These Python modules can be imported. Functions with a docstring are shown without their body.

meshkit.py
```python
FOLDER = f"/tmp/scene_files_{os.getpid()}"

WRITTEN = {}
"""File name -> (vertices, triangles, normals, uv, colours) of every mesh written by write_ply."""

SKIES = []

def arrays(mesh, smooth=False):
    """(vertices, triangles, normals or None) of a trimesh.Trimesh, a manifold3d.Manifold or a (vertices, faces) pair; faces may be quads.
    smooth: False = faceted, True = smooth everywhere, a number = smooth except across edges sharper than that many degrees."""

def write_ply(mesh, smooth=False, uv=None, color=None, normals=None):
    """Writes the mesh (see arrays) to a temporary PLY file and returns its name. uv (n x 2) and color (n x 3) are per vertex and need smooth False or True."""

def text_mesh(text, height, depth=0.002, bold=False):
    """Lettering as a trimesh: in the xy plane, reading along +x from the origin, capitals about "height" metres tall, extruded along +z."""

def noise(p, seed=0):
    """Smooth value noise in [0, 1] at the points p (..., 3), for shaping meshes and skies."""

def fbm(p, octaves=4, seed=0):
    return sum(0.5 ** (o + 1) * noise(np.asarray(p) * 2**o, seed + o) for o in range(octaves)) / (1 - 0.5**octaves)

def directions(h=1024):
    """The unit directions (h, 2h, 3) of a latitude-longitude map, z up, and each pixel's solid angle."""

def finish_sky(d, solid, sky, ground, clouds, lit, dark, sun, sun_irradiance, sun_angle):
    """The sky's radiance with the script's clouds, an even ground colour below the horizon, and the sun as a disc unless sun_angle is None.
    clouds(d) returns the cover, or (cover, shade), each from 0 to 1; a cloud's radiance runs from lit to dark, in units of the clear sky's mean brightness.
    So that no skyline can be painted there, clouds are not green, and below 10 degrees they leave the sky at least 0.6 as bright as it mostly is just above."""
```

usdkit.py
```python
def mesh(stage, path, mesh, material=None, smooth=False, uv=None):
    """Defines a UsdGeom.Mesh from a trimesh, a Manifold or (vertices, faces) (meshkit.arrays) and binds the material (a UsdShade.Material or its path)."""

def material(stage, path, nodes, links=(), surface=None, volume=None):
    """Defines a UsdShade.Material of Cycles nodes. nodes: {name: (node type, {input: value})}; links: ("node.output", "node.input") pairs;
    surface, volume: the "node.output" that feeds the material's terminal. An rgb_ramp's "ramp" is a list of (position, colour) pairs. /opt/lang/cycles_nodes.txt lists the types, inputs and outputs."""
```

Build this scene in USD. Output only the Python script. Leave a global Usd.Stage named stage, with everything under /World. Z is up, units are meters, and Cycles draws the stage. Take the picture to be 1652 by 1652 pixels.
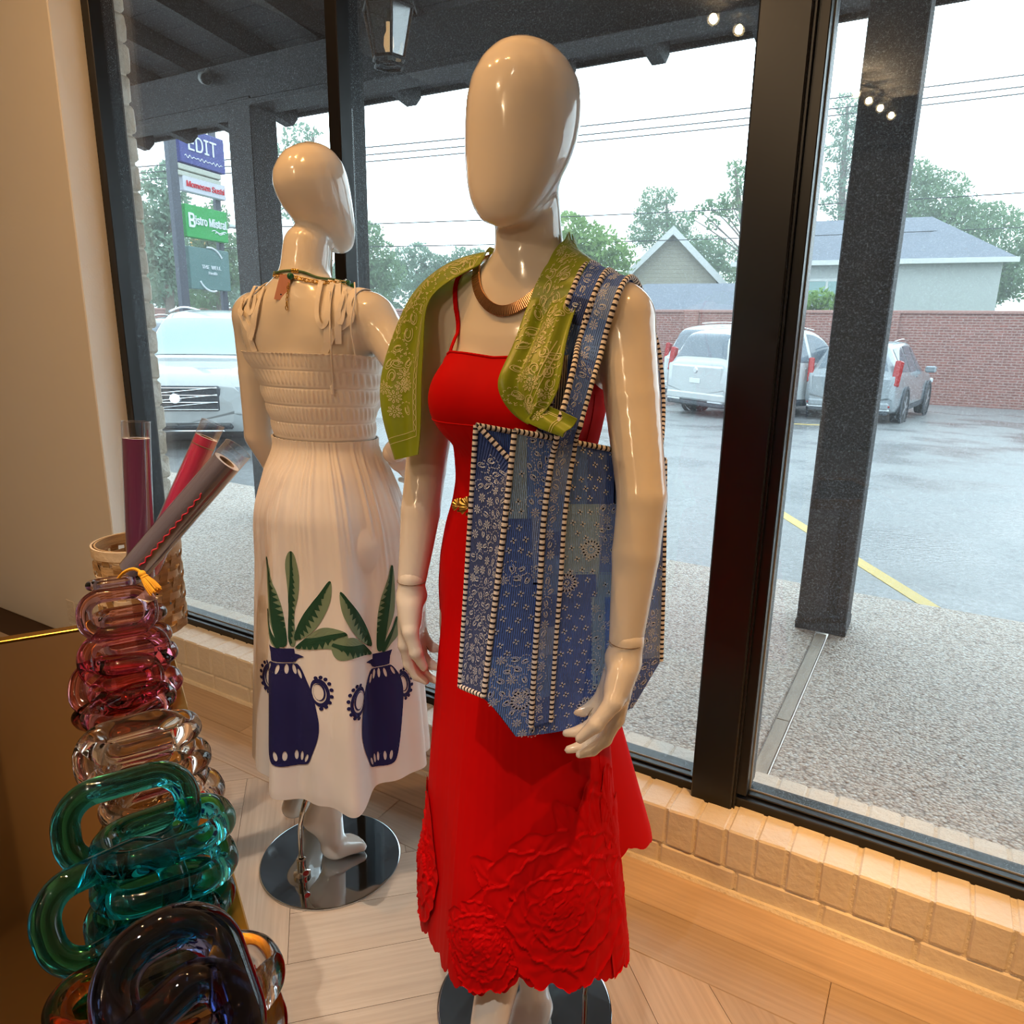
import math, random
import numpy as np
import trimesh
import manifold3d as m3
from shapely import affinity, Polygon, LineString, Point, union_all, box as sbox
from pxr import Usd, UsdGeom, UsdLux, UsdShade, Gf, Sdf
import usdkit, meshkit

stage = Usd.Stage.CreateInMemory()
UsdGeom.SetStageUpAxis(stage, 'Z'); UsdGeom.SetStageMetersPerUnit(stage, 1.0)
UsdGeom.Xform.Define(stage, '/World'); UsdGeom.Scope.Define(stage, '/World/Looks')
rng = np.random.default_rng(7); random.seed(7)
PI = math.pi

# ---------------------------------------------------------------- camera, sky, lights, exposure
FPX, IMG, EYE = 1180.0, 1652.0, 1.40
_dn = np.array([(750 - 826) / FPX, (5470 - 826) / FPX, 1.0]); _dn /= np.linalg.norm(_dn)
_up = -_dn
_dx = -np.array([(-1250 - 826) / FPX, (490 - 826) / FPX, 1.0]); _dx -= _up * (_dx @ _up); _dx /= np.linalg.norm(_dx)
CAMR = np.array([_dx, np.cross(_up, _dx), _up])            # camera (right, down, forward) -> world
EYEP = np.array([0, 0, EYE])
cam = UsdGeom.Camera.Define(stage, '/World/Camera')
M = np.eye(4)
M[:3, 0], M[:3, 1], M[:3, 2], M[:3, 3] = CAMR[:, 0], -CAMR[:, 1], -CAMR[:, 2], EYEP
cam.AddTransformOp().Set(Gf.Matrix4d(*M.T.ravel().tolist()))
cam.CreateHorizontalApertureAttr(36.0); cam.CreateFocalLengthAttr(36.0 * FPX / IMG)
cam.CreateExposureAttr(0.0)
cam.CreateClippingRangeAttr(Gf.Vec2f(0.02, 1000))

dome = UsdLux.DomeLight.Define(stage, '/World/Sky')         # flat overcast sky
dome.CreateColorAttr(Gf.Vec3f(0.76, 0.92, 1.0)); dome.CreateIntensityAttr(1.2)

def aim(prim, pos, target):
    z = np.asarray(pos, float) - np.asarray(target, float); z /= np.linalg.norm(z)
    x = np.cross([0, 1, 0.01], z); x /= np.linalg.norm(x); y = np.cross(z, x)
    m = np.eye(4); m[:3, 0], m[:3, 1], m[:3, 2], m[:3, 3] = x, y, z, pos
    prim.AddTransformOp().Set(Gf.Matrix4d(*m.T.ravel().tolist()))

WARM, MILD = Gf.Vec3f(1.0, 0.49, 0.14), Gf.Vec3f(1.0, 0.72, 0.44)   # 2700 K window track, 3500 K shop lamps
# (position of the lamp, where it is aimed, strength): the shop's track spots
LAMPS = [((-1.578, -1.444, 3.28), (-0.62, 1.1, 1.0), 1040), ((-1.48, -1.693, 3.28), (-1.22, 1.2, 1.0), 1040),
         ((-0.971, -3.458, 3.28), (-0.6, 1.1, 0.8), 860), ((-0.903, -3.716, 3.28), (-0.2, 1.7, 0.4), 860),
         ((-0.836, -3.988, 3.28), (-1.2, 1.2, 0.9), 860), ((-0.773, -4.273, 3.28), (0.1, 1.6, 0.3), 860),
         ((-0.85, 0.42, 3.28), (-0.62, 1.1, 0.8), 1240), ((-1.45, 0.40, 3.28), (-1.3, 1.2, 0.8), 2300),
         ((0.45, 0.72, 3.28), (-0.22, 1.50, 0.0), 10400), ((0.85, 0.62, 3.28), (0.25, 1.55, 0.0), 8400), ((-2.05, 0.38, 3.28), (-1.9, 1.4, 0.3), 1400),
         ((-0.30, -0.50, 3.28), (-0.80, 0.62, 0.0), 8000), ((-0.92, 0.42, 3.28), (-1.30, 0.62, 0.0), 11000)]
LAMP_LABELS = ['back lamp of the pair over the left of the shop', 'front lamp of the pair over the left of the shop', 'first lamp of the row of four at the back of the shop', 'second lamp of the row of four at the back of the shop',
               'third lamp of the row of four at the back of the shop', 'last lamp of the row of four at the back of the shop', 'window-track lamp above the red dress', 'window-track lamp above the white dress',
               'window-track lamp in front of the black column', 'window-track lamp nearest the right wall', 'window-track lamp nearest the left wall', 'long-snouted lamp over the middle of the floor', 'long-snouted window-track lamp aimed at the floor beside the gold table']

# ---------------------------------------------------------------- helpers
def lin(r, g, b):
    a = np.array([r, g, b], float) / 255
    return tuple(np.where(a < 0.04045, a / 12.92, ((a + 0.055) / 1.055) ** 2.4))

def ray(px, py):
    d = CAMR @ np.array([(px - 826) / FPX, (py - 826) / FPX, 1.0]); return d / np.linalg.norm(d)
def at_z(px, py, z): d = ray(px, py); return EYEP + d * (z - EYE) / d[2]
def at_y(px, py, y): d = ray(px, py); return EYEP + d * y / d[1]
def at_x(px, py, x): d = ray(px, py); return EYEP + d * x / d[0]
def at_d(px, py, D): d = ray(px, py); return EYEP + d * D / math.hypot(d[0], d[1])

_names = {}
def numbered(parent, name):
    k = (parent, name); n = _names.get(k, 0); _names[k] = n + 1
    return f'{parent}/{name}' if n == 0 else f'{parent}/{name}_{n:03d}'
def path_of(p): return '/World' if p is None else str((p.GetPrim() if hasattr(p, 'GetPrim') else p).GetPath())
def tag(o, label=None, cat=None, group=None, kind=None):
    o = o.GetPrim() if hasattr(o, 'GetPrim') else o
    for k, v in (('label', label), ('category', cat), ('group', group), ('kind', kind)):
        if v: o.SetCustomDataByKey(k, v)
    return o
def obj(name, mesh, mat, parent=None, smooth=False, uv=None, label=None, kind=None, loc=None, rotz=None, crease=None):
    m = usdkit.mesh(stage, numbered(path_of(parent), name), mesh, mat, smooth=smooth, uv=uv)
    if loc is not None: UsdGeom.Xformable(m).AddTranslateOp().Set(Gf.Vec3d(*map(float, loc)))
    if rotz is not None: UsdGeom.Xformable(m).AddRotateZOp().Set(float(math.degrees(rotz)))
    m.CreateDoubleSidedAttr(True)
    return tag(m, label, kind=kind)
def thing(name, label=None, cat=None, loc=(0, 0, 0), rotz=0, group=None, kind=None):
    x = UsdGeom.Xform.Define(stage, numbered('/World', name))
    x.AddTranslateOp().Set(Gf.Vec3d(*map(float, loc))); x.AddRotateZOp().Set(float(math.degrees(rotz)))
    return tag(x, label, cat, group, kind)
def struct(name, mesh, mat, smooth=False, label=None, cat=None):
    return tag(obj(name, mesh, mat, None, smooth), label, cat, kind='structure')
def dup(root, loc, rotz, label, group=None, cat=None):
    was = root.GetCustomData()
    r = thing(root.GetName(), label, cat or was.get('category'), loc, rotz, group or was.get('group'))
    r.GetReferences().AddInternalReference(root.GetPath()); r.SetInstanceable(True)
    return r

_mats = {}
def mk(name, nodes, links, surface, volume=None):
    if name not in _mats: _mats[name] = usdkit.material(stage, f'/World/Looks/{name}', nodes, links, surface, volume)
    return _mats[name]
def pbr(name, col, rough=0.5, metal=0.0, var=0.0, vscale=8.0, bump=0.0, bscale=60.0, vec='object', stretch=None, col2=None, bdist=0.01, **kw):
    """A principled material; var mixes a second tone by noise, bump adds fine relief."""
    if name in _mats: return _mats[name]
    p = {'base_color': col, 'roughness': rough, 'metallic': metal}; p.update(kw)
    nodes, links = {'p': ('principled_bsdf', p)}, []
    if var or bump:
        nodes['t'] = ('texture_coordinate', {})
        src = f't.{vec}'
        if stretch:
            nodes['m'] = ('mapping', {'scale': stretch}); links.append((src, 'm.vector')); src = 'm.vector'
    if var:
        d = tuple(np.clip(np.array(col) * (1 - var), 0, 1)) if col2 is None else col2
        nodes['n'] = ('noise_texture', {'scale': vscale, 'detail': 4.0, 'roughness': 0.6})
        nodes['r'] = ('rgb_ramp', {'ramp': [(0.3, d), (0.7, col)]})
        links += [(src, 'n.vector'), ('n.fac', 'r.fac'), ('r.color', 'p.base_color')]
    if bump:
        nodes['bn'] = ('noise_texture', {'scale': bscale, 'detail': 3.0})
        nodes['b'] = ('bump', {'strength': bump, 'distance': bdist})
        links += [(src, 'bn.vector'), ('bn.fac', 'b.height'), ('b.normal', 'p.normal')]
    return mk(name, nodes, links, 'p.BSDF')

def tri(v, f): return trimesh.Trimesh(np.asarray(v, float), np.asarray(f, int), process=False)
def join(ms): return trimesh.util.concatenate([m if isinstance(m, trimesh.Trimesh) else tri(*m) for m in ms])
def cbox(x0, x1, y0, y1, z0, z1, c=0.003):
    """A box with chamfered edges (44 triangles)."""
    c = min(c, (x1 - x0) * .45, (y1 - y0) * .45, (z1 - z0) * .45)
    if c <= 0:
        m = trimesh.creation.box([x1 - x0, y1 - y0, z1 - z0]); m.apply_translation([(x0 + x1) / 2, (y0 + y1) / 2, (z0 + z1) / 2]); return m
    pts = []
    for X, sx in ((x0, 1), (x1, -1)):
        for Y, sy in ((y0, 1), (y1, -1)):
            for Z, sz in ((z0, 1), (z1, -1)):
                pts += [(X, Y + sy * c, Z + sz * c), (X + sx * c, Y, Z + sz * c), (X + sx * c, Y + sy * c, Z)]
    return trimesh.convex.convex_hull(np.array(pts))
def tube(path, r, n=12, closed=False, cap=True):
    """A round tube swept along a polyline; r a number or one radius per point. Returns a trimesh with parallel-transport frames."""
    P = np.asarray(path, float); k = len(P); r = np.broadcast_to(np.asarray(r, float), (k,))
    T = (np.roll(P, -1, 0) - np.roll(P, 1, 0)) if closed else np.gradient(P, axis=0)
    T /= np.maximum(np.linalg.norm(T, axis=1, keepdims=True), 1e-12)
    a = np.array([0, 0, 1.0]) if abs(T[0][2]) < 0.9 else np.array([1.0, 0, 0])
    N = [np.cross(T[0], a) / np.linalg.norm(np.cross(T[0], a))]
    for i in range(1, k):
        v = N[-1] - T[i] * (N[-1] @ T[i]); N.append(v / max(np.linalg.norm(v), 1e-12))
    N = np.array(N)
    if closed:                                             # spread the closing twist
        v = N[-1] - T[0] * (N[-1] @ T[0]); v /= np.linalg.norm(v)
        ang = math.atan2(np.cross(v, N[0]) @ T[0], v @ N[0])
    else: ang = 0
    B = np.cross(T, N)
    th = np.linspace(0, 2 * PI, n, endpoint=False)
    tw = np.linspace(0, ang, k)[:, None] if closed else 0
    V = P[:, None] + r[:, None, None] * (np.cos(th + tw)[..., None] * N[:, None] + np.sin(th + tw)[..., None] * B[:, None])
    V = V.reshape(-1, 3); F = []
    i = np.arange(k if closed else k - 1)[:, None]; j = np.arange(n)[None]
    a_, b_ = i * n + j, i * n + (j + 1) % n
    c_, d_ = ((i + 1) % k) * n + (j + 1) % n, ((i + 1) % k) * n + j
    F = np.concatenate([np.stack([a_, b_, c_], -1).reshape(-1, 3), np.stack([a_, c_, d_], -1).reshape(-1, 3)])
    if cap and not closed:
        V = np.vstack([V, P[0], P[-1]]); e = len(V); q = np.arange(n)
        F = np.vstack([F, np.stack([np.full(n, e - 2), (q + 1) % n, q], 1), np.stack([np.full(n, e - 1), (k - 1) * n + q, (k - 1) * n + (q + 1) % n], 1)])
    return tri(V, F)
def lathe(prof, n=32, closed=False):
    """prof: (radius, z) points, bottom to top on the outside."""
    p = np.asarray(prof, float); k = len(p); th = np.linspace(0, 2 * PI, n, endpoint=False)
    V = np.stack([p[:, 0:1] * np.cos(th), p[:, 0:1] * np.sin(th), np.repeat(p[:, 1:2], n, 1)], -1).reshape(-1, 3)
    i = np.arange(k - 1)[:, None]; j = np.arange(n)[None]
    a, b, c, d = i * n + j, i * n + (j + 1) % n, (i + 1) * n + (j + 1) % n, (i + 1) * n + j
    return tri(V, np.concatenate([np.stack([a, b, c], -1).reshape(-1, 3), np.stack([a, c, d], -1).reshape(-1, 3)]))
def xf(m, loc=(0, 0, 0), rot=(0, 0, 0), sc=None):
    m = m.copy()
    if sc is not None: m.apply_scale(sc)
    T = trimesh.transformations.euler_matrix(*rot); T[:3, 3] = loc
    m.apply_transform(T); return m
def frame(m, o, x, y, z):
    """Places a mesh built in local axes at o with axes x, y, z."""
    T = np.eye(4); T[:3, 0], T[:3, 1], T[:3, 2], T[:3, 3] = x, y, z, o
    m = m.copy(); m.apply_transform(T); return m
def prism(poly, h):
    return trimesh.creation.extrude_polygon(poly, h, engine='earcut')
def unit(v): v = np.asarray(v, float); return v / np.linalg.norm(v)
def smooth_path(pts, n=60, closed=False):
    """Catmull-Rom through the points."""
    from scipy.interpolate import CubicSpline
    P = np.asarray(pts, float)
    if closed: P = np.vstack([P, P[:1]])
    t = np.r_[0, np.cumsum(np.maximum(np.linalg.norm(np.diff(P, axis=0), axis=1), 1e-9) ** .6)]
    cs = CubicSpline(t, P, bc_type='periodic' if closed else 'natural')
    u = np.linspace(0, t[-1], n, endpoint=not closed); return cs(u)
def grid_mesh(V, wrap_u=False, wrap_v=False):
    """V: (nu, nv, 3)."""
    nu, nv = V.shape[:2]
    i = np.arange(nu if wrap_u else nu - 1)[:, None]; j = np.arange(nv if wrap_v else nv - 1)[None]
    a, b = i * nv + j, ((i + 1) % nu) * nv + j
    c, d = ((i + 1) % nu) * nv + (j + 1) % nv, i * nv + (j + 1) % nv
    return tri(V.reshape(-1, 3), np.concatenate([np.stack([a, b, c], -1).reshape(-1, 3), np.stack([a, c, d], -1).reshape(-1, 3)]))
def grid_normals(V, wrap_u=False):
    du = (np.roll(V, -1, 0) - np.roll(V, 1, 0)) if wrap_u else np.gradient(V, axis=0)
    dv = np.gradient(V, axis=1); n = np.cross(du, dv)
    return n / np.maximum(np.linalg.norm(n, axis=-1, keepdims=True), 1e-12)
def shell(V, t, wrap_u=False):
    """A sheet with thickness t: outer side V, inner side t behind it, edges closed."""
    n = grid_normals(V, wrap_u); W = V - n * t
    both = np.concatenate([V, W[:, ::-1], V[:, :1]], axis=1)
    if wrap_u: return grid_mesh(both, wrap_u=True)
    m = grid_mesh(both); nv = both.shape[1]; h = V.shape[1]
    caps = []
    for row, flip in ((0, False), (V.shape[0] - 1, True)):
        o = row * nv
        for k in range(h - 1):
            q = [o + k, o + k + 1, o + 2 * h - 2 - k, o + 2 * h - 1 - k]
            fs = [[q[0], q[1], q[2]], [q[0], q[2], q[3]]]
            caps += [f[::-1] for f in fs] if flip else fs
    return tri(m.vertices, np.vstack([m.faces, caps]))
def sstep(a, b, x):
    t = np.clip((x - a) / (b - a), 0, 1); return t * t * (3 - 2 * t)

# ---------------------------------------------------------------- materials of the setting
def wood_mat(name, dark, light, sx=1.2, sy=16.0, rough=0.42):
    if name in _mats: return _mats[name]
    return mk(name, {
        't': ('texture_coordinate', {}), 'o': ('object_info', {}),
        'rm': ('math', {'math_type': 'multiply', 'value2': 37.0}), 'cx': ('combine_xyz', {}),
        'ad': ('vector_math', {'math_type': 'add'}),
        'm': ('mapping', {'scale': (sx, sy, 1.0)}),
        'n': ('noise_texture', {'scale': 2.2, 'detail': 6.0, 'roughness': 0.70, 'distortion': 0.5}),
        'w': ('wave_texture', {'wave_type': 'bands', 'bands_direction': 'y', 'scale': 1.3, 'distortion': 9.0, 'detail': 3.0, 'detail_scale': 0.7}),
        'mx': ('mix', {'mix_type': 'mix', 'fac': 0.07}),
        'bw': ('rgb_to_bw', {}),
        'r': ('rgb_ramp', {'ramp': [(0.25, dark), (0.62, light), (0.9, tuple(np.array(light) * 1.08))]}),
        'hv': ('hsv', {'saturation': 1.0, 'fac': 1.0}),
        'mr': ('map_range', {'from_min': 0.0, 'from_max': 1.0, 'to_min': 0.86, 'to_max': 1.12}),
        'b': ('bump', {'strength': 0.12, 'distance': 0.002}),
        'p': ('principled_bsdf', {'roughness': rough, 'specular_ior_level': 0.45})},
        [('o.random', 'rm.value1'), ('rm.value', 'cx.x'), ('rm.value', 'cx.y'), ('t.object', 'ad.vector1'), ('cx.vector', 'ad.vector2'),
         ('ad.vector', 'm.vector'), ('m.vector', 'n.vector'), ('m.vector', 'w.vector'), ('n.color', 'mx.color1'), ('w.color', 'mx.color2'),
         ('mx.color', 'bw.color'), ('bw.val', 'r.fac'), ('o.random', 'mr.value'), ('mr.result', 'hv.value'), ('r.color', 'hv.color'),
         ('hv.color', 'p.base_color'), ('bw.val', 'b.height'), ('b.normal', 'p.normal')], 'p.BSDF')

M_FLOOR = wood_mat('floor_oak', lin(170, 149, 129), lin(201, 181, 160), sx=0.7, sy=15.0)
M_SUB = pbr('floor_joint', lin(70, 50, 35), 0.8)
M_BRICK = pbr('painted_brick', lin(236, 231, 222), 0.55, var=0.06, vscale=14, bump=0.55, bscale=55, bdist=0.006)
M_BRICKOUT = pbr('painted_brick_weathered', lin(226, 224, 216), 0.7, var=0.45, vscale=9, col2=lin(176, 168, 152), bump=0.9, bscale=42, bdist=0.012)
M_MORTAR = pbr('painted_mortar', lin(232, 226, 214), 0.65, bump=0.6, bscale=90)
M_WALL = pbr('wall_paint', lin(240, 238, 233), 0.6, bump=0.05, bscale=120)
M_SHOP = pbr('shop_interior', lin(176, 172, 168), 0.7, var=0.3, vscale=1.5)
M_CEIL = pbr('ceiling_paint', lin(236, 232, 225), 0.7)
M_FRAME = pbr('black_aluminium', lin(17, 17, 21), 0.32, specular_ior_level=0.4)
M_GASKET = pbr('grey_gasket', lin(150, 152, 150), 0.5)
M_DARKWOOD = pbr('dark_stained_timber', lin(29, 28, 33), 0.62, var=0.3, vscale=6, stretch=(1, 1, 5), bump=0.35, bscale=40)
M_DARKDECK = pbr('dark_roof_boards', lin(46, 45, 50), 0.7, var=0.3, vscale=5, stretch=(1, 5, 1), bump=0.2, bscale=40)

# pane: thin sheet, lets light straight through, a fresnel reflection and a film of dust specks
M_PANE = mk('window_glass', {
    'tr': ('transparent_bsdf', {'color': (0.955, 0.975, 0.975)}), 'gl': ('glossy_bsdf', {'roughness': 0.0, 'color': (1, 1, 1)}),
    'ge': ('geometry', {}), 'io': ('map_range', {'from_min': 0.0, 'from_max': 1.0, 'to_min': 1.5, 'to_max': 0.66667}), 'f': ('fresnel', {}), 'm': ('mix_closure', {}),   # same reflection from both sides of each face
    't': ('texture_coordinate', {}), 'n': ('noise_texture', {'scale': 260.0, 'detail': 2.0}), 'n2': ('noise_texture', {'scale': 1.6, 'detail': 3.0}),
    'r': ('rgb_ramp', {'ramp': [(0.55, (0, 0, 0)), (0.75, (0.09, 0.09, 0.09))]}), 'r2': ('rgb_ramp', {'ramp': [(0.3, (0.004, 0.004, 0.004)), (0.75, (0.02, 0.02, 0.02))]}),
    'ad': ('mix', {'mix_type': 'add', 'fac': 1.0}), 'bw': ('rgb_to_bw', {}),
    'd': ('translucent_bsdf', {'color': (0.8, 0.84, 0.9)}), 'm2': ('mix_closure', {})},
    [('ge.backfacing', 'io.value'), ('io.result', 'f.IOR'), ('f.fac', 'm.fac'), ('tr.BSDF', 'm.closure1'), ('gl.BSDF', 'm.closure2'),
     ('t.object', 'n.vector'), ('t.object', 'n2.vector'), ('n.fac', 'r.fac'), ('n2.fac', 'r2.fac'), ('r.color', 'ad.color1'), ('r2.color', 'ad.color2'),
     ('ad.color', 'bw.color'), ('bw.val', 'm2.fac'), ('m.closure', 'm2.closure1'), ('d.BSDF', 'm2.closure2')], 'm2.closure')

# ---------------------------------------------------------------- room shell
YW = 1.657                       # inner face of the low brick wall
YG = 1.815                       # glass
ROOM = (-4.2, 3.4, -6.0)         # x0, x1, y back
floor = thing('floor', kind='structure', label='oak herringbone plank floor with a straight border along the brick wall')
obj('subfloor', cbox(ROOM[0], ROOM[1], ROOM[2], YW + .02, -0.12, -0.0035, 0), M_SUB, floor)
PW = 0.15
def plank(L, W):
    return cbox(0, L, 0, W, -0.012, 0, 0.0016)
# border: two rows along the wall
for row in range(2):
    y0 = YW - (row + 1) * PW + 0.001
    x = -3.2 - 0.5 * row
    while x < 1.6:
        L = 1.22
        obj('plank', plank(L - .001, PW - .0012), M_FLOOR, floor, loc=(x, y0, 0)); x += L
# herringbone field at 45 degrees: pieces W by n*W
YB = YW - 2 * PW
hw, hl = PW, PW * 5
lim = sbox(ROOM[0], ROOM[2], ROOM[1], YB)
near, far = [], []
ca, sa = math.cos(PI / 4), math.sin(PI / 4)
vis = Polygon([(-3.1, 1.45), (1.0, 1.45), (0.6, 0.9), (0.2, 0.4), (-0.4, 0.1), (-1.6, 0.3)])
for i in range(-40, 41):
    for j in range(-12, 13):
        # the unit: a horizontal piece and a vertical piece; repeats along (W, W) and (2L... ) in pattern space
        ox, oy = i * hw + j * hl, i * hw - j * hl
        for (bx, by, w, h, vert) in ((ox, oy, hl, hw, False), (ox, oy + hw, hw, hl, True)):
            q = Polygon([(bx, by), (bx + w, by), (bx + w, by + h), (bx, by + h)])
            q = affinity.rotate(q, 45, origin=(0, 0)); q = affinity.translate(q, -1.1, 0.7)
            if not q.intersects(lim): continue
            p = q.intersection(lim)
            if p.area < 1e-4: continue
            p = p.buffer(-0.0006, join_style=2)
            if p.is_empty or p.geom_type != 'Polygon': continue
            m = prism(p, 0.012); m.apply_translation([0, 0, -0.012])
            ang = PI / 4 + (PI / 2 if vert else 0)
            c0 = np.array(p.centroid.coords[0])
            m.apply_translation([-c0[0], -c0[1], 0]); m.apply_transform(trimesh.transformations.rotation_matrix(-ang, [0, 0, 1]))
            (near if p.intersects(vis) else far).append((m, c0, ang))
for m, c0, ang in near: obj('plank', m, M_FLOOR, floor, loc=(c0[0], c0[1], 0), rotz=ang)
far_m = []
for m, c0, ang in far:
    m = m.copy(); m.apply_transform(trimesh.transformations.rotation_matrix(ang, [0, 0, 1])); m.apply_translation([c0[0], c0[1], 0]); far_m.append(m)
obj('distant_planks', join(far_m), M_FLOOR, floor, kind='stuff')

struct('ceiling', cbox(ROOM[0], ROOM[1], ROOM[2], YG + .1, 3.4, 3.5, 0), M_CEIL)
struct('wall_back', cbox(ROOM[0], ROOM[1], ROOM[2] - .1, ROOM[2], 0, 3.4, 0), M_SHOP)
struct('wall_left', cbox(ROOM[0] - .1, ROOM[0], ROOM[2], YG + .1, 0, 3.4, 0), M_SHOP)
struct('wall_right', cbox(ROOM[1], ROOM[1] + .1, ROOM[2], YG + .1, 0, 3.4, 0), M_SHOP)
XL, XR = -2.865, 0.62            # window opening
struct('wall_header', cbox(ROOM[0], ROOM[1], YW, YG + .10, 2.82, 3.4, 0), M_WALL)

# low brick wall under the window: a stretcher course, and a rowlock course on top whose outer ends show outside
sill = thing('wall_window', kind='structure', label='low white painted brick wall under the shop window')
obj('mortar_bed', cbox(ROOM[0], ROOM[1], YW + .0045, 1.955, -0.05, 0.1735, 0), M_MORTAR, sill)
def rough_brick(x0, x1, y0, y1, z0, z1, seed, amp=0.0030, c=0.0045):
    m = cbox(x0, x1, y0, y1, z0, z1, c); m = m.subdivide() if amp > .004 else m
    v = m.vertices.copy()
    d = np.stack([meshkit.fbm(v * 28 + k * 17.3, 2, seed) for k in range(3)], -1) - .5
    return tri(v + d * 2 * amp, m.faces)
k = 0; x = -3.3
while x < 1.2:                                          # stretchers
    L = 0.196 + 0.012 * rng.random()
    obj('brick', rough_brick(x + .004, x + L - .004, YW - .002 * rng.random(), YW + .09, 0.004, 0.062 + .003 * rng.random(), k), M_BRICK, sill); x += L; k += 1
x = -3.3
while x < 1.2:                                          # rowlocks, through the wall
    L = 0.074 + 0.005 * rng.random(); o = .003 * rng.random()
    obj('brick', rough_brick(x + .003, x + L - .003, YW - o, 1.962 + o, 0.070, 0.176 + .003 * rng.random(), k), M_BRICK, sill); x += L; k += 1
# skirt of mortar where the brick meets the floor
obj('mortar_fillet', tube([(xx, YW - .004, 0.0) for xx in np.linspace(-3.3, 1.2, 60)], 0.009 + 0.003 * rng.random(60), 6), M_MORTAR, sill)

# piers left and right of the window: plaster inside, painted jumbo brick outside
def pier(name, xa, xb, edge_left):
    w = thing(name, kind='structure', label='white wall beside the shop window with painted brick reveal')
    obj('plaster', cbox(xa, xb, YW, YW + .13, 0.0, 2.82, 0.004), M_WALL, w)
    a, b = xa - 0, xb
    obj('mortar_core', cbox(a + .012 * (not edge_left), b - .012 * edge_left, YW + .13, 1.935, 0, 2.95, 0), M_MORTAR, w)
    z, n = 0.0, 0
    while z < 2.9:
        h = 0.105
        if edge_left: x1 = b + rng.uniform(-.002, .006); spans = [(x1 - (.2 if n % 2 else .1), x1), (b - .52, x1 - (.2 if n % 2 else .1) - .008)]
        else: x1 = a - rng.uniform(-.002, .006); spans = [(x1, x1 + (.2 if n % 2 else .1)), (x1 + (.2 if n % 2 else .1) + .008, a + .52)]
        for s0, s1 in spans:
            obj('brick', rough_brick(s0, s1, YG + .045, 1.945 + rng.uniform(0, .006), z + .004, z + h - .004, 100 + n + int(edge_left) * 60, amp=0.0048, c=0.01), M_BRICKOUT, w)
        z += h; n += 1
    return w
pier('wall_left_pier', ROOM[0], XL, True)
pier('wall_right_pier', XR, ROOM[1], False)

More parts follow.
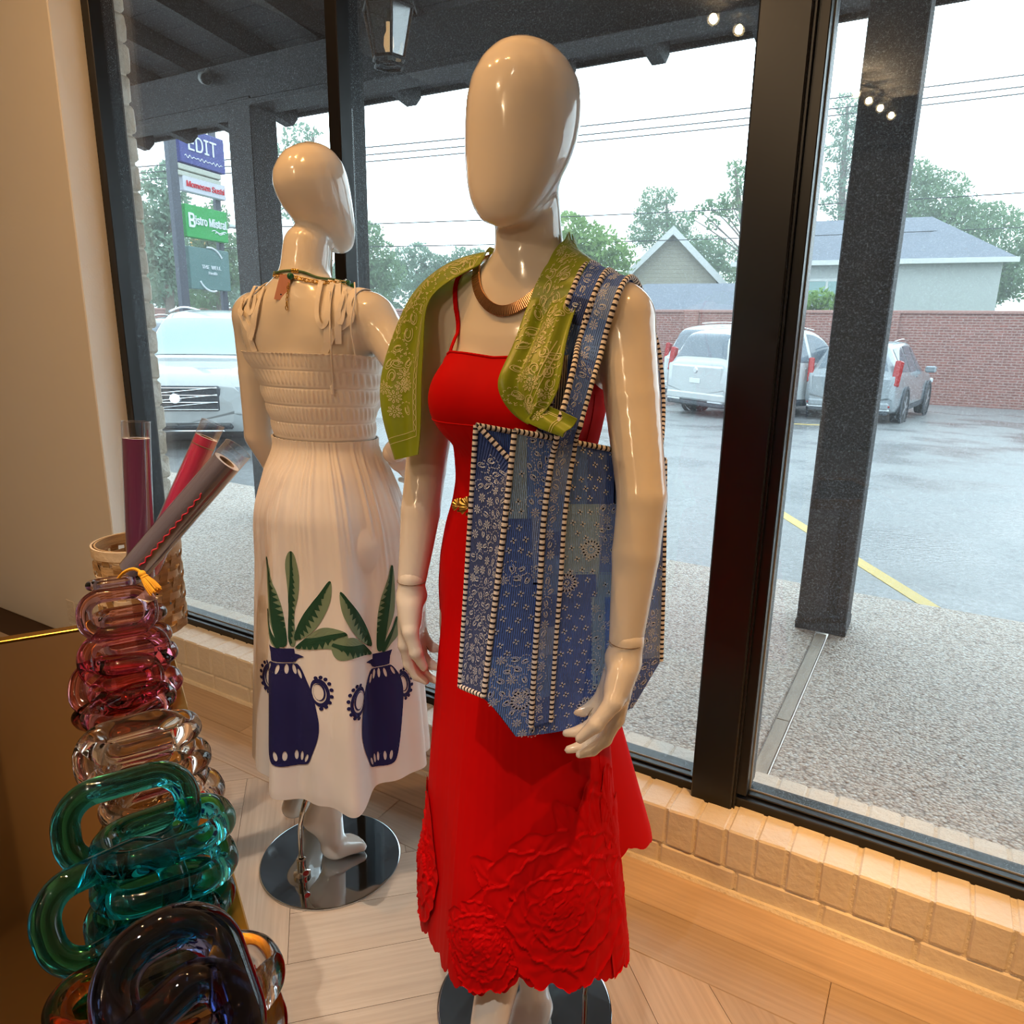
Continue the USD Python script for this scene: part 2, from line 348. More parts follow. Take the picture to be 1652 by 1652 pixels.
# ---------------------------------------------------------------- window frames and panes
MULL = (-1.686, -1.640)          # slim mullion
COL = (-0.447, -0.338)           # column cover
bays = [(-2.852, MULL[0]), (MULL[1], COL[0] + .012), (COL[1] - .004, 0.60)]
for n, (xa, xb) in enumerate(bays):
    w = thing(f'window_{n + 1}', kind='structure')
    tag(w, ['left pane of the shop window with black frame', 'middle pane of the shop window behind the mannequins', 'right pane of the shop window beyond the black column'][n])
    fw = 0.034
    def rail(nm, *b): obj(nm, cbox(*b, 0.002), M_FRAME, w)
    rail('sill_rail', xa, xb, 1.768, 1.868, 0.172, 0.200)
    rail('glazing_bead', xa + fw, xb - (fw if n != 1 else 0), 1.788, YG - .004, 0.200, 0.207)
    obj('gasket', cbox(xa + fw, xb - fw, YG - .004, YG - .0015, 0.204, 0.210, 0), M_GASKET, w)
    rail('head_rail', xa, xb, 1.768, 1.868, 2.77, 2.82)
    if n == 0: rail('jamb', xa, xa + .045, 1.768, 1.868, 0.212, 2.77)
    if n == 2:
        rail('jamb', xb - .04, xb, 1.768, 1.868, 0.212, 2.77); rail('jamb', xa, xa + fw, 1.766, 1.868, 0.212, 2.77)
        obj('gasket', cbox(xa + fw, xa + fw + .003, YG - .012, YG - .001, 0.216, 2.77, 0), M_GASKET, w)
    obj('pane', cbox(xa + .004, xb - .004, YG, YG + .006, 0.195, 2.78, 0), M_PANE, w)
mul = struct('trim_1', join([cbox(MULL[0], MULL[1], 1.768, 1.880, 0.172, 2.82, 0.003)]), M_FRAME, label='slim black window mullion behind the white dress mannequin')
struct('trim_2', join([cbox(COL[0], COL[1], 1.742, 1.90, 0.168, 2.82, 0.004), cbox(COL[1] - .001, COL[1] + .006, 1.752, 1.88, 0.172, 2.82, 0.001)]), M_FRAME, label='wide black column cover between the window panes')

# ---------------------------------------------------------------- lamps on their tracks
M_BULB = mk('lamp_glow', {'e': ('emission', {'color': (1.0, 0.72, 0.38), 'strength': 60.0})}, [], 'e.emission')
M_WHITEMETAL = pbr('white_metal', lin(232, 230, 226), 0.35)
for k, (xa, ya, xb, yb) in enumerate([(-1.66, -1.25, -1.40, -1.88), (-1.02, -3.25, -0.72, -4.5), (-2.4, 0.40, 0.95, 0.40), (-1.2, -0.53, -0.1, -0.53)]):
    d = unit([xb - xa, yb - ya, 0]); s = np.array([-d[1], d[0], 0]) * .018
    q = [np.array([xa, ya, 0]) + s, np.array([xa, ya, 0]) - s, np.array([xb, yb, 0]) - s, np.array([xb, yb, 0]) + s]
    m = prism(Polygon([tuple(p[:2]) for p in q]), .02); m.apply_translation([0, 0, 3.38])
    tag(obj('light_track', m, M_WHITEMETAL), ['short white ceiling track over the left of the shop', 'white ceiling track at the back of the shop', 'long white ceiling track parallel to the window', 'white ceiling track over the middle of the floor'][k], 'lighting track')
for k, (pos, tgt, inten) in enumerate(LAMPS):
    t = thing('spot_lamp', 'white spot lamp, ' + LAMP_LABELS[k], 'spotlight', pos)
    z = unit(np.array(tgt) - np.array(pos)); x = unit(np.cross(z, [0, 0.1, 1])); y = np.cross(z, x)
    S = .205 if inten > 6000 else .012
    can = lathe([(0.036, -0.11), (0.040, -0.10), (0.042, S), (0.038, S), (0.036, -0.005), (0.030, -0.02)], 24)
    obj('housing', frame(can, (0, 0, 0), x, y, z), M_WHITEMETAL, t, smooth=40)
    obj('bulb', frame(lathe([(0.0, 0.0), (0.014, -0.002), (0.024, -0.012)], 24), (0, 0, 0), x, y, z), M_BULB, t, smooth=True)
    obj('stem', tube([-z * .1 + np.array([0, 0, 0]), np.array([-z[0] * .1, -z[1] * .1, 0.125])], 0.008, 8), M_WHITEMETAL, t)
    L = UsdLux.DiskLight.Define(stage, f'/World/LampLight_{k + 1:02d}')
    L.CreateRadiusAttr(0.024); L.CreateIntensityAttr(float(inten)); L.CreateColorAttr(MILD if k < 6 else Gf.Vec3f(1.0, 0.94, 0.86) if k > 10 else WARM)
    aim(L, np.array(pos) + z * .016, tgt)

# ================================================================ OUTSIDE
M_AGG = mk('exposed_aggregate', {
    't': ('texture_coordinate', {}), 'v': ('voronoi_texture', {'scale': 95.0, 'feature': 'f1', 'randomness': 1.0}), 'v2': ('voronoi_texture', {'scale': 42.0, 'feature': 'f1'}),
    'r': ('rgb_ramp', {'ramp': [(0.0, lin(176, 152, 136)), (0.3, lin(222, 205, 190)), (0.6, lin(238, 228, 217)), (0.8, lin(200, 178, 162)), (1.0, lin(247, 243, 238))]}),
    'sc': ('separate_color', {}), 'rd': ('rgb_ramp', {'ramp': [(0.0, (1, 1, 1)), (0.55, (0.75, 0.75, 0.75)), (0.9, (0.35, 0.33, 0.31))]}),
    'mu': ('mix', {'mix_type': 'multiply', 'fac': 1.0}), 'b': ('bump', {'strength': 0.9, 'distance': 0.006, 'invert': True}),
    'p': ('principled_bsdf', {'roughness': 0.42})},
    [('t.object', 'v.vector'), ('t.object', 'v2.vector'), ('v.color', 'sc.color'), ('sc.r', 'r.fac'), ('v.distance', 'rd.fac'), ('r.color', 'mu.color1'), ('rd.color', 'mu.color2'),
     ('mu.color', 'p.base_color'), ('v.distance', 'b.height'), ('b.normal', 'p.normal')], 'p.BSDF')
M_ASPH = mk('wet_asphalt', {
    't': ('texture_coordinate', {}), 'n': ('noise_texture', {'scale': 0.9, 'detail': 6.0}), 'n2': ('noise_texture', {'scale': 30.0, 'detail': 4.0}),
    'r': ('rgb_ramp', {'ramp': [(0.35, (0.16, 0.16, 0.16)), (0.62, (0.42, 0.42, 0.42))]}),
    'rc': ('rgb_ramp', {'ramp': [(0.3, lin(100, 102, 104)), (0.7, lin(132, 134, 136))]}),
    'b': ('bump', {'strength': 0.35, 'distance': 0.012}),
    'p': ('principled_bsdf', {'ior': 1.6})},
    [('t.object', 'n.vector'), ('t.object', 'n2.vector'), ('n.fac', 'r.fac'), ('r.color', 'p.roughness'), ('n2.fac', 'rc.fac'), ('rc.color', 'p.base_color'),
     ('n2.fac', 'b.height'), ('b.normal', 'p.normal')], 'p.BSDF')
M_YELLOW = pbr('yellow_road_paint', lin(196, 168, 84), 0.4)
M_STRIP = pbr('weathered_strip', lin(188, 178, 165), 0.7, var=0.3, vscale=6, stretch=(6, 1, 1), bump=0.3, bscale=50)
YK = 4.27                        # edge of the walkway
def lot_z(y): return -0.13 - 0.025 * (y - YK)
XC = -0.379                      # divider strip, in line with the right-hand post
struct('ground_walkway', join([cbox(-12, XC - .006, 1.90, YK, -0.25, 0.0, 0.006), cbox(XC + .05, 6, 1.90, YK, -0.25, 0.0, 0.006)]), M_AGG, label='exposed aggregate walkway under the porch')
struct('trim_strip', join([cbox(XC, XC + .044, 1.94, 2.62, -.02, .0012, .001), cbox(XC, XC + .044, 2.626, 3.55, -.02, .0012, .001)]), M_STRIP, label='pale divider board set in the aggregate walkway')
struct('ground_parking', tri([[-90, YK + .001, lot_z(YK)], [40, YK + .001, lot_z(YK)], [40, 27, lot_z(27)], [-90, 27, lot_z(27)]], [[0, 1, 2], [0, 2, 3]]), M_ASPH, label='wet grey asphalt of the parking lot')
M_GRASS = pbr('grass', lin(112, 132, 86), 0.9, var=0.4, vscale=2)
struct('ground_beyond', tri([[-160, 27, lot_z(27)], [90, 27, lot_z(27)], [90, 160, -.6], [-160, 160, -.6]], [[0, 1, 2], [0, 2, 3]]), M_GRASS, label='grass and gardens beyond the brick wall')
def road_line(p, q, w, lab):
    a, b = np.array([p[0], p[1], lot_z(p[1]) + .004]), np.array([q[0], q[1], lot_z(q[1]) + .004])
    s = np.cross(unit(b - a), [0, 0, 1]) * w / 2
    v = [a - s, a + s, b + s, b - s]; v += [x - np.array([0, 0, .003]) for x in v]
    tag(obj('parking_line', trimesh.convex.convex_hull(np.array(v)), M_YELLOW), lab, 'road marking', 'painted parking lines')
road_line((-1.30, 7.0), (0.25, 4.40), 0.10, 'yellow parking line running from the curb beside the right-hand post')
road_line((-3.4, 15.2), (-1.5, 15.9), 0.12, 'thin yellow parking line beneath the rear of the white wagon')
road_line((-9.6, 7.4), (-11.6, 4.4), 0.10, 'yellow parking line beside the white car at left')

# ---- porch: posts, beam, rafters, roof boards
def post(x, y, lab):
    t = thing('porch_post', lab, 'post', (x, y, 0), group='dark porch posts')
    obj('shaft', cbox(-.11, .11, -.11, .11, 0.0, 2.80, .006), M_DARKWOOD, t)
    obj('base_plate', cbox(-.114, .114, -.114, .114, 0.0, .045, .003), M_DARKWOOD, t)
    return t
post(-0.369, 3.68, 'dark square porch post at the right, foot on the pale divider board')
post(-4.205, 3.70, 'dark square porch post at the left, behind the white dress mannequin')
for x, lab in ((3.55, 'dark square porch post far off to the right'), (-8.2, 'dark square porch post far off to the left')):
    post(x, 3.69, lab)
beam = tag(obj('porch_beam', join([cbox(-11, 6, 3.60, 3.78, 2.78, 3.02, .005), cbox(-11, 6, 3.585, 3.80, 2.745, 2.782, .004)]), M_DARKWOOD), 'dark timber beam carried by the porch posts', 'beam')
roof = thing('porch_roof', 'dark timber porch roof with notched rafter tails over the walkway', 'roof', (0, 0, 0))
# the roof falls outward: underside of the boards at the wall 3.55, at the eave (y 4.6) 2.99
def roof_z(y): return 3.205 + (3.6 - y) * 0.145
for k, x in enumerate(np.arange(-10.35, 5.2, 0.615)):
    # rafter: bottom edge follows the slope, the tail is cut with a notch and a blunt slanted end
    y0, y1, h = 1.95, 4.66, .135
    pts = [(y0, roof_z(y0)), (y1, roof_z(y1)), (y1 + .005, roof_z(y1) - .075), (y1 - .05, roof_z(y1) - .135), (y1 - .20, roof_z(y1 - .2) - h), (y0, roof_z(y0) - h)]
    m = prism(Polygon(pts), .085); v = m.vertices.copy(); m.vertices = np.stack([v[:, 2] + x - .0425, v[:, 0], v[:, 1]], 1)
    obj('rafter', m, M_DARKWOOD, roof)
y = 1.95
while y < 4.7:
    y2 = min(y + .19, 4.72); a, b = roof_z(y) + .001, roof_z(y2) + .001
    m = trimesh.convex.convex_hull(np.array([(X, Y, Z + dz) for X in (-11, 6) for (Y, Z) in ((y + .004, a), (y2 - .004, b)) for dz in (0, .022)]))
    obj('roof_board', m, M_DARKDECK, roof); y = y2
obj('eave_fascia', cbox(-11, 6, 4.72, 4.745, roof_z(4.72) - .03, roof_z(4.72) + .09, .004), M_DARKWOOD, roof)
obj('roof_skin', trimesh.convex.convex_hull(np.array([(X, Y, roof_z(Y) + dz) for X in (-11, 6) for Y in (1.9, 4.74) for dz in (.03, .07)])), M_DARKWOOD, roof)
obj('ledger', cbox(-11, 6, 1.94, 1.99, roof_z(1.95) - .2, roof_z(1.95), .003), M_DARKWOOD, roof)

# ---- lantern hanging under the porch
M_IRON = pbr('black_iron', lin(30, 31, 34), 0.5, metal=0.3)
M_LGLASS = mk('lantern_glass', {'tr': ('transparent_bsdf', {'color': (0.9, 0.93, 0.93)}), 'gl': ('glossy_bsdf', {'roughness': 0.05}), 'm': ('mix_closure', {'fac': 0.22})}, [('tr.BSDF', 'm.closure1'), ('gl.BSDF', 'm.closure2')], 'm.closure')
M_WARMBULB = mk('lantern_bulb', {'p': ('principled_bsdf', {'base_color': lin(250, 220, 180), 'roughness': 0.2, 'emission_color': (1, 0.6, 0.25), 'emission_strength': 0.5})}, [], 'p.BSDF')
lp = at_y(627, 60, 2.45); LZ = lp[2]
lan = thing('lantern', 'tapered black iron lantern with glass sides hanging under the porch', 'lantern', (lp[0], lp[1], LZ))
def hexr(r, z, n=6): return [(r * math.cos(2 * PI * k / n + .3), r * math.sin(2 * PI * k / n + .3), z) for k in range(n)]
top, bot = hexr(.098, .095), hexr(.062, -.075)
for k in range(6):
    obj('corner_bar', tube([top[k], bot[k]], .0055, 6), M_IRON, lan)
    q = [np.array(top[k]) * .97, np.array(top[(k + 1) % 6]) * .97, np.array(bot[(k + 1) % 6]) * .97, np.array(bot[k]) * .97]
    obj('glass_side', tri(q, [[0, 1, 2], [0, 2, 3]]), M_LGLASS, lan)
obj('top_ring', tube(top, .007, 6, closed=True), M_IRON, lan); obj('bottom_ring', tube(bot, .007, 6, closed=True), M_IRON, lan)
obj('foot_ring', tube(hexr(.058, -.10), .006, 6, closed=True), M_IRON, lan)
obj('roof_cap', lathe([(.115, .095), (.118, .105), (.05, .17), (.02, .19), (.012, .21), (0, .212)], 6), M_IRON, lan)
obj('stem', tube([(0, 0, .2), (0, 0, roof_z(lp[1]) - LZ)], .007, 8), M_IRON, lan)
obj('bulb', lathe([(0, -.06), (.012, -.055), (.02, -.03), (.018, 0), (.009, .02), (.009, .05), (0, .05)], 16), M_WARMBULB, lan, smooth=True)
obj('candle_socket', lathe([(0, .05), (.013, .05), (.013, .095), (0, .095)], 12), M_IRON, lan)
# ---- small security camera on the beam
M_CAMW = pbr('camera_grey', lin(120, 122, 122), 0.5)
cp = at_y(333, 127, 3.50)
sc_ = thing('security_camera', 'small bullet security camera fixed under the porch beam', 'camera', tuple(cp))
ax = unit([0.75, -0.45, -0.25]); zz = unit(np.cross(ax, [0, 1, 0])); yy = np.cross(zz, ax)
obj('body', frame(lathe([(0, -.13), (.03, -.13), (.037, -.12), (.037, .0), (.034, .0)], 20), (0, 0, 0), zz, yy, -ax * -1), M_CAMW, sc_, smooth=40)
obj('lens_face', frame(lathe([(.035, -.002), (.034, .012), (.03, .014), (0, .010)], 20), (0, 0, 0), zz, yy, ax), M_IRON, sc_, smooth=40)
obj('bracket', tube([-ax * .1, (-.1, .08, .07), (-.1, .1, .09)], .014, 8), M_CAMW, sc_)

# ---------------------------------------------------------------- pylon sign across the lot
M_STEEL = pbr('pylon_steel', lin(62, 68, 80), 0.5)
def flat(name, col, rough=.5): return pbr(name, col, rough)
SL, SR = at_d(290, 300, 19.4), at_d(368, 320, 20.7)
sx = unit([SR[0] - SL[0], SR[1] - SL[1], 0]); sn = unit([sx[1], -sx[0], 0]); sz = np.array([0, 0, 1.0])
if sn @ -SL < 0: sn = -sn
SO = np.array([SL[0], SL[1], 0])
SW = float((SR - SL)[:2] @ sx[:2])
def on_sign(px, py):
    d = ray(px, py); t = ((SO + sn * .26) @ sn - EYEP @ sn) / (d @ sn); p = EYEP + d * t
    return float((p - SO) @ sx), float(p[2])
sign = thing('pylon_sign', 'tall grey pylon sign with stacked shop panels beyond the lot', 'sign', tuple(SO))
def sbx(a, b, z0, z1, n0, n1, c=.01):
    m = cbox(a, b, z0, z1, n0, n1, c); return frame(m, (0, 0, 0), sx, sz, sn)
gz = lot_z(15) - .2
u0, _ = on_sign(283, 350); u1, _ = on_sign(296, 350); obj('post', sbx(u0, u1, gz, 7.6, .12, .24), M_STEEL, sign)
u2, _ = on_sign(362, 380); u3, _ = on_sign(370, 380); obj('post', sbx(u2, u3, gz, 7.6, .0, .09), M_STEEL, sign)
M_LETW = pbr('sign_white_letters', lin(200, 204, 210), 0.5)
def panel(tl, bl, br, tr, mat, name='sign_panel', label=None):
    q = [on_sign(*p) for p in (tl, bl, br, tr)]
    a, b = (q[0][0] + q[1][0]) / 2, (q[2][0] + q[3][0]) / 2
    z1, z0 = (q[0][1] + q[3][1]) / 2, (q[1][1] + q[2][1]) / 2
    pn = obj(name, sbx(a, b, z0, z1, .10, .26, .015), mat, sign, label=label)
    return a, b, z0, z1, pn
def letters(text, a, b, zc, h, mat, parent, name='lettering', shear=0., bold=False, wide=None, n0=.262):
    m = meshkit.text_mesh(text, 1.0, .02, bold); v = m.vertices.copy()
    w = v[:, 0].max() - v[:, 0].min(); v[:, 0] = (v[:, 0] - v[:, 0].min()) / w * (b - a) + a
    v[:, 1] = v[:, 1] * h; v[:, 0] += shear * v[:, 1]; v[:, 1] += zc - h / 2
    m.vertices = v; m.vertices[:, 2] += n0
    return obj(name, frame(m, (0, 0, 0), sx, sz, sn), mat, parent)
a, b, z0, z1, p = panel((290, 205), (290, 261), (362, 280), (362, 223), flat('sign_blue', lin(44, 52, 122)), label='blue shop panel lettered EDIT')
letters('EDIT', a + .17 * (b - a), b - .2 * (b - a), z0 + .60 * (z1 - z0), .42 * (z1 - z0), M_LETW, p)
s = np.linspace(0, 1, 160); zz_ = z0 + .2 * (z1 - z0) + .045 * (z1 - z0) * np.sin(s * 60) * (0.6 + .4 * np.sin(s * 17))
pts = [SO * 0 + sx * (a + (.08 + .84 * k) * (b - a)) + sz * z + sn * .266 for k, z in zip(s, zz_)]
obj('script_line', tube(pts, .010, 5), M_LETW, p)
_, _, zt, zb, _ = (0, 0, 0, 0, 0)
for (y0_, y1_) in ((262, 271), (273, 281)):
    panel((288, y0_), (288, y1_), (357, y1_ + 20), (357, y0_ + 20), flat('sign_cream', lin(160, 164, 154)), name='blank_panel')
a, b, z0, z1, p = panel((295, 281), (297, 307), (364, 324), (364, 300), flat('sign_white', lin(176, 178, 188)), label='white shop panel with red lettering')
letters('Momesen Sushi', a + .06 * (b - a), b - .05 * (b - a), z0 + .5 * (z1 - z0), .36 * (z1 - z0), flat('sign_red', lin(190, 26, 44)), p, shear=.05)
a, b, z0, z1, p = panel((299, 328), (302, 382), (368, 392), (367, 343), flat('sign_green', lin(26, 138, 66)), label='green shop panel lettered Bistro Mistral')
letters('B', a + .05 * (b - a), a + .19 * (b - a), z0 + .53 * (z1 - z0), .42 * (z1 - z0), M_LETW, p, bold=True)
letters('istro Mistral', a + .20 * (b - a), b - .04 * (b - a), z0 + .55 * (z1 - z0), .25 * (z1 - z0), M_LETW, p, bold=True)
for kk, (s0, s1, zf) in enumerate(((.58, .95, .30), (.66, .90, .25))):
    s = np.linspace(0, 1, 40); obj('flourish', tube([sx * (a + (s0 + (s1 - s0) * q) * (b - a)) + sz * (z0 + (zf + .03 * math.sin(q * 9)) * (z1 - z0)) + sn * .266 for q in s], .012, 5), M_LETW, p)
a, b, z0, z1, p = panel((306, 398), (309, 466), (372, 470), (370, 405), flat('sign_teal', lin(76, 108, 108)), label='grey green shop panel lettered THE WELL')
letters('THE  WELL', a + .27 * (b - a), b - .25 * (b - a), z0 + .55 * (z1 - z0), .09 * (z1 - z0), M_LETW, p)
letters('Health', a + .43 * (b - a), b - .36 * (b - a), z0 + .41 * (z1 - z0), .07 * (z1 - z0), M_LETW, p)
for t0, t1 in ((35, 100), (215, 285)):
    th = np.radians(np.linspace(t0, t1, 24)); r_ = .36 * (b - a)
    obj('arc', tube([sx * ((a + b) / 2 + r_ * math.cos(t)) + sz * ((z0 + z1) / 2 + r_ * math.sin(t)) + sn * .268 for t in th], .022, 6), M_LETW, p)

# ---- traffic signals on their mast arm, far behind the sign
M_GALV = pbr('galvanised_pole', lin(176, 184, 190), 0.5)
M_SIG = pbr('signal_yellow', lin(216, 160, 84), 0.5)
tm = thing('traffic_signal', 'grey traffic signal arm with yellow housings behind the pylon sign', 'traffic light', (0, 0, 0))
A, B = at_d(205, 338, 42), at_d(380, 366, 46)
obj('mast_arm', tube([A + (A - B) * .3, B + (B - A) * .1], .11, 10), M_GALV, tm)
for px, py, D in ((280, 352, 43), (325, 392, 45)):
    c = at_d(px, py, D); hd = obj('signal_head', frame(cbox(-.55, .55, -.2, .2, -.16, .16, .03), c, unit([c[1], -c[0], 0]), [0, 0, 1.0], unit([-c[0], -c[1], 0])), M_SIG, tm)
    for k in (-1, 0, 1): obj('signal_lens', frame(lathe([(.12, 0), (.11, .02), (0, .01)], 12), c + unit([c[1], -c[0], 0]) * k * .34 + unit([-c[0], -c[1], 0]) * .165, unit([c[1], -c[0], 0]), [0, 0, 1.0], unit([-c[0], -c[1], 0])), M_IRON, hd)

# ---------------------------------------------------------------- far brick wall, houses
M_REDBRICK = mk('garden_wall_brick', {
    't': ('texture_coordinate', {}), 'm': ('mapping', {'rotation': (PI / 2, 0, 0)}), 'br': ('brick_texture', {'scale': 1.0, 'color1': lin(136, 82, 74), 'color2': lin(116, 70, 64), 'mortar': lin(150, 126, 118), 'mortar_size': 0.012, 'brick_width': 0.22, 'row_height': 0.075}),
    'p': ('principled_bsdf', {'roughness': 0.8})}, [('t.object', 'm.vector'), ('m.vector', 'br.vector'), ('br.color', 'p.base_color')], 'p.BSDF')
gw = thing('brick_wall', 'long red brick garden wall behind the parked cars', 'wall', (0, 0, 0))
obj('wall_face', cbox(-70, 30, 25.0, 25.25, -1.2, 1.93, .01), M_REDBRICK, gw)
obj('coping', cbox(-70, 30, 24.95, 25.3, 1.93, 2.03, .02), pbr('coping', lin(150, 112, 104), 0.8), gw)
for x in np.arange(-68, 30, 6.0): obj('pillar', cbox(x, x + .5, 24.9, 25.35, -1.2, 2.0, .02), M_REDBRICK, gw)

M_SIDING = mk('lap_siding', {'t': ('texture_coordinate', {}), 's': ('separate_xyz', {}), 'mm': ('math', {'math_type': 'multiply', 'value2': 5.5}), 'fr': ('math', {'math_type': 'fraction'}),
    'b': ('bump', {'strength': 1.0, 'distance': 0.03}), 'r': ('rgb_ramp', {'ramp': [(0.0, lin(124, 119, 108)), (0.1, lin(160, 154, 141)), (1.0, lin(160, 154, 141))]}), 'p': ('principled_bsdf', {'roughness': 0.7})},
    [('t.object', 's.vector'), ('s.z', 'mm.value1'), ('mm.value', 'fr.value1'), ('fr.value', 'b.height'), ('fr.value', 'r.fac'), ('r.color', 'p.base_color'), ('b.normal', 'p.normal')], 'p.BSDF')
M_PALEWALL = pbr('pale_house_wall', lin(158, 163, 163), 0.7)
M_SHINGLE = pbr('grey_shingle', lin(112, 118, 130), 0.85, var=0.25, vscale=3, stretch=(1, 1, 8))
M_TRIMW = pbr('white_trim', lin(186, 188, 188), 0.6)
M_DARKPANE = pbr('far_window_pane', lin(120, 150, 150), 0.15)
def house(name, label, c, yaw, W, Dp, wall_h, ridge_h, mat, win, hip=False, base=-1.2):
    """Gable end faces -y in the house's own frame; W wide, Dp deep."""
    h = thing(name, label, 'house', c, yaw)
    e = .45
    if not hip:
        body = prism(Polygon([(-W / 2, base), (W / 2, base), (W / 2, wall_h), (0, ridge_h), (-W / 2, wall_h)]), Dp)
        v = body.vertices.copy(); body.vertices = np.stack([v[:, 0], v[:, 2], v[:, 1]], 1); obj('wall', body, mat, h)
        sl = (ridge_h - wall_h) / (W / 2)
        for s in (-1, 1):
            pr = prism(Polygon([(0, ridge_h + .05), (s * (W / 2 + e), wall_h - e * sl + .05), (s * (W / 2 + e), wall_h - e * sl + .25), (0, ridge_h + .25)]), Dp + 2 * e)
            v = pr.vertices.copy(); pr.vertices = np.stack([v[:, 0], v[:, 2] - e, v[:, 1]], 1); rf = obj('roof', pr, M_SHINGLE, h)
            bb = prism(Polygon([(0, ridge_h - .12), (s * (W / 2 + e), wall_h - e * sl - .12), (s * (W / 2 + e), wall_h - e * sl + .27), (0, ridge_h + .27)]), .08)
            v = bb.vertices.copy(); bb.vertices = np.stack([v[:, 0], v[:, 2] - e - .08, v[:, 1]], 1); obj('bargeboard', bb, M_TRIMW, rf)
    else:
        obj('wall', cbox(-W / 2, W / 2, 0, Dp, base, wall_h, .02), mat, h)
        P = [(-W / 2 - e, -e, wall_h), (W / 2 + e, -e, wall_h), (W / 2 + e, Dp + e, wall_h), (-W / 2 - e, Dp + e, wall_h), (-W / 4, Dp / 2, ridge_h), (W / 4, Dp / 2, ridge_h)]
        obj('roof', trimesh.convex.convex_hull(np.array(P)), M_SHINGLE, h)
        obj('eave_board', cbox(-W / 2 - e - .03, W / 2 + e + .03, -e - .04, -e + .04, wall_h - .16, wall_h + .04, .01), M_TRIMW, h)
    for (x0, x1, z0, z1) in win:
        f = obj('window', join([cbox(x0 - .12, x1 + .12, -.05, -.005, z1, z1 + .12, .01), cbox(x0 - .12, x1 + .12, -.05, -.005, z0 - .12, z0, .01), cbox(x0 - .12, x0, -.05, -.005, z0, z1, .01), cbox(x1, x1 + .12, -.05, -.005, z0, z1, .01), cbox((x0 + x1) / 2 - .05, (x0 + x1) / 2 + .05, -.05, -.005, z0, z1, .01), cbox(x0, x1, -.04, -.004, (z0 + z1) / 2 - .04, (z0 + z1) / 2 + .04, .005)]), M_TRIMW, h)
        obj('pane', cbox(x0, x1, -.03, -.003, z0, z1, 0), M_DARKPANE, f)
    return h
hp = at_d(1083, 440, 38); house('gable_house', 'beige gabled house with grey roof and a white window behind the wall', (hp[0], hp[1], 0), -1.02 + PI * .5 - .28, 4.3, 9, 3.75, 5.85, M_SIDING, [(-1.35, -.55, 1.9, 3.3)])
hp = at_d(1125, 470, 30); house('low_house', 'low grey-roofed outbuilding in front of the gabled house', (hp[0], hp[1], 0), .15, 9.5, 4, 2.05, 3.2, M_PALEWALL, [], hip=True)
hp = at_d(1392, 450, 36); house('hip_house', 'pale house with grey hip roof beyond the right window pane', (hp[0], hp[1], 0), .1, 10, 8, 4.3, 6.5, M_PALEWALL, [(-2.3, -.5, 1.9, 3.5)], hip=True)

# ---------------------------------------------------------------- power lines
M_WIRE = pbr('power_cable', lin(34, 38, 44), 0.6)
for k, (pa, pb, D, lab) in enumerate([((570, 240), (1230, 172), 30, 'upper power line across the sky'), ((570, 252), (1230, 188), 30.5, 'middle power line across the sky'), ((570, 263), (1230, 199), 31, 'lower power line of the upper three'),
                                      ((580, 362), (1230, 335), 34, 'faint single power line above the tree tops'), ((600, 398), (1230, 383), 36, 'lowest power line in front of the far trees')]):
    a, b = at_d(*pa, D), at_d(*pb, D); e0, e1 = a + (a - b) * 1.0, b + (b - a) * 1.0
    s = np.linspace(0, 1, 60)[:, None]; P = e0 * (1 - s) + e1 * s; sag = 4 * (s[:, 0] - .5) ** 2; P[:, 2] += .35 * (sag - .11)
    tag(obj('power_line', tube(P, .019, 5), M_WIRE), lab, 'cable', 'power lines across the road')

# ---- rain mist over the lot and the gardens beyond
M_MIST = mk('rain_mist', {'v': ('principled_volume', {'color': (0.95, 0.97, 1.0), 'density': 0.0035, 'anisotropy': 0.2})}, [], None, 'v.Volume')
tag(obj('rain_mist', cbox(-75, 32, 7.0, 72, -0.95, 16, 0), M_MIST), 'thin rain mist hanging over the parking lot and gardens', 'mist', kind='stuff')

# ---------------------------------------------------------------- trees
def leaf_mat(name, col, col2):
    if name in _mats: return _mats[name]
    return mk(name, {'g': ('geometry', {}), 'r': ('rgb_ramp', {'ramp': [(0.0, col), (1.0, col2)]}), 'd': ('diffuse_bsdf', {}), 't': ('translucent_bsdf', {}), 'm': ('mix_closure', {'fac': 0.4})},
        [('g.random_per_island', 'r.fac'), ('r.color', 'd.color'), ('r.color', 't.color'), ('d.BSDF', 'm.closure1'), ('t.BSDF', 'm.closure2')], 'm.closure')
M_LEAF = [leaf_mat('leaf_green', lin(118, 146, 112), lin(166, 188, 146)), leaf_mat('leaf_grey_green', lin(126, 152, 132), lin(168, 186, 168)), leaf_mat('leaf_bright', lin(130, 160, 98), lin(180, 202, 136))]
M_BARK = pbr('bark', lin(112, 104, 96), 0.9, bump=0.5, bscale=10)
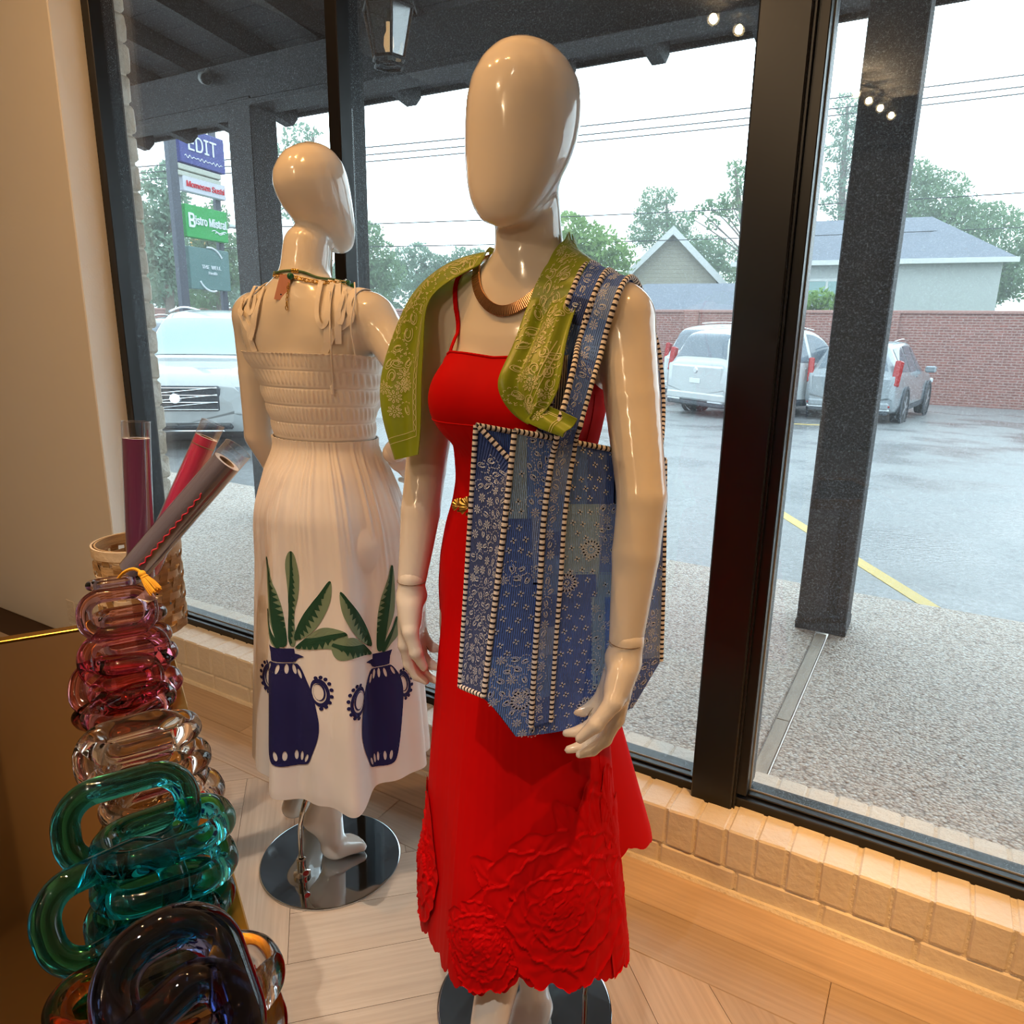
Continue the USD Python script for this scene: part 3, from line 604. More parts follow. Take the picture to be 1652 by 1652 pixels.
def leaves(centers, radii, n_each, size, seed):
    g = np.random.default_rng(seed); out_v, out_f = [], []; n0 = 0
    for c, r, n in zip(centers, radii, n_each):
        d = g.normal(size=(n, 3)); d /= np.linalg.norm(d, axis=1, keepdims=True)
        lump = .68 + .5 * meshkit.noise(d * 2.3 + c, seed)
        p = c + d * (r * lump * g.uniform(.35, 1.0, n) ** .5)[:, None] * np.array([1, 1, .85])
        a = g.normal(size=(n, 3)); a /= np.linalg.norm(a, axis=1, keepdims=True)
        b = np.cross(a, g.normal(size=(n, 3))); b /= np.linalg.norm(b, axis=1, keepdims=True)
        s = (size * g.uniform(.6, 1.3, n))[:, None]
        v = np.stack([p - a * s, p + b * s * .45, p + a * s, p - b * s * .45], 1)
        i = n0 + 4 * np.arange(n)[:, None]
        out_v.append(v.reshape(-1, 3)); out_f.append(np.concatenate([i + [0, 1, 2], i + [0, 2, 3]])); n0 += 4 * n
    return tri(np.vstack(out_v), np.vstack(out_f))
def tree(name, label, D, blobs, mat, dens=1.0, leaf=.13, trunk=None, group=None, seed=0):
    """blobs: (px, py, radius in px, depth offset in m) placed at distance D; the trunk runs from the ground through them."""
    cs, rs = [], []
    for b in blobs:
        dd = D + (b[3] if len(b) > 3 else 0)
        cs.append(at_d(b[0], b[1], dd)); rs.append(b[2] * 1.28 * dd / 1217)
    cs = np.array(cs); rs = np.array(rs); base = cs[:, :2].mean(0) if trunk is None else at_d(trunk, 500, D)[:2]
    t = thing(name, label, 'tree', (base[0], base[1], -1.0), group=group)
    o = np.array([base[0], base[1], -1.0])
    n = np.maximum((rs ** 2 / leaf ** 2 * 9 * dens).astype(int), 12)
    obj('foliage', leaves(cs - o, rs, n, leaf, seed), mat, t, kind='stuff')
    top = cs[np.argmax(cs[:, 2])] - o
    tr = smooth_path([(0, 0, 0), (0.1, 0, top[2] * .35), (top[0] * .6, top[1] * .6, top[2] * .7), tuple(top)], 14)
    obj('trunk', tube(tr, np.linspace(.16, .03, 14) * (top[2] / 7 + .4), 8), M_BARK, t)
    for k, c in enumerate(cs[:14]):
        c = c - o; f = tr[min(12, max(2, int(13 * np.clip(c[2] / max(top[2], .1), 0, 1) * .75)))]
        obj('branch', tube(smooth_path([f, (f + c) / 2 + [0, 0, .12], c], 6), [.05, .045, .04, .03, .025, .015], 5), M_BARK, t)
    return t
tree('leafy_tree', 'pale green tree standing left of the pylon sign', 36, [(246, 330, 34), (268, 300, 26), (284, 345, 26), (236, 395, 36), (272, 410, 34), (250, 455, 30), (215, 370, 30), (290, 440, 24), (275, 275, 14)], M_LEAF[1], seed=1)
tree('leafy_tree', 'mid green tree seen between the sign panels and the left porch post', 40, [(320, 420, 26), (350, 440, 26), (330, 380, 22), (362, 400, 26), (380, 430, 30), (345, 350, 20), (330, 475, 26)], M_LEAF[0], seed=2)
tree('sparse_tree', 'sparse thin-leaved tree between the porch post and the black mullion', 38, [(478, 218, 18), (495, 240, 14), (462, 240, 14), (505, 215, 12), (480, 270, 22), (470, 330, 24), (500, 300, 20)], M_LEAF[1], dens=.35, seed=3)
tree('leafy_tree', 'soft green tree just right of the black mullion', 42, [(592, 378, 22), (604, 412, 26), (588, 440, 30), (622, 440, 26), (575, 400, 22), (600, 468, 26), (570, 460, 30)], M_LEAF[0], seed=4)
tree('leafy_tree', 'low hazy trees left of the front mannequin shoulder', 48, [(650, 420, 20), (676, 408, 16), (664, 445, 26), (698, 425, 18), (720, 430, 20), (745, 412, 14), (700, 455, 26), (740, 450, 26), (775, 440, 24), (768, 415, 14)], M_LEAF[1], seed=5)
tree('bushy_tree', 'rounded bright green tree behind the green scarf', 34, [(918, 368, 26), (945, 385, 28), (975, 400, 28), (920, 410, 30), (1000, 415, 22), (955, 430, 30), (990, 440, 24), (905, 395, 20)], M_LEAF[2], seed=6)
tree('tall_tree', 'tall open-crowned tree behind the gabled house', 54, [(1052, 322, 16), (1075, 318, 14), (1040, 345, 14), (1062, 350, 20), (1035, 375, 20), (1070, 380, 30), (1100, 400, 30), (1130, 415, 30), (1095, 360, 18), (1120, 445, 30), (1160, 445, 30), (1150, 400, 20), (1180, 420, 26)], M_LEAF[0], dens=.8, seed=7)
tree('tall_tree', 'tall tree reaching in beside the left edge of the black column', 38, [(1186, 272, 12), (1196, 300, 16), (1176, 322, 14), (1160, 335, 12), (1190, 345, 18), (1142, 330, 8), (1128, 340, 8), (1116, 352, 8), (1150, 362, 10), (1208, 320, 18), (1215, 280, 16)], M_LEAF[0], dens=.6, seed=8, trunk=1230)
tree('tall_tree', 'tall feathery pine seen through the right window pane', 52, [(1368, 168, 16), (1380, 190, 16), (1352, 205, 14), (1372, 225, 18), (1348, 245, 16), (1376, 262, 18), (1345, 290, 16), (1368, 300, 14), (1340, 330, 14), (1362, 345, 16), (1335, 375, 16), (1360, 385, 20), (1330, 410, 22), (1400, 200, 22), (1410, 260, 22), (1405, 330, 24)], M_LEAF[1], dens=.55, seed=9, trunk=1345)
tree('leafy_tree', 'green tree beyond the front porch post at far right', 50, [(1460, 300, 40), (1500, 330, 44), (1480, 390, 44), (1540, 380, 50), (1600, 400, 54), (1440, 420, 36), (1520, 440, 40), (1580, 460, 40), (1640, 440, 40)], M_LEAF[0], seed=10)
tree('shrub', 'bright green shrubs on top of the brick wall at the right window', 27, [(1305, 488, 16), (1322, 482, 16), (1340, 490, 16), (1290, 492, 14), (1360, 488, 18), (1385, 490, 18)], M_LEAF[2], leaf=.11, seed=11)
tree('leafy_tree', 'hazy tree line closing the view behind the left bay', 55, [(215, 430, 40), (255, 470, 36), (300, 470, 40), (350, 480, 40), (400, 470, 40), (450, 460, 40), (500, 455, 40), (545, 460, 36), (140, 420, 50), (80, 400, 60)], M_LEAF[1], leaf=.18, seed=12)
tree('leafy_tree', 'hazy tree line closing the view between the two mannequins', 58, [(600, 470, 36), (650, 475, 36), (700, 475, 36), (750, 475, 36), (800, 470, 40), (850, 460, 40), (900, 455, 40)], M_LEAF[1], leaf=.18, seed=13)

# ---------------------------------------------------------------- cars
M_TYRE = pbr('tyre', lin(40, 42, 46), 0.7); M_RIM = pbr('alloy_rim', lin(150, 154, 160), 0.3, metal=0.8)
M_CARGLASS = pbr('car_glass', lin(150, 172, 180), 0.06, specular_ior_level=0.8); M_CARDARK = pbr('car_dark_glass', lin(84, 96, 108), 0.06, specular_ior_level=0.8)
M_PLASTIC = pbr('black_trim', lin(58, 64, 72), 0.5); M_REDLAMP = pbr('tail_lamp', lin(150, 10, 16), 0.2); M_HEADLAMP = pbr('head_lamp', lin(190, 200, 208), 0.1)
M_CHROME = pbr('chrome', lin(210, 214, 218), 0.12, metal=1.0)
M_PLATE = pbr('number_plate', lin(206, 212, 214), 0.5)
def paint(n, c): return pbr(n, c, 0.22, coat_weight=0.7, coat_roughness=0.05)
def car(name, label, loc, heading, L, Wd, H, mat, glass, pickup=False, face='front'):
    """Own frame: +x forward, origin on the ground under the centre."""
    yaw = math.atan2(heading[1], heading[0]); t = thing(name, label, 'car', loc, yaw)
    h = H / 1.7
    # stations: x, half width, floor z, belt z, roof z, roof half width
    st = np.array([(.500, .70, .34, .62, .70, .60), (.485, .86, .26, .72, .80, .74), (.44, .95, .23, .84, .93, .82), (.34, .98, .22, .94, 1.02, .84), (.235, .98, .22, .98, 1.07, .82),
                   (.20, .98, .22, .99, 1.14, .80), (.10, .99, .22, 1.00, 1.56, .68), (.02, .99, .22, 1.01, 1.67, .66), (-.12, .99, .22, 1.02, 1.70, .66), (-.28, .99, .22, 1.04, 1.68, .66),
                   (-.40, .98, .24, 1.06, 1.62, .65), (-.445, .96, .26, 1.06, 1.52, .63), (-.478, .94, .30, 1.05, 1.10, .78), (-.492, .92, .34, .98, 1.02, .80), (-.500, .84, .42, .70, .76, .74)])
    from scipy.interpolate import PchipInterpolator
    xs = st[::-1, 0]; fine = np.unique(np.r_[np.linspace(-.5, .5, 64), xs]); S = np.stack([PchipInterpolator(xs, st[::-1, k])(fine) for k in range(1, 6)], 1)
    hw, zb, zbelt, zr, wr = S[:, 0] * Wd / 2, S[:, 1] * h, S[:, 2] * h, S[:, 3] * h, S[:, 4] * Wd / 2
    zero = np.zeros_like(hw)
    sec = [(zero, zb), (hw * .88, zb), (hw * .97, zb + .05), (hw, zb + .18), (hw * 1.0, (zb + zbelt) / 2), (hw * .985, zbelt - .10), (hw * .96, zbelt), (hw * .96 * .55 + wr * .45, zbelt * .55 + (zr - .07) * .45),
           (wr * 1.0, zr - .07), (wr * .93, zr - .025), (wr * .7, zr - .004), (zero, zr)]
    G = np.stack([np.stack([fine * L, s[0], s[1]], 1) for s in sec], 1)                  # (station, section, 3)
    Gm = G[:, ::-1][:, 1:].copy(); Gm[..., 1] *= -1
    full = np.concatenate([G, Gm], 1)
    b = grid_mesh(full); caps = []
    for o, fl in ((0, 1), (len(fine) - 1, 0)):
        n = full.shape[1]; r_ = [o * n + k for k in range(n)]
        caps += [[r_[0], r_[k + 1 - fl], r_[k + fl]] for k in range(1, n - 1)]
    obj('body', tri(b.vertices, np.vstack([b.faces[:, ::-1], caps])), mat, t, smooth=38)
    def patch(x0, x1, i0, i1, off, mirror=False, k=8):
        """a patch of the body surface pushed out by off: stations x0..x1 (fractions), section rows i0..i1"""
        u = np.linspace(x0, x1, k); rows = np.linspace(i0, i1, 6)
        P = np.array([[[np.interp(r, range(12), [np.interp(x, fine, G[:, q, c]) for q in range(12)]) for c in range(3)] for r in rows] for x in u])
        n = grid_normals(P); cen = np.array([0, 0, .8 * h])
        if ((P - cen) * n).sum() < 0: n = -n
        P = P + n * off
        if mirror: P[..., 1] *= -1
        return grid_mesh(P)
    for s in (False, True):                                                             # side windows, doors
        for (a0, a1) in ((.145, -.005), (-.025, -.19), (-.215, -.375)): obj('side_window', patch(a0, a1, 6.15, 7.9, .006, s), glass, t, smooth=True)
        obj('sill_cladding', patch(.40, -.42, 1.6, 2.9, .012, s, 20), M_PLASTIC, t, smooth=True)
        sg = -1 if s else 1
        obj('mirror', cbox(.17 * L - .09, .17 * L + .07, sg * (Wd / 2) - .02 if sg > 0 else -Wd / 2 - .2, Wd / 2 + .2 if sg > 0 else -Wd / 2 + .02, 1.0 * h, 1.15 * h, .03), mat, t)
        obj('door_handle', cbox(-.06 * L, -.03 * L, sg * Wd * .49 - .012, sg * Wd * .49 + .02, .93 * h, .96 * h, .005), mat, t)
    gl = []
    for mirror in (False, True): gl.append(patch(.215, .095, 8.0, 11, .007, mirror))
    obj('windscreen', join([patch(.212, .092, 8.6, 11, .008, m_) for m_ in (False, True)]), glass, t, smooth=True)
    obj('rear_window', join([patch(-.430, -.474, 8.6, 11, .008, m_) for m_ in (False, True)]), M_CARDARK, t, smooth=True)
    for s in (-1, 1): obj('roof_rail', tube(smooth_path([(.06 * L, s * Wd * .30, 1.66 * h), (-.1 * L, s * Wd * .31, 1.735 * h), (-.3 * L, s * Wd * .31, 1.70 * h)], 12), .016, 6), M_CHROME, t)
    for fx in (.31, -.30):                                                               # wheels
        for s in (-1, 1):
            r = .36 * h; wv = obj('wheel', frame(lathe([(.02, .11), (r * .62, .11), (r * .68, .12), (r * .95, .11), (r, .07), (r, -.07), (r * .95, -.11), (.02, -.11)], 28), (fx * L, s * (Wd / 2 - .10), r), [1, 0, 0], [0, 0, -s], [0, s, 0]), M_TYRE, t, smooth=35)
            obj('rim', frame(join([lathe([(0, .118), (.07, .124), (.08, .116)], 16)] + [xf(cbox(.05, r * .62, -.03, .03, .105, .122, .004), rot=(0, 0, 2 * PI * q / 5)) for q in range(5)]), (fx * L, s * (Wd / 2 - .10), r), [1, 0, 0], [0, 0, -s], [0, s, 0]), M_RIM, wv)
            obj('wheel_arch', frame(lathe([(r * 1.02, .0), (r * 1.2, .0), (r * 1.2, .03), (r * 1.02, .03)], 28), (fx * L, s * (Wd / 2 - .012), r), [1, 0, 0], [0, 0, -s], [0, s, 0]), M_PLASTIC, t)
    X = .5 * L
    # front
    gr = obj('grille', cbox(X - .12, X + .02, -.52, .52, .50 * h, .80 * h, .03), M_PLASTIC, t)
    for k in range(7): obj('grille_bar', xf(cbox(-.005, .015, -.50, .50, -.006, .006, .003), (X + .022, 0, .53 * h + k * .042 * h), (.10 if k % 2 else -.0, 0, 0)), M_CHROME, gr)
    obj('badge', frame(lathe([(.075, 0), (.06, .02), (0, .02)], 20), (X + .02, 0, .66 * h), [0, 1, 0], [0, 0, 1], [1, 0, 0]), M_CHROME, gr)
    for s in (-1, 1):
        obj('head_lamp', xf(cbox(-.10, .05, -.20, .20, -.055, .055, .02), (X - .14, s * .70, .755 * h), (0, 0, -s * .35)), M_HEADLAMP, t)
        obj('air_intake', xf(cbox(-.08, .05, -.10, .10, -.15, .15, .03), (X - .11, s * .74, .46 * h), (0, 0, -s * .4)), M_PLASTIC, t)
        obj('tail_lamp', xf(cbox(-.04, .12, -.06, .06, -.26, .26, .02), (-X + .12, s * Wd * .445, 1.08 * h), (0, .20, s * .3)), M_REDLAMP, t)
        obj('rear_reflector', cbox(-X - .012, -X + .06, s * .66 - .16, s * .66 + .16, .40 * h, .44 * h, .01), M_REDLAMP, t)
        obj('exhaust_trim', cbox(-X - .02, -X + .08, s * .62 - .2, s * .62 + .2, .32 * h, .365 * h, .01), M_CHROME, t)
    obj('lower_grille', cbox(X - .15, X + .0, -.66, .66, .29 * h, .40 * h, .03), M_PLASTIC, t)
    obj('skid_trim', cbox(X - .10, X + .02, -.55, .55, .262 * h, .285 * h, .01), M_CHROME, t)
    obj('rear_bumper', cbox(-X - .03, -X + .2, -Wd * .43, Wd * .43, .34 * h, .50 * h, .04), mat, t); obj('bumper_cladding', cbox(-X - .02, -X + .25, -Wd * .42, Wd * .42, .24 * h, .33 * h, .03), M_PLASTIC, t)
    obj('tailgate_panel', cbox(-X - .002, -X + .1, -.78, .78, .54 * h, 1.0 * h, .05), mat, t)
    obj('number_plate', cbox(-X - .016, -X, -.16, .16, .66 * h, .75 * h, .01), M_PLATE, t); obj('badge', frame(lathe([(.07, 0), (.05, .02), (0, .02)], 16), (-X - .002, 0, .90 * h), [0, 1, 0], [0, 0, 1], [-1, 0, 0]), M_CHROME, t)
    return t
M_WHITECAR = paint('white_car_paint', lin(172, 177, 179)); M_GREYCAR = paint('grey_car_paint', lin(80, 90, 100)); M_SILVER = paint('silver_car_paint', lin(128, 136, 142))
hd = unit([.62, -.78])
def park(px, py, D, heading, off): p = at_d(px, py, D); p = p[:2] + np.array(heading) * off; return (p[0], p[1], lot_z(p[1]))
car('parked_car', 'white sports utility car parked nose-in with its grille towards the window', park(283, 640, 9.9, hd, -2.35), hd, 4.7, 1.94, 1.78, M_WHITECAR, M_CARGLASS)
car('parked_car', 'grey car parked behind the white one, half hidden by the brick reveal', park(236, 560, 13.2, hd, -2.2), hd, 4.6, 1.86, 1.72, M_GREYCAR, M_CARDARK)
hd2 = unit([.5, .866])
car('parked_car', 'large white sports utility car seen from behind, cut by the black column', park(1122, 600, 16.4, hd2, 2.55), hd2, 5.1, 2.02, 1.93, M_WHITECAR, M_CARDARK)
hd3 = unit([.12, 1.0])
car('parked_car', 'silver car seen from behind on both sides of the right-hand post', park(1370, 620, 17.0, hd3, 2.3), hd3, 4.6, 1.88, 1.72, M_SILVER, M_CARDARK)
car('parked_car', 'white car whose roof shows over the large white one', park(1225, 560, 21.5, hd2, 0), hd2, 5.2, 2.0, 2.10, M_WHITECAR, M_CARDARK)

# ================================================================ MANNEQUINS (distance fields meshed by surface nets)
def sd_cone(p, a, b, ra, rb):
    """round cone from a (radius ra) to b (radius rb), good enough as a smooth capsule with linear radius"""
    a, b = np.asarray(a, np.float32), np.asarray(b, np.float32); d = b - a
    t = np.clip(((p - a) @ d) / max(float(d @ d), 1e-9), 0, 1)
    return np.linalg.norm(p - a - t[..., None] * d, axis=-1) - (ra + (rb - ra) * t)
def sd_ell(p, c, r, R=None):
    q = p - np.asarray(c, np.float32)
    if R is not None: q = q @ np.asarray(R, np.float32)
    r = np.asarray(r, np.float32); k0 = np.linalg.norm(q / r, axis=-1); k1 = np.linalg.norm(q / r ** 2, axis=-1)
    return k0 * (k0 - 1) / np.maximum(k1, 1e-9)
def smin(a, b, k):
    h = np.clip(.5 + .5 * (b - a) / k, 0, 1); return b + (a - b) * h - k * h * (1 - h)
def surface_nets(f, lo, h):
    nx, ny, nz = f.shape; s = f < 0
    corners = [(i, j, k) for i in (0, 1) for j in (0, 1) for k in (0, 1)]
    cs = np.zeros((nx - 1, ny - 1, nz - 1), np.int8)
    for i, j, k in corners: cs += s[i:nx - 1 + i, j:ny - 1 + j, k:nz - 1 + k]
    act = (cs > 0) & (cs < 8); idx = np.full(act.shape, -1, np.int64); A = np.argwhere(act); idx[act] = np.arange(len(A))
    pos = np.zeros((len(A), 3)); cnt = np.zeros(len(A))
    for a in corners:
        for ax in range(3):
            if a[ax]: continue
            b = list(a); b[ax] = 1
            va = f[A[:, 0] + a[0], A[:, 1] + a[1], A[:, 2] + a[2]]; vb = f[A[:, 0] + b[0], A[:, 1] + b[1], A[:, 2] + b[2]]
            m = (va < 0) != (vb < 0); t = va / np.where(m, va - vb, 1)
            p = np.array(a, float) + np.outer(t, np.array(b) - np.array(a)); pos[m] += p[m]; cnt[m] += 1
    V = lo + h * (A + pos / cnt[:, None]); F = []
    for ax in range(3):
        u, w = (ax + 1) % 3, (ax + 2) % 3
        sl0 = [slice(1, n - 1) for n in f.shape]; sl1 = list(sl0); sl0[ax] = slice(0, f.shape[ax] - 1); sl1[ax] = slice(1, f.shape[ax])
        s0, s1 = s[tuple(sl0)], s[tuple(sl1)]; E = np.argwhere(s0 != s1); neg = s0[s0 != s1]
        off = np.ones(3, int); off[ax] = 0; E = E + off
        def cell(du, dw):
            q = E.copy(); q[:, u] += du; q[:, w] += dw; return idx[q[:, 0], q[:, 1], q[:, 2]]
        q = np.stack([cell(-1, -1), cell(0, -1), cell(0, 0), cell(-1, 0)], 1); q[~neg] = q[~neg][:, ::-1]
        F += [q[:, [0, 1, 2]], q[:, [0, 2, 3]]]
    return tri(V, np.concatenate(F))
def mesh_sdf(fn, lo, hi, h, relax=4):
    lo, hi = np.asarray(lo, float), np.asarray(hi, float); n = np.ceil((hi - lo) / h).astype(int) + 1
    ax = [lo[k] + h * np.arange(n[k]) for k in range(3)]; out = np.empty(n, np.float32)
    for i0 in range(0, n[0], 16):
        P = np.stack(np.meshgrid(ax[0][i0:i0 + 16], ax[1], ax[2], indexing='ij'), -1).astype(np.float32)
        out[i0:i0 + 16] = fn(P)
    m = surface_nets(out, lo, h)
    if relax: m = trimesh.smoothing.filter_taubin(m, .5, .52, iterations=relax)
    return m

# torso of the dress form, front is -y: z, half width, half depth, centre y
TZ = np.array([0.74, 0.80, 0.86, 0.92, 0.98, 1.04, 1.09, 1.13, 1.18, 1.23, 1.28, 1.33, 1.38, 1.42, 1.45, 1.48])
TX = np.array([.150, .160, .166, .166, .158, .142, .124, .117, .122, .132, .141, .146, .150, .146, .120, .070])
TY = np.array([.090, .096, .104, .108, .104, .094, .086, .082, .086, .092, .096, .094, .086, .074, .062, .050])
TC = np.array([.010, .012, .014, .014, .010, .004, .000, .000, .002, .004, .004, .006, .010, .014, .016, .016])
def sd_torso(p, bust=1.0):
    z = np.clip(p[..., 2], TZ[0], TZ[-1]); rx, ry, cy = (np.interp(z, TZ, a).astype(np.float32) for a in (TX, TY, TC))
    q = np.sqrt((p[..., 0] / rx) ** 2 + ((p[..., 1] - cy) / ry) ** 2 + 1e-9)
    d = (q - 1) * np.minimum(rx, ry)
    dz = np.maximum(p[..., 2] - TZ[-1], TZ[0] - p[..., 2]); d = np.where(dz > 0, np.sqrt(np.maximum(d, 0) ** 2 + dz ** 2), d)
    for s in (-1, 1):
        d = smin(d, sd_ell(p, (s * .066, -.074, 1.275), (.056, .050, .062)), .035)
        d = smin(d, sd_ell(p, (s * .062, .075, .90), (.075, .055, .085)), .05)       # seat
        d = smin(d, sd_ell(p, (s * .085, .060, 1.385), (.06, .040, .075)), .04)     # shoulder blades
    return d
def sd_head(p, c, yaw, pitch, hs=1.0):
    """featureless egg head: c is the middle of the skull; faces -y before yaw"""
    R = trimesh.transformations.euler_matrix(pitch, 0, yaw)[:3, :3]
    q = (p - np.asarray(c, np.float32)) @ R.astype(np.float32) / hs
    z = q[..., 2]; t = np.clip(z, -.150, .125)
    HZ = np.array([-.150, -.140, -.125, -.105, -.08, -.05, -.02, .01, .04, .07, .095, .112, .121, .125])
    HX = np.array([.004, .034, .050, .0635, .074, .082, .0865, .088, .087, .080, .065, .047, .027, .004])
    HF = np.array([.064, .080, .086, .089, .090, .0905, .091, .091, .089, .082, .067, .049, .029, .005])     # front of the face
    HB = np.array([-.056, -.030, -.010, .010, .035, .062, .084, .098, .104, .098, .080, .060, .035, .005])   # back of the skull
    rx, fr, bk = (np.interp(t, HZ, a).astype(np.float32) for a in (HX, HF, HB))
    cy = (bk - fr) / 2; ry = np.maximum((bk + fr) / 2, .004)
    k = np.sqrt((q[..., 0] / rx) ** 2 + ((q[..., 1] - cy) / ry) ** 2 + 1e-9)
    d = (k - 1) * np.minimum(rx, ry); dz = np.maximum(z - .125, -.150 - z)
    return np.where(dz > 0, np.sqrt(np.maximum(d, 0) ** 2 + dz ** 2), d) * hs
def limb(p, pts, radii, k=.012):
    k = .004
    d = None
    for a, b, ra, rb in zip(pts[:-1], pts[1:], radii[:-1], radii[1:]):
        e = sd_cone(p, a, b, ra, rb); d = e if d is None else smin(d, e, k)
    return d
def foot_sdf(p, ankle, heel, ball, toe):
    d = sd_cone(p, ankle, heel, .030, .026)
    a = np.array(ankle) * .55 + np.array(ball) * .45
    d = smin(d, limb(p, [ankle, a, ball], [.030, .029, .026], .02), .025)
    d = smin(d, sd_cone(p, heel, ball, .022, .022), .025)
    side = unit(np.cross(np.array(toe) - np.array(ball), [0, 0, 1.0])); f = np.array(toe) - np.array(ball)
    for o, l, r in ((-.030, .80, .0085), (-.016, .92, .009), (-.002, 1.0, .0095), (.013, 1.05, .0105), (.031, 1.02, .0135)):
        s0 = np.array(ball) + side * o * .8 + [0, 0, .004]; d = smin(d, sd_cone(p, s0, s0 + f * l + side * o * .15 - [0, 0, .004], r * 1.25, r), .010)
    d = smin(d, sd_ell(p, ball, (.036, .036, .022)), .02)
    return d
def body_sdf(j):
    def fn(p):
        d = sd_torso(p)
        nb, nt = j['neck']
        d = smin(d, limb(p, [nb, (np.array(nb) + nt) / 2, nt], [.062, .054, .053], .02), .055)
        d = smin(d, sd_head(p, j['head'], j['yaw'], j['pitch'], j.get('hs', 1.0)), .016)
        for s, (sh, el, wr) in ((1, j['armL']), (-1, j['armR'])):
            sh, el, wr = map(np.array, (sh, el, wr))
            d = smin(d, limb(p, [(s * .06, .014, 1.448), sh + [-.02 * s, .004, .012]], [.045, .050], .02), .035)     # trapezius and shoulder line
            m1, m2 = sh * .55 + el * .45, el * .62 + wr * .38
            d = smin(d, limb(p, [sh, m1, el, m2, wr], [.0475, .0420, .0375, .0360, .0264], .02), .024)
        for kn in ('legL', 'legR'):
            hip, knee, ank, heel, ball, toe = map(np.array, j[kn])
            cal = knee * .62 + ank * .38 + [0, .012 * j.get('back', 1), 0]
            d = smin(d, limb(p, [hip, hip * .5 + knee * .5, knee, cal, ank], [.082, .068, .050, .047, .030], .03), .03)
            d = smin(d, foot_sdf(p, ank, heel, ball, toe), .02)
        return d
    return fn

def hand_mesh(side, curl=(14, 26, 30), spread=1.0, thumb=0.0, h=.0026):
    """A hand hanging from the wrist at the origin, fingers along -z, thumb to the front (-y). side +1: her left hand (palm towards -x)."""
    pal = -side                                            # direction of the palm along x
    def fn(p):
        d = sd_cone(p, (0, 0, .012), (0, -.001, -.012), .0206, .0208)
        d2 = None
        for y, zk in ((-.027, -.088), (-.009, -.094), (.009, -.090), (.025, -.080)):
            e = sd_cone(p, (0, y * .55, -.02), (0, y, zk), .0145, .0118); d2 = e if d2 is None else smin(d2, e, .012)
        d = smin(d, d2, .018)
        d = smin(d, sd_ell(p, (pal * .010, -.022, -.045), (.015, .016, .028)), .014)       # ball of the thumb
        for q, (y, zk, L) in enumerate(((-.027, -.088, .074), (-.009, -.094, .082), (.009, -.090, .077), (.025, -.080, .061))):
            a = np.array([0, y, zk]); ang = 0; extra = q * 3.5
            for ph, (fl, r0, r1) in enumerate(((.46, .0103, .0090), (.30, .0090, .0080), (.24, .0080, .0056))):
                ang += math.radians(curl[ph] + extra * (.6 if ph else 1))
                dr = np.array([pal * math.sin(ang), (y * .12 / .03) * .12 * spread, -math.cos(ang)]); dr /= np.linalg.norm(dr)
                b = a + dr * L * fl; e = sd_cone(p, a, b, r0, r1); fd = e if ph == 0 else smin(fd, e, .004); a = b
            d = smin(d, fd, .0045)
        t = thumb
        tp = [(pal * .006, -.020, -.026), (pal * .016, -.040, -.055), (pal * (.024 + t), -.047, -.085), (pal * (.034 + 1.5 * t), -.044, -.110)]
        d = smin(d, limb(p, tp, [.0145, .0122, .0100, .0066], .006), .010)
        return d
    return mesh_sdf(fn, (-.09, -.085, -.195), (.09, .075, .05), h, 3)
def aim_hand(m, wrist, rot):
    m = m.copy(); T = trimesh.transformations.euler_matrix(*rot); T[:3, 3] = wrist; m.apply_transform(T); return m
M_MANN = pbr('glossy_white_mannequin', lin(240, 232, 222), 0.13, coat_weight=0.6, coat_roughness=0.03, ior=1.5)
M_MIRROR = pbr('mirror_steel', lin(196, 204, 210), 0.045, metal=1.0, bump=0.02, bscale=6)
M_STEELROD = pbr('chrome_rod', lin(214, 214, 212), 0.1, metal=1.0)

J1 = dict(neck=((0.004, .016, 1.455), (.000, -.004, 1.60)), head=(-.004, -.012, 1.690), yaw=0.03, pitch=-0.0,
          armL=((.176, .002, 1.405), (.247, -.066, 1.145), (.250, -.107, .930)), armR=((-.165, .004, 1.415), (-.193, -.020, 1.135), (-.178, -.086, .938)),
          legL=((.080, .010, .84), (.066, -.080, .50), (.064, -.215, .115), (.064, -.185, .07), (.068, -.275, .022), (.072, -.330, .016)),
          legR=((-.075, .010, .84), (-.030, -.030, .50), (.036, .012, .165), (.034, .055, .105), (.058, -.005, .024), (.070, -.062, .016)))
O1 = np.array([-.62, 1.09, 0.0]); B1 = np.array([-.594, 1.101, 0.0])
m1 = thing('mannequin', 'glossy white faceless mannequin wearing the red dress, facing into the shop', 'mannequin', B1)
D1 = O1 - B1
def base_disc(parent):
    obj('base_plate', lathe([(0, .006), (.180, .006), (.1845, .0045), (.185, .002), (.184, 0), (0, 0)], 96), M_MIRROR, parent, smooth=30)
BODY1 = mesh_sdf(body_sdf(J1), (-.33, -.42, -.01), (.34, .22, 1.84), .0065, 5)
BODY1.vertices += D1 + [0, 0, .006]
obj('body', BODY1, M_MANN, m1, smooth=True)
HL = hand_mesh(1, (12, 26, 24), .9, .010); HR = hand_mesh(-1, (10, 26, 30), 1.0, .004)
for _m in (HL, HR): _m.apply_scale(1.18)
def nail(par, pos, n, up, w, l):
    x = unit(np.cross(up, n)); m = xf(trimesh.creation.icosphere(2), sc=1.0); m.vertices = m.vertices * [w, l, .0012]
    obj('nail', frame(m, pos, x, unit(np.cross(n, x)), unit(n)), M_MANN, par, smooth=True)
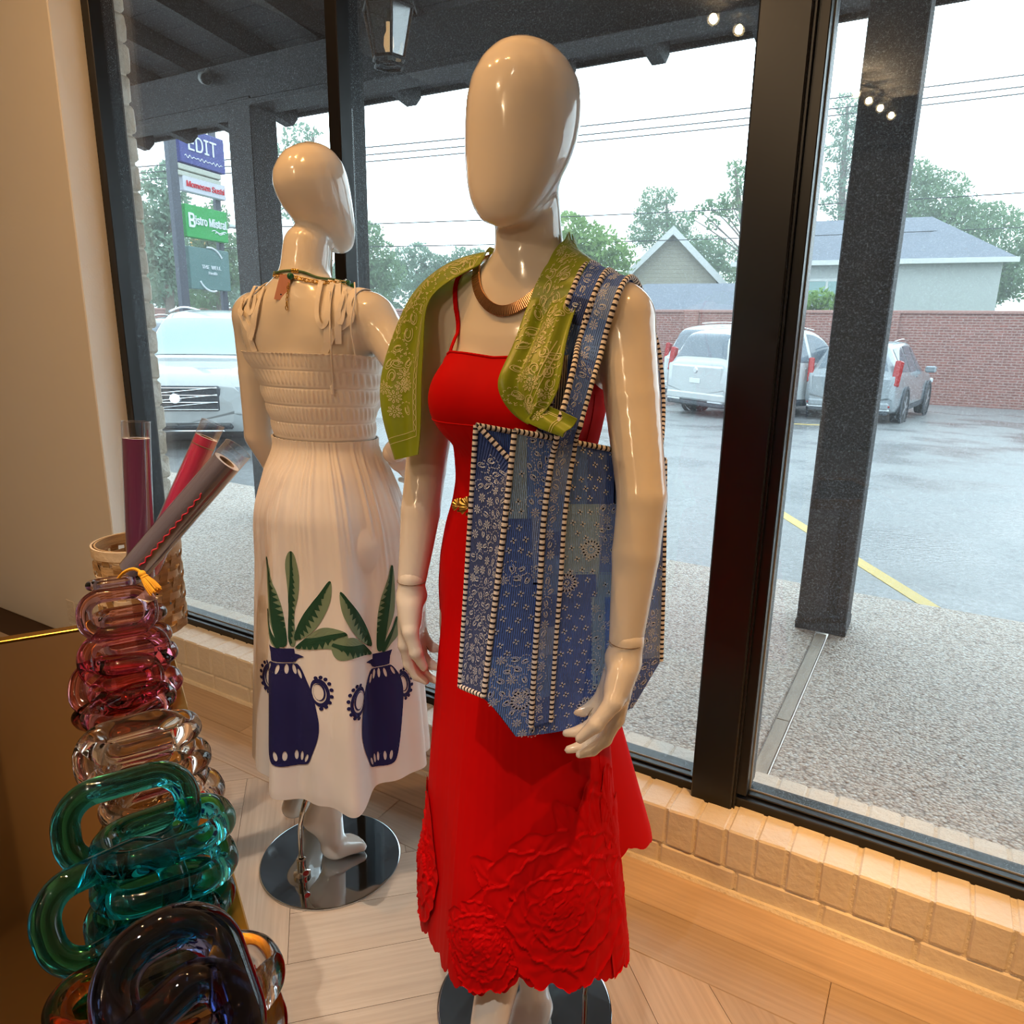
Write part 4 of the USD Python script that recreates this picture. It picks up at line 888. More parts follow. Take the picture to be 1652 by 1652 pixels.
def hand(par, m, wrist, rot, name='hand'):
    hm = obj(name, aim_hand(m, wrist, rot), M_MANN, par, smooth=True)
    ring = tube([(.0262 * math.cos(a), .0262 * math.sin(a), .012) for a in np.linspace(0, 2 * PI, 40, endpoint=False)], .0006, 5, closed=True); obj('wrist_seam', aim_hand(ring, wrist, (0, 0, 0)), pbr('seam_line', lin(120, 96, 76), .6), par)
    return hm
hand(m1, HL, D1 + [.252, -.109, .925], (.12, .16, .72)); hand(m1, HR, D1 + [-.177, -.088, .933], (.10, .05, .22))
base_disc(m1)
obj('support_rod', tube(smooth_path([(.10, .09, .005), (.10, .09, .20), (.09, .07, .26), (.05, .03, .34)], 24), .006, 10), M_STEELROD, m1, smooth=True)

J2 = dict(neck=((.014, .018, 1.455), (.016, -.006, 1.57)), head=(.004, -.022, 1.680), yaw=-0.30, pitch=-0.20, hs=0.86,
          armL=((.166, .004, 1.415), (.200, -.010, 1.135), (.160, -.10, .93)), armR=((-.166, .004, 1.415), (-.345, .075, 1.215), (-.190, .005, 1.128)),
          legL=((.080, .010, .84), (.120, -.06, .50), (.158, -.010, .160), (.162, .026, .112), (.160, -.070, .030), (.162, -.125, .020)),
          legR=((-.075, .010, .84), (.000, -.02, .50), (.034, .036, .215), (.068, .058, .120), (.030, .022, .022), (-.010, -.028, .016)), back=1)
O2 = np.array([-1.229, 1.254, 0.0]); B2 = np.array([-1.257, 1.212, 0.0]); YAW2 = PI + math.radians(9); SC2 = .990
m2 = thing('mannequin', 'glossy white faceless mannequin in the white dress, turned towards the window', 'mannequin', B2)
R2 = trimesh.transformations.rotation_matrix(YAW2, [0, 0, 1])[:3, :3]
D2 = O2 - B2
RV2 = np.array([.694, .72, 0])
def lean2(z): return np.interp(z, [.85, 1.45, 1.75], [0, -.027, -.016])[..., None] * RV2          # she leans a little out of the hip
def to2(v):
    w = np.asarray(v, float) * SC2 @ R2.T + D2; return w + lean2(w[..., 2])
BODY2 = mesh_sdf(body_sdf(J2), (-.42, -.22, -.01), (.30, .20, 1.84), .0065, 5)
BODY2.vertices = to2(BODY2.vertices) + [0, 0, .006]
obj('body', BODY2, M_MANN, m2, smooth=True)
for side, wr, rot in ((1, (.158, -.104, .925), (.35, .25, .2)), (-1, (-.186, -.005, 1.125), (-1.15, .0, .10))):
    m = aim_hand(HL if side == 1 else HR, wr, rot); m.vertices = to2(m.vertices); obj('hand', m, M_MANN, m2, smooth=True)
base_disc(m2)
rod0 = at_z(488, 1415, 0) - B2
obj('support_rod', tube(smooth_path([rod0 + [0, 0, .004], rod0 + [0.002, 0, .12], at_d(488, 1310, 1.68) - B2, at_d(496, 1282, 1.70) - B2, at_d(506, 1250, 1.725) - B2], 30), .0065, 12), M_STEELROD, m2, smooth=True)
obj('rod_collar', frame(lathe([(.0, .0), (.022, .0), (.022, .008), (.012, .012), (.012, .05), (.007, .052)], 20), rod0 + [0, 0, .006], [1, 0, 0], [0, 1, 0], [0, 0, 1]), M_STEELROD, m2, smooth=40)
obj('collar_knob', tube([rod0 + [.0, 0, .04], rod0 + [.022, -.012, .04], rod0 + [.034, -.018, .04]], [.004, .004, .008], 10), M_STEELROD, m2)

# ================================================================ CLOTHES
def radial(zs, th, extra, sdf=sd_torso):
    """distance from the axis at which the torso plus extra lies, for every (theta, z); theta 0 = front, +90 deg = her left"""
    T, Z = np.meshgrid(th, zs, indexing='ij'); dirs = np.stack([np.sin(T), -np.cos(T)], -1)
    lo, hi = np.zeros_like(T), np.full_like(T, .45)
    for _ in range(22):
        mid = (lo + hi) / 2; p = np.stack([dirs[..., 0] * mid, dirs[..., 1] * mid, Z], -1).astype(np.float32)
        ins = sdf(p) < extra; lo, hi = np.where(ins, mid, lo), np.where(ins, hi, mid)
    return (lo + hi) / 2
class Cloth:
    """A garment shell: radius R[theta, k] and height Z[theta, k] around a (moving) axis; at(theta, z) gives points and normals on it."""
    def __init__(s, th, Z, R, C):
        s.th, s.Z, s.R = th, Z, R
        s.V = np.stack([np.sin(th)[:, None] * R + C[..., 0], -np.cos(th)[:, None] * R + C[..., 1], Z], -1)
        s.N = grid_normals(s.V, True)
        out = np.stack([np.sin(th)[:, None] + 0 * R, -np.cos(th)[:, None] + 0 * R, 0 * R], -1)
        if (s.N * out).sum() < 0: s.N = -s.N
    def at(s, theta, z):
        n = len(s.th); t = (np.asarray(theta) % (2 * PI)) / (2 * PI) * n; i = np.floor(t).astype(int) % n; f = t - np.floor(t); j = (i + 1) % n
        def col(k):
            zz = s.Z[k]; m = zz.shape[-1]; kk = np.clip((z - zz[..., 0]) / (zz[..., -1] - zz[..., 0]) * (m - 1), 0, m - 1.001); a = np.floor(kk).astype(int); w = (kk - a)[..., None]
            return s.V[k, a] * (1 - w) + s.V[k, a + 1] * w, s.N[k, a] * (1 - w) + s.N[k, a + 1] * w
        A, B = col(i), col(j); f = f[..., None]
        return A[0] * (1 - f) + B[0] * f, A[1] * (1 - f) + B[1] * f
def flat_mesh(poly, size=.009):
    ms = []
    for g in getattr(poly, 'geoms', [poly]):
        if g.is_empty or g.area < 1e-8: continue
        v, f = trimesh.creation.triangulate_polygon(g, engine='earcut')
        if size: v, f = trimesh.remesh.subdivide_to_size(np.c_[v, np.zeros(len(v))], f, size, max_iter=12)
        else: v = np.c_[v, np.zeros(len(v))]
        ms.append(tri(v, f))
    m = join(ms); m.merge_vertices(); return m
def decal(poly, mapping, off, size=.009):
    """a flat shape laid on a surface: mapping(a, b) -> points, normals"""
    m = flat_mesh(poly, size); p, n = mapping(m.vertices[:, 0], m.vertices[:, 1]); return tri(p + n * off, m.faces)
def wrapd(t): return (t + PI) % (2 * PI) - PI

# ---------------------------------------------------------------- the red dress
def fabric(name, col, rough=.75, weave=900., bump=.12, sheen=.25, col2=None, **kw):
    if name in _mats: return _mats[name]
    return mk(name, {'t': ('texture_coordinate', {}), 'n': ('noise_texture', {'scale': weave, 'detail': 2.0}), 'n2': ('noise_texture', {'scale': 22.0, 'detail': 3.0}), 'a': ('math', {'math_type': 'add'}),
        'b': ('bump', {'strength': bump, 'distance': .003}), 'p': ('principled_bsdf', {'base_color': col, 'roughness': rough, 'sheen_weight': sheen, 'sheen_tint': col, 'sheen_roughness': .4, **kw})},
        [('t.object', 'n.vector'), ('t.object', 'n2.vector'), ('n.fac', 'a.value1'), ('n2.fac', 'a.value2'), ('a.value', 'b.height'), ('b.normal', 'p.normal')], 'p.BSDF')
M_RED = fabric('red_crepe', lin(208, 0, 4), .7, 1400., .05, .0, specular_ior_level=.12)
NTH, NZ = 360, 220
th = np.linspace(0, 2 * PI, NTH, endpoint=False); thd = np.degrees(wrapd(th))
def ang_interp(pts):
    a = np.array(sorted(pts)); a = np.vstack([a[-1] - [360, 0], a, a[0] + [360, 0]]); return np.interp(thd, a[:, 0], a[:, 1])
from scipy.ndimage import gaussian_filter1d
hem = gaussian_filter1d(ang_interp([(-170, .30), (-120, .26), (-62, .235), (-20, .262), (10, .275), (28, .297), (60, .285), (95, .255), (108, .28), (124, .39), (140, .375), (165, .33)]), 3, mode='wrap')
lob = np.abs(np.sin(th * 11.0 + .9 * np.sin(3 * th) + .4)) ** .7; small = np.abs(np.sin(th * 31 + np.sin(5 * th)))
hem = hem - .022 * lob - .006 * small + .012
neck = gaussian_filter1d(ang_interp([(-180, 1.26), (-120, 1.275), (-85, 1.30), (-52, 1.353), (-30, 1.352), (0, 1.347), (30, 1.350), (52, 1.353), (85, 1.30), (120, 1.275)]), 2, mode='wrap')
u = np.linspace(0, 1, NZ) ** .92
Z1 = hem[:, None] + (neck - hem)[:, None] * u
def sd_dress(p):
    """the torso with the cloth stretched straight across the bust"""
    d = sd_torso(p); e = sd_ell(p, (0, -.060, 1.268), (.128, .066, .070)); return smin(d, e, .03)
zs = np.linspace(.15, 1.40, 260); RT = radial(zs, th, .0055, sd_dress)
Rb = np.stack([np.interp(Z1[k], zs, RT[k]) for k in range(NTH)])
k_ = np.clip((1.06 - Z1) / (1.06 - .24), 0, 1)                              # 0 at the waist, 1 at the hem
ax_, ay_ = (.135 + .066 * k_ ** .85), .100 + .102 * k_ ** 1.15
ell = 1 / np.sqrt((np.sin(th)[:, None] / ax_) ** 2 + (np.cos(th)[:, None] / ay_) ** 2)
bumpf = sum(A * np.exp(-((wrapd(th - math.radians(c))) / math.radians(w)) ** 2) for A, c, w in ((.012, 90, 12), (-.040, 114, 10), (.112, 140, 12), (-.02, 168, 12), (.018, 190, 14), (-.014, 215, 12), (.018, 240, 13), (-.012, -95, 12), (.010, -68, 12), (-.008, -38, 14), (.008, -8, 16), (-.007, 22, 14), (.008, 55, 15)))
ell = ell + bumpf[:, None] * np.clip(k_ * 1.25 - .2, 0, 1)
ell = ell + .006 * np.sin(th * 5 + 1.0)[:, None] * k_
sh_ = sstep(.05, .34, k_)
R1 = np.where(k_ > 0, np.maximum(Rb, ell * sh_ + Rb * (1 - sh_)), Rb)
R1 = gaussian_filter1d(gaussian_filter1d(R1, 2.0, axis=0, mode='wrap'), 2.0, axis=1, mode='nearest')
C1 = np.stack([.043 * k_ ** 1.3, -.020 * k_ ** 1.3], -1)
DR = Cloth(th, Z1, R1, C1); DR.V += O1 - B1 + [0, 0, .006]
red = thing('red_dress', 'sleeveless red midi dress with scalloped hem and raised rose appliques', 'dress', B1)
def garment(c, t, name, mat, par):
    W = c.V - c.N * t; both = np.concatenate([c.V, W[:, ::-1], c.V[:, :1]], axis=1); m = grid_mesh(both, wrap_u=True)
    return obj(name, m, mat, par, smooth=60)
garment(DR, .0022, 'bodice_and_skirt', M_RED, red)
seam_t = math.radians(78)
def seam(c, t0, z0, z1, off, r, mat, par, name='seam', bend=0.):
    z = np.linspace(z0, z1, 60); p, n = c.at(np.full(60, t0) + bend * np.linspace(-.5, 1, 60) ** 2, z); obj(name, tube(p + n * off, r, 5), mat, par, smooth=True)
for s in (-1, 1): seam(DR, s * math.radians(80), .45, 1.29, .0002, .0011, M_RED, red)
zz = np.linspace(-58, 58, 80); p, n = DR.at(np.radians(zz), np.full(80, 1.232)); obj('bust_seam', tube(p + n * .0004, .0012, 5), M_RED, red, smooth=True)
tt = np.radians(np.linspace(-55, 55, 80)); pp = [DR.at(np.array([a]), np.array([np.interp(a % (2 * PI), th, neck) - .001])) for a in tt]
obj('neck_binding', tube([a[0][0] for a in pp], .0022, 6), M_RED, red, smooth=True)

# raised roses: petals in painter's order, each with a rolled rim
def applique(cloth, t0, z0, petals, w, h, mat, par, name, label=None, n=130, sgn=1.0):
    """petals: (a, b, ra, rb, rot, waves, level) in metres around (t0, z0) on the cloth"""
    A, B = np.meshgrid(np.linspace(-w, w, int(n * w / .15)), np.linspace(-h, h, int(n * h / .15)), indexing='ij'); H = np.zeros_like(A); on = np.zeros(A.shape, bool)
    for (a, b, ra, rb, rot, wv, lev) in petals:
        ca, sa_ = math.cos(rot), math.sin(rot); x, y = ((A - a) * ca + (B - b) * sa_) / ra, (-(A - a) * sa_ + (B - b) * ca) / rb
        r = np.hypot(x, y); ph = np.arctan2(y, x); edge = 1 + .10 * np.sin(wv * ph + rot * 3) + .05 * np.sin((2 * wv + 1) * ph); q = r / edge; m = q < 1
        hh = lev + .0030 * np.exp(-((1 - q) / .09) ** 2) + .0022 * (1 - q ** 2) + .0006 * np.sin(ph * 9 + q * 5) * (q > .3)
        H = np.where(m, hh, H); on |= m
    r0 = float(np.interp(t0 % (2 * PI), th, cloth.R[:, 30]))
    p, nn = cloth.at(t0 + sgn * A / r0, z0 + B); P = p + nn * (H + .0006)[..., None]
    m = grid_mesh(P); keep = on.ravel()[m.faces].all(1); f = m.faces[keep]
    if np.cross(*(m.vertices[f[0][[1, 2]]] - m.vertices[f[0][0]])) @ nn.reshape(-1, 3)[f[0][0]] < 0: f = f[:, ::-1]
    m = tri(m.vertices, f); m.remove_unreferenced_vertices(); return obj(name, m, mat, par, smooth=True, label=label)
rs = np.random.default_rng(5)
def rose(R, seed):
    g = np.random.default_rng(seed); P = []
    for ring, (rr, pr, cnt, lev) in enumerate(((.78, .50, 7, .001), (.52, .42, 6, .0035), (.30, .32, 5, .006), (.12, .22, 3, .0085))):
        for k in range(cnt):
            a = 2 * PI * (k + .5 * ring) / cnt + g.uniform(-.2, .2); P.append((R * rr * math.cos(a), R * rr * math.sin(a), R * pr * 1.15, R * pr * .85, a + PI / 2, 3 + ring % 2, lev + .0004 * k))
    P.append((0, 0, R * .13, R * .12, 0, 2, .011)); return P
def leafp(a, b, L, w, rot, lev=.001): return (a, b, L, w, rot, 2, lev)
applique(DR, math.radians(50), .405, [leafp(-.11, .03, .06, .03, 2.4), leafp(-.12, -.06, .075, .03, 3.5), leafp(.06, .13, .085, .026, 1.45), leafp(.085, .10, .09, .024, 1.7), leafp(.03, .12, .07, .025, 2.0)] + rose(.112, 3), .20, .23, M_RED, red, 'rose_applique')
applique(DR, math.radians(6), .335, [leafp(.0, .05, .06, .028, 1.2)] + rose(.058, 8), .11, .12, M_RED, red, 'rose_applique')
applique(DR, math.radians(-66), .345, [leafp(.03, .08, .09, .04, 1.9), leafp(-.02, .06, .08, .035, 1.2)] + rose(.085, 9), .14, .17, M_RED, red, 'rose_applique')
applique(DR, math.radians(86), .47, [leafp(-.01, .08, .085, .02, 1.5), leafp(.012, .02, .075, .02, 1.4), leafp(-.005, -.08, .08, .03, 1.7), leafp(.01, -.16, .07, .035, 1.2)], .06, .25, M_RED, red, 'leaf_applique')

def ribbon(path, width, nrm, t=.0012):
    """a flat band along a polyline; nrm: facing direction per point"""
    P = np.asarray(path, float); N = np.broadcast_to(np.asarray(nrm, float), P.shape); T = np.gradient(P, axis=0); S = np.cross(T, N); S /= np.maximum(np.linalg.norm(S, axis=1, keepdims=True), 1e-12)
    N = np.cross(S, T); N /= np.maximum(np.linalg.norm(N, axis=1, keepdims=True), 1e-12); w = np.broadcast_to(np.asarray(width, float), (len(P),))[:, None] / 2
    ring = np.stack([P - S * w + N * t / 2, P + S * w + N * t / 2, P + S * w - N * t / 2, P - S * w - N * t / 2], 1)
    m = grid_mesh(np.concatenate([ring, ring[:, :1]], 1)); k = len(P) - 1
    return tri(m.vertices, np.vstack([m.faces, [[0, 2, 1], [0, 3, 2], [k * 5, k * 5 + 1, k * 5 + 2], [k * 5, k * 5 + 2, k * 5 + 3]]]))

# march a ray, or a whole set of them, to a body surface (for laying things on the forms)
S1, S2 = body_sdf(J1), body_sdf(J2)
def f1(P): return S1((np.asarray(P) - O1 - [0, 0, .006]).astype(np.float32))
def f2(P):
    P = np.asarray(P, float); P = P - lean2(P[..., 2]); return S2(((P - O2 - [0, 0, .006]) @ R2 / SC2).astype(np.float32)) * SC2
def drape(fn, pts, out, lift=.004, it=12):
    """moves points along out (unit, per point or one) until they lie lift above the form"""
    P = np.array(pts, float); out = np.broadcast_to(np.asarray(out, float), P.shape)
    for _ in range(it):
        d = fn(P)[..., None] - lift; P = P - out * d * .8
    return P
def grad(fn, P, e=.004):
    P = np.asarray(P, float); g = np.stack([fn(P + e * np.eye(3)[k]) - fn(P - e * np.eye(3)[k]) for k in range(3)], -1); return g / np.maximum(np.linalg.norm(g, axis=-1, keepdims=True), 1e-9)
def settle(fn, P, lift=.003, it=14):
    P = np.array(P, float)
    for _ in range(it): P = P - grad(fn, P) * ((fn(P) - lift) * .7)[..., None]
    return P
def strap1(theta0, xtop, back_theta):
    p0 = DR.at(np.array([math.radians(theta0)]), np.array([1.350]))[0][0] + B1; p2 = DR.at(np.array([math.radians(back_theta)]), np.array([1.262]))[0][0] + B1
    mid = O1 + np.array([xtop, .012, 1.49]); P = smooth_path([p0, p0 * .5 + mid * .5 + [0, -.03, .01], mid, p2 * .5 + mid * .5 + [0, .03, .01], p2], 60)
    Q = settle(f1, P, .0025); w = np.clip(np.minimum(np.arange(60), 59 - np.arange(60)) / 6, 0, 1)[:, None]; Q = P * (1 - w) + Q * w
    obj('shoulder_strap', ribbon(Q - B1, .008, grad(f1, Q), .002), M_RED, red, smooth=40)
strap1(-50, -.118, -150); strap1(50, .118, 150)

# ---------------------------------------------------------------- the white dress
M_WHITE = fabric('white_cotton', lin(244, 236, 228), .85, 1100., .08, .1)
u = np.linspace(0, 1, 260)
hem2 = .315 / SC2 + .012 * np.sin(th * 3 + .6)
top2 = gaussian_filter1d(ang_interp([(-180, 1.345), (-120, 1.345), (-90, 1.335), (-50, 1.35), (0, 1.35), (50, 1.35), (90, 1.335), (120, 1.345)]), 3, mode='wrap')
WAIST = 1.150
NB = 120
Zb = WAIST + (top2 - WAIST)[:, None] * np.linspace(0, 1, NB); Zk = hem2[:, None] + (WAIST - hem2)[:, None] * np.linspace(0, 1, 170)
RT2 = radial(zs, th, .008)
Rbod = np.stack([np.interp(Zb[k], zs, RT2[k]) for k in range(NTH)])
v = np.linspace(0, 1, NB)[None]; band = (v * 5.0) % 1.0                                     # five tiers of shirring
tier = np.floor(v * 5.0); puff = np.sin(np.clip((band - .22) / .78, 0, 1) * PI) ** .8
ruch = np.sin(th[:, None] * (62 + 5 * (tier % 3)) + tier * 2.1 + 3.0 * band * (1 if True else 0) + .8 * np.sin(th[:, None] * 11 + tier))
Rbod = Rbod - .004 * np.exp(-((v - .25) / .35) ** 2) * (np.abs(np.sin(th[:, None])) ** 2) + (.0008 * puff + .0020 * ruch * puff) * sstep(0, .06, v) - .0010 * ((band * 4) % 1 < .3) * (band < .22) + .0035 * np.exp(-((1 - v) / .02) ** 2) * (1 + .6 * np.sin(th[:, None] * 74))
kk = np.clip((WAIST - Zk) / (WAIST - .33), 0, 1)
a2, b2 = .132 + .036 * sstep(0, .28, kk) + .052 * kk, .108 + .058 * sstep(0, .22, kk) + .060 * kk
el2 = 1 / np.sqrt((np.sin(th)[:, None] / a2) ** 2 + (np.cos(th)[:, None] / b2) ** 2)
g7 = np.random.default_rng(11); fold = sum(g7.uniform(.4, 1) * np.sin(th * n_ + g7.uniform(0, 6.3)) / n_ ** .5 for n_ in (5, 7, 9, 11, 14))
fold = fold / np.abs(fold).max(); fine = np.sin(th * 70 + 2 * np.sin(th * 13)) * .5 + np.sin(th * 43 + 1) * .5
camloc = (R2.T @ (EYEP - O2)); TCAM2 = math.atan2(camloc[0], -camloc[1])
big = .030 * np.exp(-(wrapd(th - TCAM2 - math.radians(4)) / math.radians(9)) ** 2) - .006 * np.exp(-(wrapd(th - TCAM2 - math.radians(24)) / math.radians(10)) ** 2) - .010 * np.exp(-(wrapd(th - TCAM2 + math.radians(18)) / math.radians(12)) ** 2)
el2 = el2 + (fold[:, None] * .021 + big[:, None]) * kk ** .9 + fine[:, None] * .0042 * np.exp(-((kk - .03) / .28) ** 2)
Rhip = np.stack([np.interp(np.maximum(Zk[k], 1.05), zs, RT2[k]) for k in range(NTH)])
s2 = sstep(0, .10, kk); R2_ = np.maximum(Rhip * (kk < .2), (Rhip + .004) * (1 - s2) + el2 * s2 + fine[:, None] * .0022 * np.exp(-(kk / .07) ** 2))
R2_ = np.where(kk < .03, np.maximum(R2_, Rbod[:, :1] + .0030), R2_)
Rfull = np.stack([np.interp(Zk[k], zs, RT2[k]) for k in range(NTH)]); R2_ = np.maximum(R2_, Rfull + .002)
hemlow = big - big.min(); Zk = Zk - (.016 * hemlow / hemlow.max())[:, None] * kk ** 4
Z2, RR2 = np.concatenate([Zk, Zb[:, 1:]], 1), np.concatenate([R2_, Rbod[:, 1:]], 1)
DWs = Cloth(th, Zk, R2_, np.zeros(Zk.shape + (2,))); DWb = Cloth(th, Zb, Rbod, np.zeros(Zb.shape + (2,)))
for c in (DWs, DWb): c.V = to2(c.V) + [0, 0, .006]; c.N = c.N @ R2.T
wd = thing('white_dress', 'white sundress with shirred bodice, shoulder ties and navy vase prints on the skirt', 'dress', B2)
garment(DWs, .002, 'skirt', M_WHITE, wd); garment(DWb, .003, 'shirred_bodice', M_WHITE, wd)

# prints: navy two-handled vases with green leaves, laid flat on the skirt near the hem
M_NAVY = pbr('navy_print', lin(22, 20, 84), .8); M_SAGE = pbr('sage_print', lin(128, 148, 116), .85); M_DKGREEN = pbr('dark_green_print', lin(28, 74, 48), .85)
PX = 4.13                                               # the outlines below are in a drawing of 4.13 units a pixel
def find_theta(cloth, base, px, py):
    T, Zq = np.meshgrid(np.linspace(TCAM2 - 1.5, TCAM2 + 1.5, 241), np.linspace(.33, 1.0, 160), indexing='ij'); p, n = cloth.at(T, Zq); w = p + base - EYEP; c = w @ CAMR
    e = (c[..., 0] / c[..., 2] * FPX + 826 - px) ** 2 + (c[..., 1] / c[..., 2] * FPX + 826 - py) ** 2; k = np.unravel_index(np.argmin(e), e.shape); return T[k], Zq[k]
def P_(pts, c): return Polygon([((x - c[0]) / PX / 662, -(y - c[1]) / PX / 612) for x, y in pts])
def ellp(cx, cy, rx, ry, rot, c): return affinity.rotate(affinity.scale(Point(0, 0).buffer(1, 12), rx / PX / 662, ry / PX / 612), rot, origin=(0, 0)).__class__(affinity.translate(affinity.rotate(affinity.scale(Point(0, 0).buffer(1, 12), rx / PX / 662, ry / PX / 612), rot, origin=(0, 0)), (cx - c[0]) / PX / 662, -(cy - c[1]) / PX / 612).exterior)
def smoothP(pts, c, n=60): q = smooth_path([(x, y, 0) for x, y in pts], n, closed=True); return P_([(a[0], a[1]) for a in q], c).buffer(0)
VC = (250, 1100)
vase_body = smoothP([(180, 795), (285, 795), (345, 870), (385, 960), (405, 1060), (415, 1150), (405, 1250), (372, 1360), (352, 1412), (318, 1436), (200, 1436), (168, 1392), (140, 1290), (110, 1150), (90, 1040), (88, 950), (110, 880), (150, 820)], VC, 80)
vase_neck = P_([(153, 706), (285, 712), (288, 742), (345, 752), (305, 770), (290, 792), (180, 790), (172, 742)], VC)
slots = [ellp(x, y, 9, 30, r, VC) for x, y, r in ((160, 838, -25), (212, 838, -12), (250, 835, 0), (284, 838, 10), (312, 862, 18), (205, 1378, 8), (240, 1378, 0), (284, 1376, 0), (312, 1380, -5), (340, 1386, -18))]
vase = union_all([vase_body, vase_neck]).difference(union_all(slots)).difference(P_([(178, 791), (300, 797), (300, 803), (178, 797)], VC))
ring = ellp(425, 955, 48, 88, 8, VC).difference(ellp(420, 955, 36, 62, 8, VC)); beads = [ellp(425 + 58 * math.cos(a), 955 + 96 * math.sin(a), 10, 11, 0, VC) for a in np.linspace(-1.9, 1.5, 9)]
handle = union_all([ring] + beads).difference(vase_body.buffer(-.002)); inner = ellp(422, 950, 30, 54, 6, VC).difference(ellp(418, 950, 25, 48, 6, VC))
hand_l = affinity.scale(union_all([handle, inner]), -1, 1, origin=(0, 0))
def leaf_shape(pts): return smoothP(pts, VC, 50)
LEAVES = [[(100, 195), (150, 270), (205, 370), (235, 470), (250, 600), (245, 700), (225, 700), (190, 620), (130, 520), (98, 420)], [(290, 130), (318, 200), (325, 310), (310, 420), (290, 520), (285, 700), (272, 700), (262, 500), (255, 300), (262, 160)],
          [(495, 290), (498, 380), (470, 470), (420, 560), (340, 640), (290, 660), (300, 590), (350, 490), (410, 400), (460, 330)], [(560, 600), (555, 660), (520, 690), (420, 690), (290, 710), (330, 660), (390, 600), (440, 565), (510, 570)],
          [(92, 515), (130, 560), (180, 620), (222, 705), (205, 708), (150, 665), (95, 630)]]
DARK = [[(98, 290), (140, 360), (190, 430), (230, 430), (248, 560), (246, 700), (230, 690), (195, 560), (140, 420)], [(292, 140), (280, 200), (275, 330), (285, 460), (305, 470), (288, 540), (285, 700), (274, 700), (262, 500), (256, 300), (266, 180)],
        [(492, 300), (470, 390), (430, 460), (380, 510), (420, 530), (350, 600), (292, 655), (310, 600), (370, 520), (430, 410)], [(555, 620), (480, 640), (400, 645), (330, 680), (292, 708), (400, 692), (480, 672), (550, 650)], [(92, 520), (120, 590), (170, 640), (220, 703), (190, 640), (140, 570)]]
VEINS = [[((x, y), (x + dx, y + dy)) for x, y, dx, dy in ((330, 610, 18, -60), (352, 585, 16, -52), (375, 560, 16, -48), (398, 530, 16, -44), (420, 500, 14, -42), (400, 640, 6, -40), (425, 637, 7, -42), (450, 634, 8, -42), (475, 630, 8, -40), (500, 626, 8, -34), (130, 400, -22, -50), (160, 470, -30, -50), (190, 540, -34, -44))]]
def print_on(px, py, mirror, par, wx=1.0):
    t0, z0 = find_theta(DWs, B2, px, py)
    q = DWs.at(np.array([t0, t0 + .02]), np.array([z0, z0]))[0] + B2 - EYEP; c = q @ CAMR; sg = 1 if (c[1, 0] / c[1, 2]) > (c[0, 0] / c[0, 2]) else -1
    r0 = float(np.interp(t0 % (2 * PI), th, DWs.R[:, 30]))
    def mp(a, b): return DWs.at(t0 + sg * a * wx / r0, z0 + b)
    fl = (lambda g: affinity.scale(g, -1, 1, origin=(0, 0))) if mirror else (lambda g: g)
    obj('vase_print', decal(fl(vase), mp, .0012), M_NAVY, par); obj('vase_handle_print', decal(fl(union_all([handle, inner])), mp, .0012, .006), M_NAVY, par); obj('vase_handle_print', decal(fl(hand_l), mp, .0012, .006), M_NAVY, par)
    for k, (L, Dk) in enumerate(zip(LEAVES, DARK)):
        if mirror and k == 1: continue
        lf = leaf_shape(L)
        a = obj('leaf_print', decal(fl(lf), mp, .0010), M_SAGE, par)
        q = np.array(L, float); tip = q[np.argmax(np.hypot(*(q - [262, 702]).T))]; bas = np.array([262, 702.]); ax2 = bas - tip; nn2 = np.array([-ax2[1], ax2[0]]) / np.hypot(*ax2); wd2 = np.abs((q - tip) @ nn2).max() * (1 if k != 1 else .8)
        s_ = np.linspace(0, 1.05, 90); saw = (s_ * 9 * max(1, np.hypot(*ax2) / 330)) % 1.0; off2 = wd2 * (-.12 - .62 * saw * np.clip(s_ * 3 - .35, 0, 1) * np.clip(2.4 - s_ * 2, 0, 1))
        pl = [tip + ax2 * t_ + nn2 * o_ for t_, o_ in zip(s_, off2)] + [tip + ax2 * t_ + nn2 * wd2 * (.16 + .5 * t_) for t_ in s_[::-1]]
        g = P_([(x, y) for x, y in pl], VC).buffer(0).intersection(lf)
        if not g.is_empty: obj('leaf_shade', decal(fl(g), mp, .0016, .006), M_DKGREEN, a)
print_on(463, 1147, False, wd, 1.36); print_on(614, 1150, True, wd, .95); print_on(700, 1140, False, wd) if False else None
# shoulder straps and their tied ends
def on_form(fn, px, py, lift, d0=1.2, d1=2.4):
    d = ray(px, py); t = d0
    for _ in range(80):
        e = float(fn((EYEP + d * t)[None])[0]) - lift
        if abs(e) < 3e-4: break
        t += e * .8
        if t > d1: t = None; break
    return None if t is None else EYEP + d * t
def tie(pts, width, lift=.004, name='shoulder_tie', r=None):
    P = [on_form(f2, *p, lift + (k % 2) * .002) for k, p in enumerate(pts)]; P = [p for p in P if p is not None]; Q = smooth_path(P, 40)
    if r: obj(name, tube(Q - B2, r, 7), M_WHITE, wd, smooth=True)
    else: obj(name, ribbon(Q - B2, width, grad(f2, Q), .0016), M_WHITE, wd, smooth=40)
tie([(518, 452), (513, 480), (511, 505), (514, 520), (519, 527), (526, 520), (530, 490), (536, 456)], .010, .005)
tie([(534, 452), (528, 500), (527, 555)], .013, .003); tie([(545, 452), (545, 500), (546, 555)], .013, .0045)
tie([(556, 452), (551, 485), (546, 515), (549, 522), (553, 510), (557, 470)], .008, .006)
tie([(532, 470), (533, 540), (536, 600), (537, 634)], .004, .009, 'tie_cord', .0018)
tie([(562, 452), (572, 456), (571, 490), (566, 522), (571, 560), (575, 590)], .004, .008, 'tie_cord', .0018)
tie([(535, 622), (537, 636)], .004, .010, 'tie_knot', .0036)
